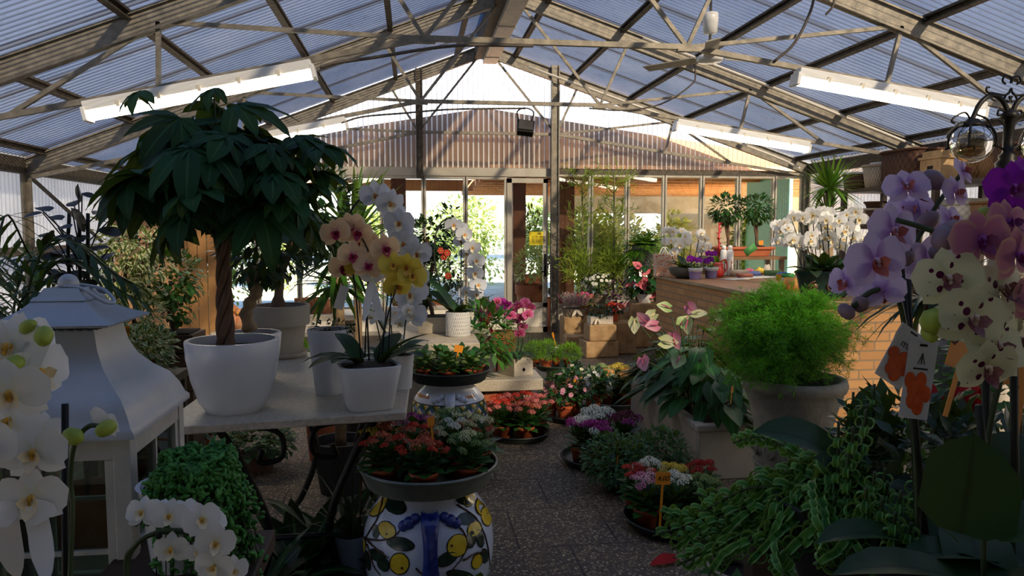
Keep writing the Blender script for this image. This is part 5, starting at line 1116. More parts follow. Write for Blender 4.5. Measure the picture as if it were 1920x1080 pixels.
MB().box((0, 0, .13), (.3, .34, .26)).build('crate', cw, t, False, .004); MB().box((0, 0, .275), (.33, .38, .03)).build('lid', cw, t, False, .004); MB().box((-.151, 0, .17), (.004, .09, .035)).build('hand_slot', plain('slot_dark', '1a120c', None, .9), t, False); MB().box((0, 0, .32), (.28, .3, .06)).build('inner_tray', cw, t, False, .004)
basket(1640, S2, .15, .20, wk1, 'two tone brown and white wicker basket on the middle shelf', 1.2, rim=wk2, X=5.66)
basket(1628, S2, .13, .17, wk2, 'pale woven basket beside the two tone basket on the middle shelf', 1.15, X=5.62)
basket(1637, S2 + .215, .10, .07, wk1, 'shallow dark basket stacked on the two tone basket', 1.3, X=5.66)
basket(1655, S2, .12, .18, wk1, 'dark round basket with a looped handle on the middle shelf', 1.2, handle=True, X=5.9)
basket(1722, S2, .16, .20, wk3, 'small white wicker box on the middle shelf', 1.05, sq=4)
basket(1800, S2, .27, .22, wk3, 'long white wicker hamper on the middle shelf', 1.05, sq=5, ell=(.7, 1.2), lid=True)
basket(1862, S2, .17, .22, wk4, 'honey wicker basket at the near end of the middle shelf', 1.1, sq=4)
for i, px in enumerate((1632, 1668, 1720, 1780, 1840, 1890)): basket(px, S3, .16 + .02 * (i % 2), .2, (wk3, wk1, wk2)[i % 3], ('white', 'dark', 'pale')[i % 3] + ' wicker basket on the lowest wall shelf, ' + ('first', 'second', 'third', 'fourth', 'fifth', 'last')[i] + ' from the yucca', 1.2)
# yucca in the corner
rnd.seed(60); q = at(1555, 352, 7.2); t = thing('yucca', 'bright green spiky yucca on a tall trunk in front of the basket shelves', 'potted tree', (q.x, q.y, 0)); pot_part(t, [(.13, 0), (.17, .26), (.18, .3)], terra, n=24)
MB().tube([(0, 0, .25), (.02, 0, 1.0), (0, 0, q.z)], [.05, .045, .04], 9).build('trunk', bark_p, t); m = MB(); rosette(m, (0, 0, q.z), 100, .37, .034, (-35, 85), curl=(.1, .6), r0=.03); rosette(m, (.0, .03, q.z - .25), 56, .31, .03, (-30, 80), curl=(.2, .7)); m.build('crown', L_yuc, t)
# iron street lamp
lp = at(1888, 315, 4.4); t = thing('street_lamp', 'black wrought iron street lamp with clear glass globes on a pale stone column', 'street lamp', (lp.x, lp.y, 0)); pz = lp.z; P = lambda px, py, zc=4.4: at(px, py, zc) - t.location
colm = plain('cream_stone', 'b8ac98', 'cec4b0', .7, 0, 6); MB().lathe([(.001, 0), (.16, 0), (.16, .2), (.11, .26), (.09, .4), (.075, pz - .25), (.07, pz - .14), (.085, pz - .12), (.07, pz - .08), (.085, pz - .05), (.07, pz - .01), (.001, pz)], 32).build('column', colm, t)
yv = (P(1888, 315)).y; m = MB(); m.lathe([(.06, pz - .01), (.065, pz + .03), (.045, pz + .05), (.05, pz + .07), (.03, pz + .09), (.028, pz + .28), (.045, pz + .29), (.05, pz + .31), (.03, pz + .33), (.001, pz + .35)], 20); m.build('post', black_iron, t)
def arm(s, glb=True):
    X = lambda px, py: Vector((s * (P(px, py).x - 0), 0, P(px, py).z)) if s > 0 else Vector((-P(px, py).x, 0, P(px, py).z))
    MB().tube(bez([X(1888, 232), X(1874, 195), X(1850, 181), X(1826, 195), X(1812, 222), X(1808, 234)], 24), .015, 8).build('arm', black_iron, t)
    for k, pts in enumerate((((1882, 240), (1865, 226), (1848, 226)), ((1882, 218), (1875, 210), (1864, 208), (1862, 217), (1869, 217)), ((1888, 168), (1878, 180), (1855, 178), (1838, 176), (1836, 168), (1842, 167)), ((1888, 158), (1884, 148), (1872, 146), (1868, 155), (1875, 160)), ((1889, 170), (1876, 182), (1873, 190)), ((1890, 182), (1884, 192), (1878, 190)), ((1880, 282), (1862, 268), (1852, 240), (1840, 225), (1815, 216)), ((1808, 228), (1795, 214), (1775, 222), (1768, 230), (1775, 234)), ((1806, 230), (1785, 234), (1765, 252), (1762, 262)), ((1812, 230), (1830, 232), (1848, 250)))):
        MB().tube(bez([X(*q) for q in pts], 18), .0065, 6).build('scroll', black_iron, t)
    c = X(1812, 270); g = MB().lathe([(.115 * math.sin(R(12 + 156 * i / 16)), .115 * math.cos(R(12 + 156 * i / 16))) for i in range(17)] + [(.001, -.115)], 36, c=c).build('glass_globe', clear('globe_glass', 'dcd2ae', .10, .06), t)
    MB().lathe([(.001, .145), (.03, .14), (.05, .115), (.07, .10), (.06, .095)], 20, c=c).build('globe_cap', black_iron, t)
    MB().ball(c + Vector((0, 0, .05)), (.026, .026, .034), 0, 12, 8).build('light_bulb', clear('bulb_glass', 'e8e4d0', .15, .05), t); MB().lathe([(.014, .075), (.014, .11)], 12, c=c).build('bulb_socket', cream, t)
    for k in range(4):
        a = R(45 + 90 * k); d = Vector((math.cos(a), math.sin(a), 0)); MB().tube(bez([c + d * .055 + Vector((0, 0, .105)), c + d * .105 + Vector((0, 0, .07)), c + d * .122 + Vector((0, 0, .01)), c + d * .118 + Vector((0, 0, -.02)), c + d * .135 + Vector((0, 0, -.025))], 12), .007, 6).build('globe_claw', black_iron, t)
arm(1); arm(-1)
# =================================================================== flower corner by the door
blk = plain('tufa_block', '8a6c46', 'b4946a', .9, 0, 10, .6, 20)
def block(px, py, w, d, h, lab, z=0.0, rz=0.0, zc=None):
    p = atz(px, py, 0) if zc is None else at(px, py, zc); o = MB().box((0, 0, h / 2), (w, d, h)).build('stone_block', blk, loc=(p.x, p.y + d / 2, z), bevel=.015); o.rotation_euler.z = rz; tag(o, lab, 'stone block', 'tufa blocks in the flower corner'); return o
b1 = block(1073, 651, .24, .26, .40, 'tall tufa block under the heather basket', 0, .05); b1b = block(1101, 648, .22, .26, .40, 'tall tufa block under the orange wrapped pot')
b2 = block(1083, 657, .36, .22, .2, 'low front tufa block below the heather basket', 0, -.05)
b2.location.y -= .12
b3 = block(1128, 671, .42, .32, .2, 'wide tufa block at the bottom of the near stack', 0, .08); b4 = block(1130, 671, .34, .3, .2, 'tufa block on top of the near stack', .201, .02); b5 = block(1165, 665, .4, .3, .4, 'tufa block behind the anthurium leaves'); b6 = block(1170, 648, .44, .3, .46, 'big tufa block under the pink painted box', 0)
b7 = block(1128, 640, .5, .34, .52, 'tallest tufa block under the white chrysanthemum'); b8 = block(1216, 652, .4, .36, .58, 'tufa block under the rose anthurium pot')
def on(b, dx=0, dy=0): h = b.dimensions.z if b.dimensions.z > 0 else max(v.co.z for v in b.data.vertices); return Vector((b.location.x + dx, b.location.y + dy, b.location.z + max(v.co.z for v in b.data.vertices) + .001))
rnd.seed(70); hm = HD('heather')
t = thing('heather_basket', 'wicker basket of pink and silvery heather beside the door', 'flower basket', on(b1, .05)); pot_part(t, [(.13, 0), (.16, .1), (.165, .105)], wicker('grey_wicker', '6a5c4a', 'a89880', 30, 20), ell=(1.1, .8), n=28, uvs=True, name='basket', soil=.9)
m = MB(); m2 = MB()
for i in range(150):
    a = rv(0, 6.28); d = Vector((math.cos(a) * .7, math.sin(a) * .6, 1.1)).normalized(); L = rv(.15, .26); b = Vector((rv(-.13, .13), rv(-.09, .09), .1)); k = m2 if i % 3 else m
    for j in range(9): k.chip(b + d * L * (.25 + .75 * j / 9), (d + rdir() * .6), rdir(), .035, .014)
m.build('pink_spikes', leafy('heather_pink', 'b85a80', 'd890a8', .2, .6, back='d890a8'), t); m2.build('silver_spikes', leafy('heather_silver', '9a9a80', 'c8b8a8', .2, .6, back='c8b8a8'), t)
o = MB(); o.leaf((.0, -.14, .1), (.5, -.3, -.5), (0, -1, 0), .12, .04, 0, .6); o.leaf((.0, -.14, .1), (-.4, -.3, -.6), (0, -1, 0), .12, .04, 0, .6); o.build('bow', plain('cream_ribbon', 'c8bca4', None, .6), t)
potted_kal(on(b1b), 'orange and magenta kalanchoe in an orange wrapped pot on the tufa block', HD('vivid'), None, sc=1.3, nh=12, hr=.026, spread=.09, heads2=HD('magenta'), n2=4, potmat=plain('orange_wrap', 'd8603c', 'e8784c', .5))
q = on(b7); bush(q, 'white chrysanthemum in a basket pot on the tallest tufa block', 'flowering plant', (.26, .24, .2), 500, .05, .028, L_dark, None, (.12, .12, MATS['grey_wicker']), fl=open_flower('mum', 'eeeee4', 'dcdcc0', 9), nfl=70, fs=.045)
q = on(b6); t = thing('planted_box', 'pink and white painted wooden box planted with purple heuchera and grasses', 'planter', q); MB().box((0, 0, .03), (.36, .24, .06)).build('box_base', boxw, t, False); MB().box((0, 0, .09), (.362, .242, .06)).build('pink_band', plain('pink_paint', 'a87078', 'b88088', .7), t, False); MB().box((0, 0, .135), (.36, .24, .03)).build('box_rim', boxw, t, False)
m = MB(); blob_leaves(m, (-.06, 0, .26), (.18, .14, .14), 200, .06, .045, 'round'); m.build('purple_foliage', leafy('heuchera', '4a2c3c', '8a6478', .15, .5), t); m = MB(); rosette(m, (.14, 0, .15), 60, .22, .012, (40, 88), curl=(.1, .6)); m.build('grass_tuft', L_fern, t); m = MB(); blob_leaves(m, (.02, -.09, .2), (.09, .07, .07), 160, .03, .012, chip=True); m.build('silver_foliage', leafy('silver_leaf', 'a0a494', 'c8ccb8', .15, .6), t)
q = on(b4); t = thing('planted_box', 'white wooden box with dark green seedlings on the near tufa stack', 'planter', q); MB().box((0, 0, .05), (.28, .2, .1)).build('box_base', boxw, t, False, .004); m = MB(); blob_leaves(m, (0, 0, .14), (.15, .11, .06), 160, .06, .035); m.build('foliage', L_dark, t); m = MB(); m.leaf((-.06, -.105, .08), (.3, -.4, -.4), (0, -1, 0), .1, .03); m.leaf((-.06, -.105, .08), (-.3, -.4, -.5), (0, -1, 0), .1, .03); m.build('bow', MATS['cream_ribbon'], t)
q = on(b5, -.05, .02); bush(q, 'red cyclamen on the tufa block behind the white seedling box', 'flowering plant', (.14, .12, .09), 140, .05, .04, L_dark, None, (.06, .1, plain('orange_wrap', '', '')), fl=open_flower('cyc', 'd02a2a', 'b01c1c'), nfl=26, fs=.05)
def anth_pot(loc, lab, kind, rad, h, n, L, fl, fs, seed, pot):
    t = thing('potted_anthurium', lab, 'flowering plant', loc); pot_part(t, pot[0], pot[1], n=28); z = pot[0][-1][1]
    anthurium(t, (0, 0, z * .85), n, rad, h, L, [(at(x, y, zc) - Vector(loc), kind, to_eye(at(x, y, zc), .5) + Vector((0, 0, .3))) for x, y, zc in fl], fs, seed); return t
q = on(b8); zq = (q - EYEV).dot(FW); anth_pot(q, 'rose pink anthurium in a white bowl beside the brick counter', 'rose', (.26, .22), .5, 46, .2, [(x, y, zq - .1) for x, y in ((1200, 501), (1215, 505), (1192, 528), (1203, 533), (1220, 541), (1228, 552), (1186, 525), (1212, 528))], .13, 71, ([(.08, 0), (.12, .1), (.125, .12)], matt_w))
# pencil cactus bushes
def pencil(loc, trunk, lab, seed, rad, n):
    rnd.seed(seed); t = thing('pencil_cactus', lab, 'potted plant', loc); pot_part(t, [(.11, 0), (.15, .26), (.155, .28)], terra, n=24); H_ = trunk
    MB().tube([(0, 0, .22), (.01, 0, H_ * .5), (0, 0, H_)], [.02, .016, .010], 7).build('trunk', plain('grey_green_bark', '5a5a3c', '7a7448', .8, 0, 12), t); m = MB()
    def grow(p, d, L, r, k):
        q = p + d * L; m.tube([p, p.lerp(q, .5) + rdir() * L * .08, q], [r, r * .95, r * .85], 4, cap=False)
        if k:
            for _ in range(2 if rnd.random() < .7 else 3): grow(q, (d + rdir() * .75 + Vector((0, 0, .12))).normalized(), L * rv(.6, .85), r * .8, k - 1)
    for i in range(n):
        z = .8 + (H_ - .75) * rnd.random(); a = rv(0, 6.28); d = Vector((math.cos(a), math.sin(a), rv(.1, .8))).normalized(); grow(Vector((0, 0, z)), d, rad * rv(.22, .42), .006, 3)
    for i in range(int(n * .8)): grow(Vector((rv(-.1, .1), rv(-.1, .1), rv(.75, 1.1))), (rdir(.0) + Vector((0, 0, .3))).normalized(), rad * .36, .006, 3)
    m.build('branches', L_tir, t)
p = at(1090, 560, 10.75); pencil((p.x, p.y, 0), at(1090, 335, 10.75).z, 'tall yellow green pencil cactus next to the door post', 72, .40, 56)
p = at(1149, 560, 10.7); pencil((p.x, p.y, 0), at(1149, 330, 10.7).z, 'tall yellow green pencil cactus between its twin and the grey fern pot', 73, .40, 56)
def fern(loc, lab, n, L, lf, pot, seed, w=.10, el=(-10, 75), dens=16, cat='fern', name='potted_fern'):
    rnd.seed(seed); t = thing(name, lab, cat, loc); pz = 0
    if pot: pot_part(t, pot[0], pot[1], n=32); pz = pot[0][-1][1] * .85
    m = MB()
    for i in range(n):
        a = i * 2.4; e = R(rv(*el)); d = Vector((math.cos(a) * math.cos(e), math.sin(a) * math.cos(e), math.sin(e))); p = Vector((0, 0, pz)); l = L * rv(.7, 1.1); st = l / dens; side = d.cross(Vector((0, 0, 1))).normalized()
        for j in range(dens):
            u = j / dens; q = w * (1 - u) ** .7 + .02
            for s in (-1, 1): m.chip(p, side * s + d * .4 - Vector((0, 0, .15)), Vector((0, 0, 1)), q, q * .35)
            p = p + d * st; d = (d - Vector((0, 0, .07))).normalized()
    m.build('foliage', lf, t); return t
p = at(1207, 500, 10.4); t = thing('plant_stand', 'dark wooden plant stand under the big grey fern pot', 'plant stand', (p.x, p.y, 0)); MB().box((0, 0, p.z - .02), (.34, .34, .04)).build('top', shw, t, False)
for sx_ in (-1, 1):
    for sy_ in (-1, 1): MB().box((sx_ * .13, sy_ * .13, (p.z - .04) / 2), (.04, .04, p.z - .04)).build('leg', shw, t, False)
fern(p, 'big lush green fern in a grey pot left of the counter', 110, .46, L_fern, ([(.11, 0), (.155, .1), (.175, .25), (.17, .30)], plain('slate_pot', '3c3e3e', '565858', .5, 0, 5)), 74)
p = at(1262, 478, 10.3); fern(Vector((p.x, p.y, .75)), 'light green leafy plant behind the white orchid bowl', 80, .5, leafy('lime_fern', '6aa02c', 'a0c848', .35), None, 75, .14)
t = thing('plant_stand', 'plain wooden stand under the light green leafy plant', 'plant stand', (p.x, p.y, 0)); MB().box((0, 0, .735), (.3, .3, .03)).build('top', shw, t, False)
for sx_ in (-1, 1):
    for sy_ in (-1, 1): MB().box((sx_ * .12, sy_ * .12, .36), (.04, .04, .72)).build('leg', shw, t, False)

# =================================================================== left side behind the lantern
p = at(385, 600, 6.6); t = thing('wooden_screen', 'screen of upright warm wooden boards behind the money tree', 'screen', (p.x, p.y, 0)); bw_ = plain('warm_fence_board', '8a6238', 'b58650', .75, 0, 5, .2, 20); xl = at(340, 600, 6.6).x - p.x; xr = at(427, 600, 6.6).x - p.x
for i in range(5): w = (xr - xl) / 5; MB().box((xl + w * (i + .5), 0, .82), (w - .008, .03, 1.62)).build('board', bw_, t, False, .004)
for z in (.35, 1.3): MB().box(((xl + xr) / 2, .03, z), (xr - xl, .03, .08)).build('cross_rail', bw_, t, False)
p = at(300, 470, 9.6); t = thing('wooden_screen', 'pale plywood panel against the left wall behind the variegated fig', 'screen', (p.x, p.y, 0)); MB().box((0, 0, .95), (1.1, .04, 1.9)).build('board', plain('plywood', 'a87a54', 'c09468', .75, 0, 4), t, False)
# slatted planter with bushy fig
p = at(328, 640, 4.6); zt = at(328, 622, 4.6).z; t = thing('potted_fig', 'bushy dark fig in the tall brown slatted wooden planter', 'potted tree', (p.x, p.y, 0)); sl_ = plain('brown_slat_wood', '3c2818', '5c4028', .7, 0, 7, .2, 30)
for k in range(8): h = zt / 8; w = .24 + .05 * k / 7; MB().box((0, 0, h * (k + .5)), (w, w, h - .008)).build('slat_course', sl_, t, False, .003)
MB().box((0, 0, zt - .004), (.24, .24, .02)).build('soil', soil_m, t, False)
rnd.seed(80); q = lambda x, y: at(x, y, 4.6) - t.location
MB().tube(bez([(0, 0, zt - .02), q(320, 585), q(312, 540)], 10), .02, 7).build('trunk', bark, t); m = MB(); blob_leaves(m, q(315, 520), (.21, .2, .17), 620, .055, .032, 'lance'); blob_leaves(m, q(335, 580), (.09, .08, .08), 110, .05, .03, 'lance'); m.build('crown', leafy('bushy_fig_leaf', '183c16', '2f6424', .2, .4), t)
# variegated fig tree
p = at(235, 640, 4.3); t = thing('variegated_fig', 'tall cream and green variegated fig behind the white lantern', 'potted tree', (p.x, p.y, 0)); pot_part(t, [(.14, 0), (.18, .34), (.185, .38)], wicker('brown_pot_wicker', '4a3220', '7a5838', 50, 26), n=28, uvs=True)
q = lambda x, y, z=4.3: at(x, y, z) - t.location; rnd.seed(81)
for dx in (-.03, .04, .0): MB().tube(bez([(dx, 0, .33), q(235 + dx * 400, 600), q(235 + dx * 900, 480)], 10), .011, 6).build('trunk', bark, t)
m = MB()
for c, r, n in (((245, 640), (.17, .14, .12), 230), ((240, 590), (.21, .17, .17), 330), ((275, 650), (.12, .12, .1), 160), ((225, 520), (.2, .17, .18), 300), ((250, 465), (.16, .14, .14), 160), ((215, 440), (.09, .08, .14), 70), ((285, 480), (.13, .1, .14), 90)): blob_leaves(m, q(*c), r, n, .062, .04)
m.build('crown', L_var, t)
# low variegated plant
p = at(255, 665, 3.7); zt = p.z - .10; t = thing('plant_stand', 'dark wooden stand under the low variegated creeper', 'plant stand', (p.x, p.y, 0)); MB().box((0, 0, zt - .02), (.4, .34, .04)).build('top', shw, t, False)
for sx_ in (-1, 1):
    for sy_ in (-1, 1): MB().box((sx_ * .17, sy_ * .14, (zt - .04) / 2), (.04, .04, zt - .04)).build('leg', shw, t, False)
rnd.seed(82); t = thing('variegated_creeper', 'low cream edged creeper with a price tag beside the lantern roof', 'potted plant', (p.x, p.y, zt)); pot_part(t, [(.08, 0), (.1, .09), (.1, .1)], terra, n=24); m = MB(); blob_leaves(m, (0, 0, .13), (.19, .14, .10), 420, .05, .03); blob_leaves(m, at(285, 690, 3.7) - t.location, (.1, .08, .07), 120, .05, .03); m.build('foliage', L_var2, t)
price_tag(232, 620, 3.5, .045, '5,00', 'orange price tag in the cream edged creeper', .1, .3, 1.1); price_tag(169, 557, 3.3, .045, '5,00', 'orange price tag under the dark round leaved plant', .2, .1, 1.0)
# dark round leaved plant
p = at(150, 600, 3.15); t = thing('round_leaf_aralia', 'dark purple round leaved plant rising behind the lantern ring', 'potted plant', (p.x, p.y, 0)); pot_part(t, [(.13, 0), (.17, .4), (.175, .44)], terra, n=28); rnd.seed(83); m = MB(); s = MB(); q = lambda x, y, z=3.15: at(x, y, z) - t.location; hub = Vector((0, 0, .4))
for x in (130, 150, 165): s.tube(bez([hub, q(x, 520), q(x, 400)], 8), .008, 5)
for x, y, w in ((147, 362, 30), (138, 380, 34), (200, 363, 40), (82, 390, 35), (60, 402, 34), (105, 407, 32), (195, 400, 44), (150, 412, 46), (85, 440, 32), (90, 447, 40), (118, 445, 36), (143, 448, 40), (205, 433, 42), (112, 470, 40), (150, 480, 46), (100, 480, 36), (185, 465, 36), (200, 480, 36), (165, 500, 36), (80, 497, 30), (105, 512, 40), (140, 515, 42), (165, 530, 36), (115, 540, 38), (150, 555, 40), (185, 545, 34), (130, 490, 44), (120, 425, 30), (165, 365, 22)):
    d = (rv(-1, 1), rv(-1, .2), rv(-.3, .15)); z = rv(3.0, 3.3); c = q(x, y, z); L = w * 3.15 / 1400 * 1.1; dv = Vector(d).normalized(); m.leaf(c - dv * L / 2, dv, (rv(-.3, .3), -.4, 1), L, L * .85, 0, .3, .12, 6, 'round'); b = q(150 + (x - 150) * .2, min(y + 60, 560)); s.tube([b, c - dv * L / 2], .003, 4)
m.build('foliage', L_purp, t); s.build('stems', stick_d, t)
# palm at the far left
rnd.seed(84); p = at(-30, 640, 2.9); t = thing('kentia_palm', 'dark green palm at the left edge of the room', 'potted palm', (p.x, p.y, 0)); pot_part(t, [(.13, 0), (.17, .36), (.175, .4)], terra, n=28); m = MB(); s = MB()
for i in range(20):
    a = i * 2.4; tip = p + Vector((math.cos(a) * .55, math.sin(a) * .45, rv(-.1, .34))) - t.location; q = bez([(0, 0, .36), Vector((tip.x * .4, tip.y * .4, tip.z + .12)), tip], 14); s.tube(q, .005, 4)
    for j in range(4, 15):
        d = (q[min(j + 1, len(q) - 1)] - q[j - 1]).normalized() if j < len(q) else d; sd = d.cross(Vector((0, 0, 1))).normalized(); b = q[min(j, len(q) - 1)]
        for k in (-1, 1): m.leaf(b, sd * k * .8 + d * .7 - Vector((0, 0, .2)), (0, 0, 1), .26 * (1.2 - j / 20), .024, 0, .5, .2, 3, 'blade')
m.build('fronds', leafy('palm_leaf', '16361c', '2c5a2a', .15, .45), t); s.build('leaf_stalks', stick_g, t)
rnd.seed(85); p = at(25, 560, 3.7); bush(Vector((p.x, p.y, 0)), 'dark leafy shrub under the palm at the left edge', 'potted shrub', (.34, .3, .42), 420, .09, .045, L_dark, None, (.15, .3, terra), rise=.5)
p = at(272, 395, 6.0); rnd.seed(86); t = bush(Vector((p.x, p.y, 0)), 'dark fig tree by the left wall behind the variegated fig', 'potted tree', (.3, .28, .3), 420, .07, .035, L_dark, None, (.16, .32, terra), rise=1.05, name='potted_fig')
# things between table and end wall
zt = .66; p = atz(570, 588, zt); t = thing('low_display_table', 'low pale display table behind the grey clay pot', 'table', (p.x, p.y + .1, 0)); MB().box((0, 0, zt - .03), (1.3, .6, .06)).build('tabletop', terrazzo, t, False, .006)
for s in (-1, 1): MB().box((s * .4, 0, (zt - .06) / 2), (.2, .4, zt - .06)).build('leg', stone_m, t, False)
q = at(552, 570, 6.4); t = thing('wicker_trough', 'brown wicker trough on the low display table', 'basket', (q.x, p.y + .05, zt + .001)); pot_part(t, [(.16, 0), (.2, .12), (.205, .16)], wicker('rust_wicker', '5a3220', '8a5838', 30, 20), ell=(1.25, .7), n=32, uvs=True, name='basket', soil=.3)
rnd.seed(87); q2 = Vector((t.location.x + .1, t.location.y, zt + .06)); t = thing('potted_herb', 'small light green plant in a white pot standing in the wicker trough', 'potted plant', q2); pot_part(t, [(.055, 0), (.075, .13), (.078, .14)], matt_w, n=24); m = MB(); blob_leaves(m, (0, 0, .24), (.14, .12, .12), 260, .05, .025); m.build('foliage', L_light, t)
for i, (x, y) in enumerate(((438, 588), (450, 596), (430, 600))):
    q = at(x, y, 6.2); t = thing('clay_figurine', ('tallest clay hen figurine beside the wooden screen', 'clay hen figurine right of the tallest one', 'small clay hen figurine nearest the boards')[i], 'figurine', Vector((q.x, q.y, .72 + .001)), rv(-1, 1), 'clay figurines'); fg = plain('painted_clay', 'a85a30', 'd8a878', .6, 0, 14); s = (1.1, .95, .8)[i]
    m = MB(); m.lathe([(.001, 0), (.06 * s, .0), (.075 * s, .05 * s), (.06 * s, .1 * s), (.035 * s, .14 * s), (.001, .15 * s)], 16); m.build('body', fg, t); MB().ball((0, -.03 * s, .16 * s), .034 * s, 0, 10, 7).build('head', fg, t); m = MB(); m.leaf((0, .05 * s, .08 * s), (0, .6, 1), (0, 1, 0), .08 * s, .06 * s); m.build('tail', fg, t); m = MB(); m.tube([(0, -.055 * s, .16 * s), (0, -.085 * s, .15 * s)], [.01 * s, .002], 6); m.build('beak', plain('beak_yellow', 'd8a030', None, .6), t)
q = at(442, 610, 6.2); t = thing('plinth', 'rough stone plinth carrying the clay figurines', 'plinth', (q.x, q.y, 0)); MB().box((0, 0, .36), (.34, .3, .72)).build('block', stone_m, t, False, .01)
rnd.seed(88); p = at(605, 600, 5.0); bush(Vector((p.x, p.y, 0)), 'bright yellow green grassy plant behind the tall white pot', 'potted plant', (.2, .18, .16), 500, .14, .012, L_light, None, (.14, .42, terra), chip=True, rise=.1)
def yucca(px, py, zc, h_top, lab, seed, L, n, lf, W=.04, el=(-30, 85), pot=None):
    rnd.seed(seed); p = at(px, py, zc); t = thing('dracaena', lab, 'potted tree', (p.x, p.y, 0)); pot_part(t, [(.12, 0), (.16, .28), (.165, .31)], plain('dark_pot', '', ''), n=28); MB().tube([(0, 0, .26), (.015, 0, h_top * .6), (0, 0, h_top)], [.035, .03, .026], 8).build('trunk', bark_p, t); m = MB(); rosette(m, (0, 0, h_top), n, L, W, el, curl=(.2, 1.0), r0=.02); rosette(m, (0, 0, h_top - .14), n // 2, L * .9, W, (-35, 40), curl=(.3, .9), r0=.02); m.build('crown', lf, t)
yucca(632, 480, 4.35, at(632, 490, 4.35).z, 'dark green dracaena with strap leaves right behind the tall white pot', 90, .46, 62, leafy('dracaena_leaf', '1f4a1c', '4a7a2a', .25, .4), .045)
yucca(665, 430, 5.6, at(650, 440, 5.6).z, 'bright yellow green yucca reaching up behind the white cascading orchid', 91, .62, 64, L_yuc, .04, (5, 88))
yucca(520, 470, 6.2, at(545, 450, 6.2).z, 'dark dracaena in shade behind the money tree trunk', 92, .4, 50, L_dark, .04)

# ---- under the table
rnd.seed(93); p = atz(485, 880, 0); bush(Vector((p.x, p.y, 0)), 'grey green ivy mound on the gravel floor under the table', 'potted ivy', (.26, .2, .13), 520, .055, .045, leafy('ivy_leaf', '33502e', '5a7a48', .15, .55), None, (.12, .12, plain('rough_brown_pot', '6a5040', '8a6a54', .9, 0, 8)), kind='round')
def prayer(px, py, zc, lab, n, L, seed):
    rnd.seed(seed); p = at(px, py, zc); t = thing('prayer_plant', lab, 'potted plant', (p.x, p.y, 0), 0, 'prayer plants under the table'); pot_part(t, [(.09, 0), (.115, .16), (.12, .18)], plain('dark_pot', '', ''), n=24); m = MB(); rosette(m, (0, 0, .16), n, L, .1, (15, 75), 'lance', 6, (.4, 1.3), .02, .12); m.build('foliage', L_prayer, t)
prayer(560, 950, 2.9, 'dark herringbone leaved prayer plant by the table leg', 26, .42, 94); prayer(470, 985, 2.7, 'dark herringbone leaved prayer plant behind the string of bananas', 24, .38, 95); prayer(630, 960, 3.1, 'dark herringbone leaved prayer plant beside the lemon vase', 24, .40, 96)
for px, py, lab in ((352, 850, 'orange clay pot with red flowers on a dark saucer under the table'), (380, 830, 'second orange clay pot with red flowers further back under the table')):
    p = atz(px, py + 14, 0); rnd.seed(px); bush(Vector((p.x, p.y, .016)), lab, 'flowering plant', (.13, .12, .1), 130, .07, .05, L_kal, 'red flowers under the table', (.075, .12, terra), fl=open_flower('redfl', 'd82a3a', 'b82030'), nfl=12, fs=.05); t = thing('saucer', 'dark saucer under the ' + lab.split(' with')[0].replace('orange', 'orange coloured'), 'saucer', (p.x, p.y, 0)); MB().lathe([(.001, 0), (.13, 0), (.15, .03), (.14, .03), (.12, .012), (.001, .012)], 32).build('dish', zinc_d, t)
p = at(660, 1000, 2.95); t = thing('plastic_pot', 'pale blue grey plastic pot beside the lemon vase', 'pot', (p.x, p.y, .18)); pot_part(t, [(.055, 0), (.072, .15), (.078, .15), (.08, .18)], plain('pale_blue_plastic', '6a7684', '8090a0', .5, 0, 4), n=28); m = MB(); rosette(m, (0, 0, .14), 30, .34, .012, (45, 88), curl=(.2, 1.2)); m.build('foliage', L_dark, t); MB().tube([(.03, 0, .12), (.04, 0, .42)], .004, 5).build('support_stick', bark, t)
t = thing('log_trough', 'bark edged wooden log trough lying under the pale blue pot', 'trough', (p.x - .06, p.y, 0)); m = MB(); m.lathe([(.001, 0), (.15, 0), (.17, .09), (.165, .178), (.12, .178), (.11, .15), (.001, .15)], 28, ell=(1.15, .75)); m.v = [tuple(Vector(v) * (1 + .06 * noise.noise(Vector(v) * 18))) for v in m.v]; zm = max(v[2] for v in m.v); m.v = [(a, b, max(0, min(c, .178))) for a, b, c in m.v]; m.build('trough', plain('pale_log', '7a6a50', '9a886a', .9, 0, 8, .5, 25), t)
rnd.seed(97); p = at(905, 1050, 2.75); bush(Vector((p.x, p.y - .0, 0)), 'low green plant with a yellow bloom at the foot of the lemon vase', 'flowering plant', (.12, .12, .12), 70, .1, .04, L_mid, None, (.06, .08, terra), fl=open_flower('yel', 'e0c020', 'd0a818'), nfl=3, fs=.05)
rnd.seed(98); p = atz(898, 905, 0); bush(Vector((p.x, p.y, 0)), 'small feathery green plant on the floor behind the lemon vase', 'potted plant', (.12, .12, .12), 260, .05, .012, L_mid, None, (.06, .08, terra), chip=True)
p = at(735, 716, 5.0)

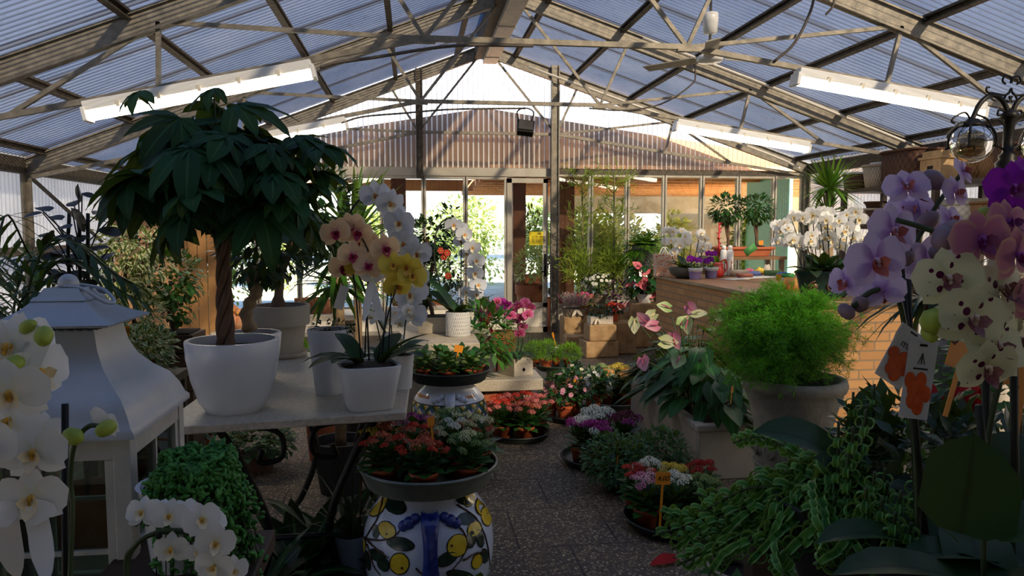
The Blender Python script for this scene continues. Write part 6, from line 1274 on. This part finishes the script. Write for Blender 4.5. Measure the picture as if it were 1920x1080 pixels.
# =================================================================== outside
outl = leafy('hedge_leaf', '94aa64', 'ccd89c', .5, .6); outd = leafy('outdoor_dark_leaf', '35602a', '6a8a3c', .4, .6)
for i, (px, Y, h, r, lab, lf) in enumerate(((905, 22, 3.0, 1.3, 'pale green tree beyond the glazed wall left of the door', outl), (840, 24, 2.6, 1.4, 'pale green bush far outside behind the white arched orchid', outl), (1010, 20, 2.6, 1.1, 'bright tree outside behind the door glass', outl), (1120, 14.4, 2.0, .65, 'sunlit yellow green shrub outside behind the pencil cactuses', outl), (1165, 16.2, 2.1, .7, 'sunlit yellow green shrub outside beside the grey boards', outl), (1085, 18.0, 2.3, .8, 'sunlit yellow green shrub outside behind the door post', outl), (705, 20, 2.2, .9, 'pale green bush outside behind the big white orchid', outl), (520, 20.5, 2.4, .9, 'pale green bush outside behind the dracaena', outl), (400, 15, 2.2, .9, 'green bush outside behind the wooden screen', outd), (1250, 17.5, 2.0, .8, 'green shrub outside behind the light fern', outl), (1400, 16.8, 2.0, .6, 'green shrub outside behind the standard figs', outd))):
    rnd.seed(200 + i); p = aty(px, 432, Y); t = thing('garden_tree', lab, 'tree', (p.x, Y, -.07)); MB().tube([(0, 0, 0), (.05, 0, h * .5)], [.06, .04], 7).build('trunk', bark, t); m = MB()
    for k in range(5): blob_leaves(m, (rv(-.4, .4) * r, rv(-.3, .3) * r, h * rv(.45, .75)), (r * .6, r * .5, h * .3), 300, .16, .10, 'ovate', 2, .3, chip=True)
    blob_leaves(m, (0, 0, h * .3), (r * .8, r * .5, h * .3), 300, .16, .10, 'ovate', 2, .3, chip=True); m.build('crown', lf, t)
def outpot(px, Y, lab, rad, r, h, lf, fl=None, nf=0, seed=0, n=300, L=.1, W=.045, name='potted_bush', cat='potted plant'):
    rnd.seed(seed); p = aty(px, 432, Y); return bush(Vector((p.x, Y, -.07)), lab, cat, rad, n, L, W, lf, None, (r, h, terra), fl=fl, nfl=nf, fs=.06, name=name)
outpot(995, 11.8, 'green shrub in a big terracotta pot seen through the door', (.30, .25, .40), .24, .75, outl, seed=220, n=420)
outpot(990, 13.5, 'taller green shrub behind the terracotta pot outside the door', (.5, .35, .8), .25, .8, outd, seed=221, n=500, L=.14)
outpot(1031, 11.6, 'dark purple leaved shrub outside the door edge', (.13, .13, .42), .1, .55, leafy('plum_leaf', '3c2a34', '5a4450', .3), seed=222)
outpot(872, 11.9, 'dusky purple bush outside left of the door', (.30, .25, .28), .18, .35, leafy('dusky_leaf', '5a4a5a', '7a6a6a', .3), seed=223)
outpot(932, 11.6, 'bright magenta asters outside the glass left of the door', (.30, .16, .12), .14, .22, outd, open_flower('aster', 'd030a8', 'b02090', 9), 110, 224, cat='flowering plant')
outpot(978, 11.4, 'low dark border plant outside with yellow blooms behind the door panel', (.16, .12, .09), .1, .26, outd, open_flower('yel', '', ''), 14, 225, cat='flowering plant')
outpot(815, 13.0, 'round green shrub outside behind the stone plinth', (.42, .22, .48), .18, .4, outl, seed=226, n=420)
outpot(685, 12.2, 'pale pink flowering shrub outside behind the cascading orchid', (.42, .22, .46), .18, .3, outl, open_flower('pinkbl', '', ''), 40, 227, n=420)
# =================================================================== left foreground: lantern and white orchids
def bench(loc, w, d, h, lab, mat):
    t = thing('plant_bench', lab, 'bench', loc); MB().box((0, 0, h - .02), (w, d, .04)).build('bench_top', mat, t, False, .004)
    for sx_ in (-1, 1):
        for sy_ in (-1, 1): MB().box((sx_ * (w / 2 - .05), sy_ * (d / 2 - .05), (h - .04) / 2), (.05, .05, h - .04)).build('leg', mat, t, False)
    return t
LW = .355; nc = at(243, 822, 1.5); lx, ly = nc.x - LW / 2, nc.y + LW / 2; zev = nc.z; LB = .66
bench((lx, ly + .05, 0), .62, .75, LB, 'dark bench under the white lantern at the left front', shw)
lw = plain('worn_white_paint', 'b4b2a8', 'c8c6bc', .55, 0, 16, .15, 40); lm = plain('white_lantern_metal', 'a8b0b8', 'bac0c4', .35, .15, 6)
t = thing('lantern', 'large white wooden lantern with a flared pagoda roof and glass panes', 'lantern', (lx, ly, LB)); ze = zev - LB; tz = at(130, 545, 1.68).z - LB; hb = LW / 2
def sqring(prof, mat, name, smooth=True):
    m = MB(); n = 8
    for r, z in prof:
        for k in range(4):
            a = (-1, -1), (1, -1), (1, 1), (-1, 1)
            for j in range(n): p0, p1 = a[k], a[(k + 1) % 4]; u = j / n; m.v.append(((p0[0] + (p1[0] - p0[0]) * u) * r, (p0[1] + (p1[1] - p0[1]) * u) * r, z))
    N = 4 * n
    for i in range(len(prof) - 1):
        for k in range(N): m.face((i * N + k, i * N + (k + 1) % N, (i + 1) * N + (k + 1) % N, (i + 1) * N + k))
    m.face(tuple(range((len(prof) - 1) * N, len(prof) * N))); o = m.build(name, mat, t, smooth); e = o.modifiers.new('e', 'EDGE_SPLIT'); e.split_angle = R(50); return o
zr = at(120, 608, 1.62).z - LB                                            # underside of the upper roof
sqring([(hb + .012, ze), (hb + .012, ze + .012), (hb + .004, ze + .02), (hb - .005, ze + .045), (hb - .022, ze + .075), (hb - .05, ze + .10), (hb - .075, ze + .13), (hb - .09, ze + .165), (hb - .098, zr - .005)], lm, 'lower_roof')
m = MB()
for s in range(4):
    q = Matrix.Rotation(s * R(90), 3, 'Z')
    for j in range(9):
        x = -hb + .105 + j * (2 * hb - .21) / 8; m.tube([q @ Vector((x + .012 * math.cos(a), -hb + .094, zr + .004 + .009 * math.sin(a))) for a in [k * .7 for k in range(10)]], .0022, 4, cap=False)
m.build('fretwork_band', plain('pierced_grey', '4a4c4c', '5c5e5e', .6), t)
sqring([(hb - .055, zr + .004), (hb - .052, zr + .009), (hb - .082, zr + .02), (hb - .108, zr + .036), (hb - .128, zr + .056), (hb - .143, zr + .08), (hb - .153, tz - .012)], lm, 'upper_roof')
sqring([(.055, tz - .014), (.05, tz - .006), (.02, tz), (.016, tz + .004)], lm, 'cap_plate'); MB().ball((0, 0, tz + .02), .021, 0, 16, 10).build('knob', lm, t)
q = bez([(0, -.018, tz + .016), (.04, -.03, tz + .01), (.082, -.03, tz - .018), (.095, -.005, tz - .02), (.06, .02, tz + .006), (0, .018, tz + .018)], 30); MB().tube(q, .0042, 8).build('ring_handle', lm, t)
pw = .034
for sx_ in (-1, 1):
    for sy_ in (-1, 1): MB().box((sx_ * (hb - pw / 2), sy_ * (hb - pw / 2), ze / 2), (pw, pw, ze)).build('corner_post', lw, t, False, .002)
glm = clear('lantern_glass', 'd8e4de', .03, .02)
for s in range(4):
    q = Matrix.Rotation(s * R(90), 3, 'Z'); w = LW - 2 * pw; pn = []
    m = MB(); m.box(q @ Vector((0, -hb + .015, ze - .022)), (w, .024, .044), 0, q); m.box(q @ Vector((0, -hb + .015, .025)), (w, .024, .05), 0, q)
    for sx_ in (-1, 1): m.box(q @ Vector((sx_ * (w / 2 - .009), -hb + .015, ze / 2)), (.018, .02, ze - .09), 0, q)
    m.build('frame', lw, t, False, .0015); m = MB(); m.box(q @ Vector((0, -hb + .014, ze / 2)), (.009, .012, ze - .09), 0, q); m.box(q @ Vector((0, -hb + .014, ze * .5)), (w - .03, .0118, .009), 0, q); m.build('glazing_bar', lw, t, False)
    MB().box(q @ Vector((0, -hb + .016, ze / 2)), (w - .03, .003, ze - .09), 0, q).build('glass_pane', glm, t, False)
MB().box((0, 0, .008), (LW - .01, LW - .01, .014)).build('base_board', lw, t, False)
m = MB()
for z in (.13, .17): m.tube([(hb + .004, -hb + .018, z), (hb + .004, -hb + .018, z + .03)], .005, 6)
m.build('hinge', black_iron, t)
# big white orchid with ribbon at the left edge
zc0 = 1.12; tb = bench((at(40, 900, 1.02).x - .1, .78, 0), .42, .36, .60, 'low dark bench under the white orchid at the left edge', shw)
base = Vector((at(60, 1080, 1.05).x, at(60, 1080, 1.05).y, .602)); t = thing('potted_orchid', 'big white moth orchid with a white ribbon at the left front edge', 'potted orchid', base); pot_part(t, [(.06, 0), (.078, .15), (.08, .155)], matt_w, n=32)
rnd.seed(100); fl = [(20, 655, 1.05, .11, (-.2, -1, .2)), (45, 640, 1.08, .09, (.8, -.6, .3)), (20, 740, 1.0, .10, (.2, -1, -.1)), (70, 700, 1.06, .10, (.9, -.5, 0)), (65, 850, 1.0, .088, (.0, -1, .0)), (60, 935, 1.0, .09, (.1, -1, -.1)), (-20, 840, .98, .09, (-.3, -1, 0)), (18, 790, 1.06, .085, (-.1, -1, .1)), (75, 815, 1.1, .07, (.3, -1, .3))]
for x, y, z, s, f in fl: flower(t, 'white', at(x, y, z), f, s, rv(-.2, .2))
flower(t, 'white', at(196, 792, 1.1), (.5, .9, .3), .055, .3)
for x, y, z, s in ((82, 630, 1.04, .019), (53, 613, 1.05, .016), (27, 682, 1.02, .018), (137, 818, 1.05, .019), (199, 803, 1.02, .017), (-2, 695, 1.02, .018)): bud(t, at(x, y, z), (rv(-.5, .8), -.3, rv(-.3, .5)), s * 1.6)
stem(t, [base + Vector((.02, 0, .14)), at(135, 1000, 1.08), at(132, 900, 1.08), at(140, 835, 1.06), at(165, 800, 1.06), at(196, 800, 1.05)], .0036, stick_g, n=30)
stem(t, [base + Vector((-.02, 0, .14)), at(0, 900, 1.08), at(-10, 780, 1.08), at(20, 700, 1.07), at(60, 640, 1.05)], .0036, stick_g, n=30)
MB().tube([base - t.location + Vector((.03, 0, .13)), at(122, 757, 1.09) - t.location], .0052, 8).build('support_stick', black_iron, t)
m = MB()
for x0, x1, w in ((8, 20, .034), (62, 100, .03), (72, 70, .026)): a = at(x0, 940, 1.0) - base; b = at(x1, 1100, .98) - base; m.leaf(a, b - a, (0, -1, .1), (b - a).length, w, 0, rv(-.5, .5), .06, 6, 'strap')
for s in (-1, 1): a = at(38, 965, .99) - base; m.leaf(a, (s, -.2, .2), (0, -1, .3), .05, .035, 0, 1.4, .1, 5, 'ovate')
m.build('ribbon', bow, t); orchid_leaves(t, base + Vector((0, 0, .15)), 6, .24, .08)
# small arched white orchid
base = at(268, 1150, 1.14); base.z = .702; bench((base.x + .08, base.y + .08, 0), .34, .36, .70, 'small dark bench under the little arched white orchid', shw)
t = thing('potted_orchid', 'little white moth orchid on a bent hoop in front of the lantern', 'potted orchid', base); pot_part(t, [(.045, 0), (.058, .1), (.06, .105)], matt_w, n=28); rnd.seed(101)
for x, y, z, s, f in ((268, 962, 1.17, .056, (-.2, -1, .4)), (318, 968, 1.15, .056, (.1, -1, .2)), (345, 962, 1.19, .05, (.3, -.8, .6)), (378, 975, 1.13, .058, (.3, -1, .2)), (322, 1030, 1.14, .056, (-.1, -1, 0)), (372, 1035, 1.16, .04, (.1, -1, 0)), (404, 1018, 1.12, .06, (.2, -1, 0)), (402, 1062, 1.12, .06, (-.1, -1, -.1)), (436, 1070, 1.15, .05, (.5, -.9, 0)), (398, 985, 1.17, .05, (.6, -.7, .3)), (300, 955, 1.2, .045, (0, -.6, .8))): flower(t, 'white', at(x, y, z), f, s, rv(-.3, .3))
stem(t, [base + Vector((0, 0, .1)), at(236, 1080, 1.14), at(252, 1025, 1.14), at(290, 1000, 1.14), at(340, 995, 1.15), at(372, 1015, 1.16), at(375, 1060, 1.16), at(368, 1110, 1.16)], .0036, stick_g, n=36)
stem(t, [base + Vector((0, .005, .1)), at(240, 1090, 1.16), at(258, 1020, 1.16), at(300, 1000, 1.16), at(345, 998, 1.16)], .003, stick_g, n=30); orchid_leaves(t, base + Vector((0, 0, .105)), 5, .14, .05)
for x, y in ((298, 1005), (372, 1020)): MB().ball(at(x, y, 1.135) - base, .005, 0, 8, 6).build('clip', black_iron, t)
# string of bananas in a white pot with chalk tag
p = at(345, 1000, 1.5); zb = p.z - .06; bench((p.x, p.y, 0), .3, .3, zb, 'small dark stand under the trailing succulent', shw); t = thing('trailing_succulent', 'bright green trailing string succulent spilling over a white pot', 'potted plant', (p.x, p.y, zb + .001)); pot_part(t, [(.06, 0), (.08, .16), (.085, .165)], ceramic_w, n=40, soil=.95)
rnd.seed(102); m = MB(); s = MB(); L_suc = leafy('succulent_bead', '2c6a28', '58a044', .15, .45)
for i in range(150):
    a = rv(-1.9, 2.2); st = Vector((math.cos(a) * .07 * rnd.random(), math.sin(a) * .07 * rnd.random(), .17)); ed = Vector((math.cos(a) * .105, math.sin(a) * .09, .16 + rv(0, .03))); dp = rv(.05, .4) if math.cos(a) > -.2 else .04; q = bez([st, st.lerp(ed, .6) + Vector((0, 0, .025)), ed, ed + Vector((math.cos(a) * rv(.0, .05), math.sin(a) * .02, -dp))], 16); s.tube(q, .0012, 3)
    for x in q[::1]:
        for _ in range(2): m.ball(x + rdir() * .006, (.0045, .0045, .011), 0, 5, 4, rdir())
m.build('foliage', L_suc, t); s.build('trailing_stems', stick_g, t)
t = thing('chalk_tag', 'small wooden framed chalk tag stuck in the white succulent pot', 'chalk tag', at(318, 925, 1.42), R(28)); MB().box((0, 0, 0), (.034, .006, .055), 0, Matrix.Rotation(R(14), 3, 'Y')).build('frame', plain('pale_crate_wood', '', ''), t, False); MB().box((0, -.003, 0), (.027, .003, .046), 0, Matrix.Rotation(R(14), 3, 'Y')).build('slate', plain('slate_black', '1c1c1c', '2a2a2a', .8), t, False); m = MB()
for k in range(5): m.box((.002 * k - .004, -.0055, .014 - .007 * k), (.016, .001, .003), 0, Matrix.Rotation(rv(-.5, .5), 3, 'Y'))
m.build('chalk_marks', plain('chalk', 'c8c8c4', None, .9), t, False); MB().box((0, 0, -.05), (.006, .004, .06)).build('stake', plain('pale_crate_wood', '', ''), t, False)

# =================================================================== right foreground
BH = .93; cb = at(1760, 1000, 1.35); bench((cb.x + .17, cb.y + .06, 0), .72, .80, BH, 'dark bench crowded with orchids and curly plants at the right front', shw)
blackp = plain('black_plastic', '141414', '1e1e1e', .45)
def orch(lab, kind, base, fl, stems, seed, buds=(), leaves=(3, .2, .075), sticks=(), size=.1, budm=bud_p, el=(15, 55)):
    base = Vector(base); t = thing('potted_orchid', lab, 'potted orchid', (base.x, base.y, BH + .001)); pot_part(t, [(.05, 0), (.066, .115), (.068, .12)], blackp, n=28); rnd.seed(seed)
    for f in fl: x, y, z, s, fc = (list(f) + [None] * 5)[:5]; p = at(x, y, z); flower(t, kind, p, fc or to_eye(p, .4), (s or size) * {'lilac': .76, 'pink': .70, 'magenta': .76}.get(kind, .9), rv(-.25, .25))
    for st in stems: stem(t, [base + Vector((0, 0, .1))] + [at(*q) for q in st], .0040, stick_g, n=30)
    for x, y, z, s in buds: bud(t, at(x, y, z), (rv(-.6, .6), -.3, rv(-.6, .6)), s, budm)
    for a, b in sticks: MB().tube([at(*a) - t.location, at(*b) - t.location], .0052, 7).build('support_stick', stick_d, t)
    if leaves: orchid_leaves(t, base + Vector((0, 0, .12)), *leaves, el=el)
    return t
bz = BH + .001
def gb(px, zc): p = at(px, 1000, zc); return Vector((p.x, p.y, bz))
orch('lilac moth orchid on dark stems in the right front', 'lilac', gb(1725, 1.16), [(1641, 492, 1.02, .115, (-.1, -1, .0)), (1672, 435, 1.08, .115, (.15, -1, .1)), (1700, 352, 1.12, .09, (-.4, -.8, .5)), (1715, 370, 1.14, .08, (.8, -.6, .3)), (1790, 362, 1.12, .075, (.3, -1, .2)), (1805, 322, 1.15, .07, (.5, -.8, .4)), (1705, 400, 1.16, .10, (-.5, -.7, .5)), (1735, 410, 1.15, .10, (.2, -.8, .6)), (1738, 492, 1.12, .11, (-.2, -1, -.2)), (1586, 530, 1.05, .07, (-.9, -.5, 0)), (1655, 545, 1.06, .085, (.4, .6, -.3)), (1780, 415, 1.18, .08, (.2, -.9, .4))],
     [((1715, 780, 1.16), (1700, 600, 1.15), (1690, 500, 1.12), (1720, 450, 1.12), (1760, 380, 1.14), (1800, 330, 1.15)), ((1712, 760, 1.14), (1685, 560, 1.1), (1640, 545, 1.06), (1600, 575, 1.05))], 110,
     [(1750, 337, 1.13, .034), (1692, 483, 1.1, .034), (1613, 570, 1.06, .03), (1587, 584, 1.05, .025), (1755, 473, 1.1, .026), (1740, 415, 1.12, .034)], (3, .2, .08), (((1735, 1000, 1.15), (1688, 490, 1.12)), ((1722, 1000, 1.17), (1700, 480, 1.15))))
orch('dusky pink moth orchid with dark purple lip at the right edge', 'pink', gb(1905, 1.1), [(1838, 452, 1.0, .125, (-.1, -1, .05)), (1890, 420, 1.06, .11, (.2, -1, .3)), (1905, 480, 1.0, .12, (.3, -1, -.1)), (1940, 560, 1.02, .12, (.2, -1, 0))], [((1900, 800, 1.1), (1900, 600, 1.08), (1880, 500, 1.06), (1840, 470, 1.03), (1740, 430, 1.05), (1680, 412, 1.06))], 111, [(1785, 435, 1.04, .04), (1770, 447, 1.03, .04)], (3, .18, .075), (((1912, 1000, 1.12), (1908, 560, 1.1)),))
orch('bright magenta moth orchid at the right edge above the pink one', 'magenta', gb(1955, 1.3), [(1898, 355, 1.22, .125, (-.2, -1, .1)), (1925, 335, 1.25, .11, (.3, -1, .3)), (1890, 400, 1.26, .085, (-.3, -1, -.4)), (1915, 425, 1.26, .09, (.2, -1, -.3))], [((1950, 700, 1.3), (1935, 480, 1.28), (1905, 380, 1.26))], 112, [(1845, 402, 1.24, .03)], (4, .2, .08), (), budm=bud_g)
orch('cream moth orchid spotted with burgundy in the right front', 'spotted', gb(1850, 1.02), [(1820, 600, .97, .11, (.0, -1, .05)), (1778, 525, 1.0, .10, (-.4, -1, .1)), (1875, 545, 1.02, .115, (.3, -1, .2)), (1865, 655, .98, .105, (.1, -1, .4)), (1905, 640, 1.02, .1, (.5, -1, 0)), (1790, 610, 1.04, .09, (-.4, -.8, -.4)), (1905, 590, 1.06, .1, (.4, -.9, .3)), (1850, 690, .96, .09, (-.1, -1, -.3))], [((1850, 850, 1.03), (1880, 700, 1.02), (1905, 640, 1.03), (1860, 590, 1.03), (1800, 560, 1.02))], 113, [(1752, 603, .99, .045), (1743, 625, 1.0, .026)], (3, .2, .085), (((1860, 1000, 1.04), (1835, 760, 1.0)), ((1905, 1000, 1.02), (1900, 640, 1.02)), ((1850, 1000, 1.05), (1848, 700, 1.03))), budm=bud_g)
# plant cards hung on the lilac orchid
for (px, py, w, h, tilt, yaw, lab, txt) in ((1690, 668, .052, .085, .55, .25, 'white plant card with orange blotch tilted at the dark orchid stems', 'mich'), (1722, 712, .040, .115, .10, -.1, 'narrow white plant card with orange blotch hanging upright on the dark stem', '')):
    t = thing('plant_card', lab, 'plant card', at(px, py, 1.08), -YAW + yaw, 'plant cards'); q = Matrix.Rotation(tilt, 3, 'Y'); MB().box((0, 0, 0), (w, .001, h), 0, q).build('card', plain('card_white', 'c8ccd4', 'd4d8de', .6), t, False)
    m = MB(); r2 = random.Random(3)
    for k in range(9): c = q @ Vector((r2.uniform(-.3, .3) * w, -.0012, -h * .15 + r2.uniform(-.22, .2) * h)); m.ball(c, (w * .2, .0006, h * .11), 0, 10, 6)
    m.build('orange_blotch', plain('orange_print', 'c84818', 'e06428', .6, 0, 60), t)
    m = MB(); m.box(q @ Vector((0, -.001, h * .44)), (w * .25, .001, h * .03), 0, q); m.build('slot', black_iron, t, False)
    if txt:
        o = lettering(txt, .017, t); o.matrix_local = Matrix.Translation(q @ Vector((.004, -.0015, h * .2))) @ q.to_4x4() @ Matrix.Rotation(R(90), 4, 'X')
    else:
        m = MB(); a = lambda x, z: q @ Vector((x * w, -.0015, z * h)); m.tube([a(-.12, .2), a(0, .34), a(.12, .2)], .0007, 4); m.tube([a(0, .34), a(0, .2)], .0007, 4); m.tube([a(-.06, .27), a(.06, .27)], .0007, 4); m.build('emblem', ink_m, t)
        m = MB(); m.box(a(0, .14), (w * .5, .001, h * .02), 0, q); m.build('lettering', ink_m, t, False)
price_tag(1805, 665, 1.25, .05, '', 'orange price tag behind the spotted orchid', .3, .3); price_tag(1922, 690, 1.05, .05, '', 'orange price tag cut by the right edge', .1, .2)
# large single leaves of a plant on the bench, strap leaf
# curly leaved lipstick plant
p = at(1590, 985, 1.42); t = thing('curly_lipstick_plant', 'curly leaved lipstick plant spreading over the right front', 'hanging plant', (p.x, p.y, BH - .04)); rnd.seed(120); m = MB(); s = MB(); pot_part(t, [(.09, -.0), (.13, .14), (.135, .15)], plain('dark_pot', '', ''), n=32)
hub = Vector((0, 0, .13))
def curly(pts, L=.045, n=26, stp=None):
    q = bez(pts, n * 2); s.tube(q, .0028, 5)
    for i in range(1, n):
        u = i / n; k = int(u * (len(q) - 1)); d = (q[min(k + 1, len(q) - 1)] - q[max(k - 1, 0)]).normalized(); o = d.orthogonal().normalized(); o = Matrix.Rotation(i * 1.57, 3, d) @ o
        for sg in (-1, 1): m.leaf(q[k], o * sg + d * .25, d, L * (1.45 - .5 * u) * rv(.85, 1.1), L * .36 * (1.1 - .4 * u), 0, rv(3.4, 5.2), .45, 9, 'lance')
T = lambda x, y, z: at(x, y, z) - t.location
for tip in ((1225, 1005, 1.65), (1240, 960, 1.7), (1300, 925, 1.72), (1270, 1060, 1.55), (1330, 1075, 1.4), (1400, 1060, 1.35), (1390, 925, 1.7), (1375, 830, 1.75), (1450, 1010, 1.4), (1470, 1080, 1.25), (1500, 960, 1.35), (1530, 1060, 1.2), (1460, 935, 1.55), (1570, 1075, 1.2), (1640, 1070, 1.2), (1320, 1020, 1.55), (1420, 965, 1.5), (1395, 925, 1.6), (1330, 960, 1.68), (1500, 985, 1.38), (1260, 1030, 1.62), (1290, 985, 1.66), (1350, 1045, 1.5), (1440, 1040, 1.38), (1480, 1000, 1.42), (1500, 1030, 1.3), (1550, 1010, 1.3), (1400, 1000, 1.5), (1510, 910, 1.5), (1600, 1030, 1.25), (1660, 1000, 1.22)):
    e = T(*tip); curly([hub + Vector((rv(-.06, .06), rv(-.06, .06), 0)), hub.lerp(e, .4) + Vector((rv(-.04, .04), rv(-.04, .04), .05 + rv(-.04, .03))), hub.lerp(e, .75) + Vector((rv(-.03, .03), rv(-.03, .03), .02 + rv(-.03, .03))), e], .05)
for tip in ((1572, 790, 1.33), (1624, 768, 1.34), (1600, 800, 1.30), (1665, 905, 1.25), (1720, 895, 1.22), (1690, 920, 1.2), (1565, 930, 1.3), (1640, 885, 1.24), (1660, 878, 1.26), (1738, 892, 1.2), (1725, 930, 1.18), (1655, 935, 1.2), (1625, 915, 1.22), (1680, 960, 1.15), (1710, 980, 1.14), (1590, 850, 1.3), (1612, 820, 1.32), (1600, 735, 1.5), (1640, 720, 1.52), (1700, 760, 1.5)):
    e = T(*tip); curly([hub + Vector((rv(-.05, .05), rv(-.05, .05), 0)), Vector((e.x * .8, e.y * .8, e.z * .5)), e], .040, 22)
m.build('foliage', L_curl, t); s.build('trailing_stems', stick_g, t)
rnd.seed(121); p = at(1890, 860, 2.2); bush(Vector((p.x, p.y, 0)), 'dark small leaved filler plant behind the orchid stems', 'potted plant', (.34, .25, .28), 700, .05, .03, L_mid, None, (.16, .5, terra), rise=.35)
rnd.seed(126); p = at(1800, 960, 1.42); bush(Vector((p.x, p.y, BH + .001)), 'low dark bushy plant crowding the bench between the orchid stems', 'potted plant', (.26, .17, .12), 520, .05, .028, L_dark, None, (.05, .08, blackp))
rnd.seed(127); p = at(1690, 960, 1.5); bush(Vector((p.x, p.y, BH + .001)), 'dark small leaved plant on the bench left of the hanging plant cards', 'potted plant', (.16, .15, .14), 360, .045, .024, L_dark, None, (.05, .08, blackp))
# big broad leaves
p = gb(1520, 1.3); t = thing('broad_leaf_plant', 'plant with very large broad dark leaves between the urn and the orchid stems', 'potted plant', (at(1620, 940, 1.48).x, at(1620, 940, 1.48).y, BH + .001)); rnd.seed(122); pot_part(t, [(.05, 0), (.07, .1), (.072, .105)], blackp, n=24); m = MB(); T2 = lambda x, y, z: at(x, y, z) - t.location
for a, b, w, c, nz in (((1590, 890, 1.45), (1480, 790, 1.42), .10, 1.3, (0, -.4, 1)), ((1610, 890, 1.5), (1640, 750, 1.55), .08, .5, (-.4, -1, .3)), ((1640, 900, 1.45), (1690, 830, 1.5), .07, .4, (.2, -1, .2)), ((1600, 920, 1.4), (1550, 890, 1.35), .07, .6, (0, -.6, 1))): A, B = T2(*a), T2(*b); m.leaf(A, B - A + Vector((0, 0, .05)), nz, (B - A).length * 1.25, w, 0, c, .25, 7, 'strap')
m.build('foliage', L_orch, t)
p = at(1830, 960, .98); t = thing('broad_leaf_plant', 'plant with an upright paddle shaped dark leaf at the right front corner', 'potted plant', (p.x, p.y, BH + .001)); pot_part(t, [(.05, 0), (.07, .1), (.072, .105)], blackp, n=24); m = MB()
for a, b, w, c, nz in (((1800, 1000, .95), (1830, 830, .97), .125, .1, (-.2, -1, .1)), ((1850, 1000, .96), (1925, 930, .98), .07, .5, (0, -.4, 1)), ((1780, 1000, 1.0), (1760, 960, .98), .05, .5, (0, -.5, 1)), ((1840, 990, 1.02), (1930, 800, 1.05), .09, .7, (0, -.6, .9))): A, B = T2(*a), T2(*b); m.leaf(A, B - A, nz, (B - A).length * 1.1, w, 0, c, .15, 7, 'strap')
m.build('foliage', L_orch, t)
# dracaena drooping in front of the counter, red anthurium behind, pale round pot
rnd.seed(123); q = at(1745, 560, 3.0); t = thing('dracaena', 'dark strappy dracaena drooping before the lit brick counter', 'potted tree', (q.x, q.y, 0)); pot_part(t, [(.13, 0), (.17, .3), (.175, .34)], plain('grey_brown_stone', '5a5046', '74685c', .8, 0, 6, .3), n=28); MB().tube([(0, 0, .28), (.01, 0, q.z * .6), (0, 0, q.z)], [.03, .026, .022], 8).build('trunk', bark, t); m = MB(); rosette(m, (0, 0, q.z), 60, .36, .032, (-40, 60), curl=(.4, 1.0), r0=.02); m.build('crown', leafy('striped_dracaena', '1a2c18', '3a5234', .15, .4), t)
q = at(1785, 700, 2.6); t = thing('stone_pedestal', 'dark weathered stone pedestal behind the plant cards', 'pedestal', (q.x, q.y, 0)); MB().lathe([(.001, 0), (.15, 0), (.15, .06), (.12, .1), (.115, .6), (.125, .75), (.14, .95), (.14, 1.15), (.001, 1.15)], 40).build('pedestal', plain('dark_weathered_stone', '4c443c', '665c50', .9, 0, 7, .5, 20), t)
q = at(1775, 770, 2.1); t = anth_pot(Vector((q.x, q.y, .52)), 'red anthurium among the dark leaves behind the orchid stems', 'red', (.24, .2), .35, 30, .16, [(x, y, 2.05) for x, y in ((1762, 755), (1778, 760), (1800, 762), (1810, 755), (1748, 745), (1795, 752))], .075, 124, ([(.08, 0), (.11, .13), (.115, .14)], terra)); bench((q.x, q.y, 0), .3, .3, .52, 'small dark stand under the red anthurium', shw)
q = at(1400, 960, 2.1); t = thing('round_pot', 'pale rounded stone pot half buried in curly leaves', 'pot', (q.x, q.y, .32)); pot_part(t, [(.07, 0), (.12, .1), (.13, .2), (.11, .27), (.115, .29)], plain('pale_pink_stone', '9a8a7c', 'b4a494', .85, 0, 6, .3), n=36); m = MB(); rnd.seed(125); blob_leaves(m, (0, 0, .3), (.14, .12, .08), 120, .06, .03); m.build('foliage', L_mid, t); bench((q.x, q.y, 0), .3, .3, .319, 'low dark stand under the pale rounded pot', shw)
q = atz(1262, 1055, 0); t = thing('fallen_flower', 'red anthurium bloom lying on the floor beside the dark tray', 'flower', (q.x, q.y, .012)); m = MB(); m.leaf((0, 0, .01), (-1, -.3, .05), (0, -.3, 1), .13, .07, 0, .4, .2, 6, 'heart'); m.build('spathe', spath['red'], t); MB().tube([(0, 0, .012), (.12, .03, .004)], .003, 5).build('stalk', stick_g, t)
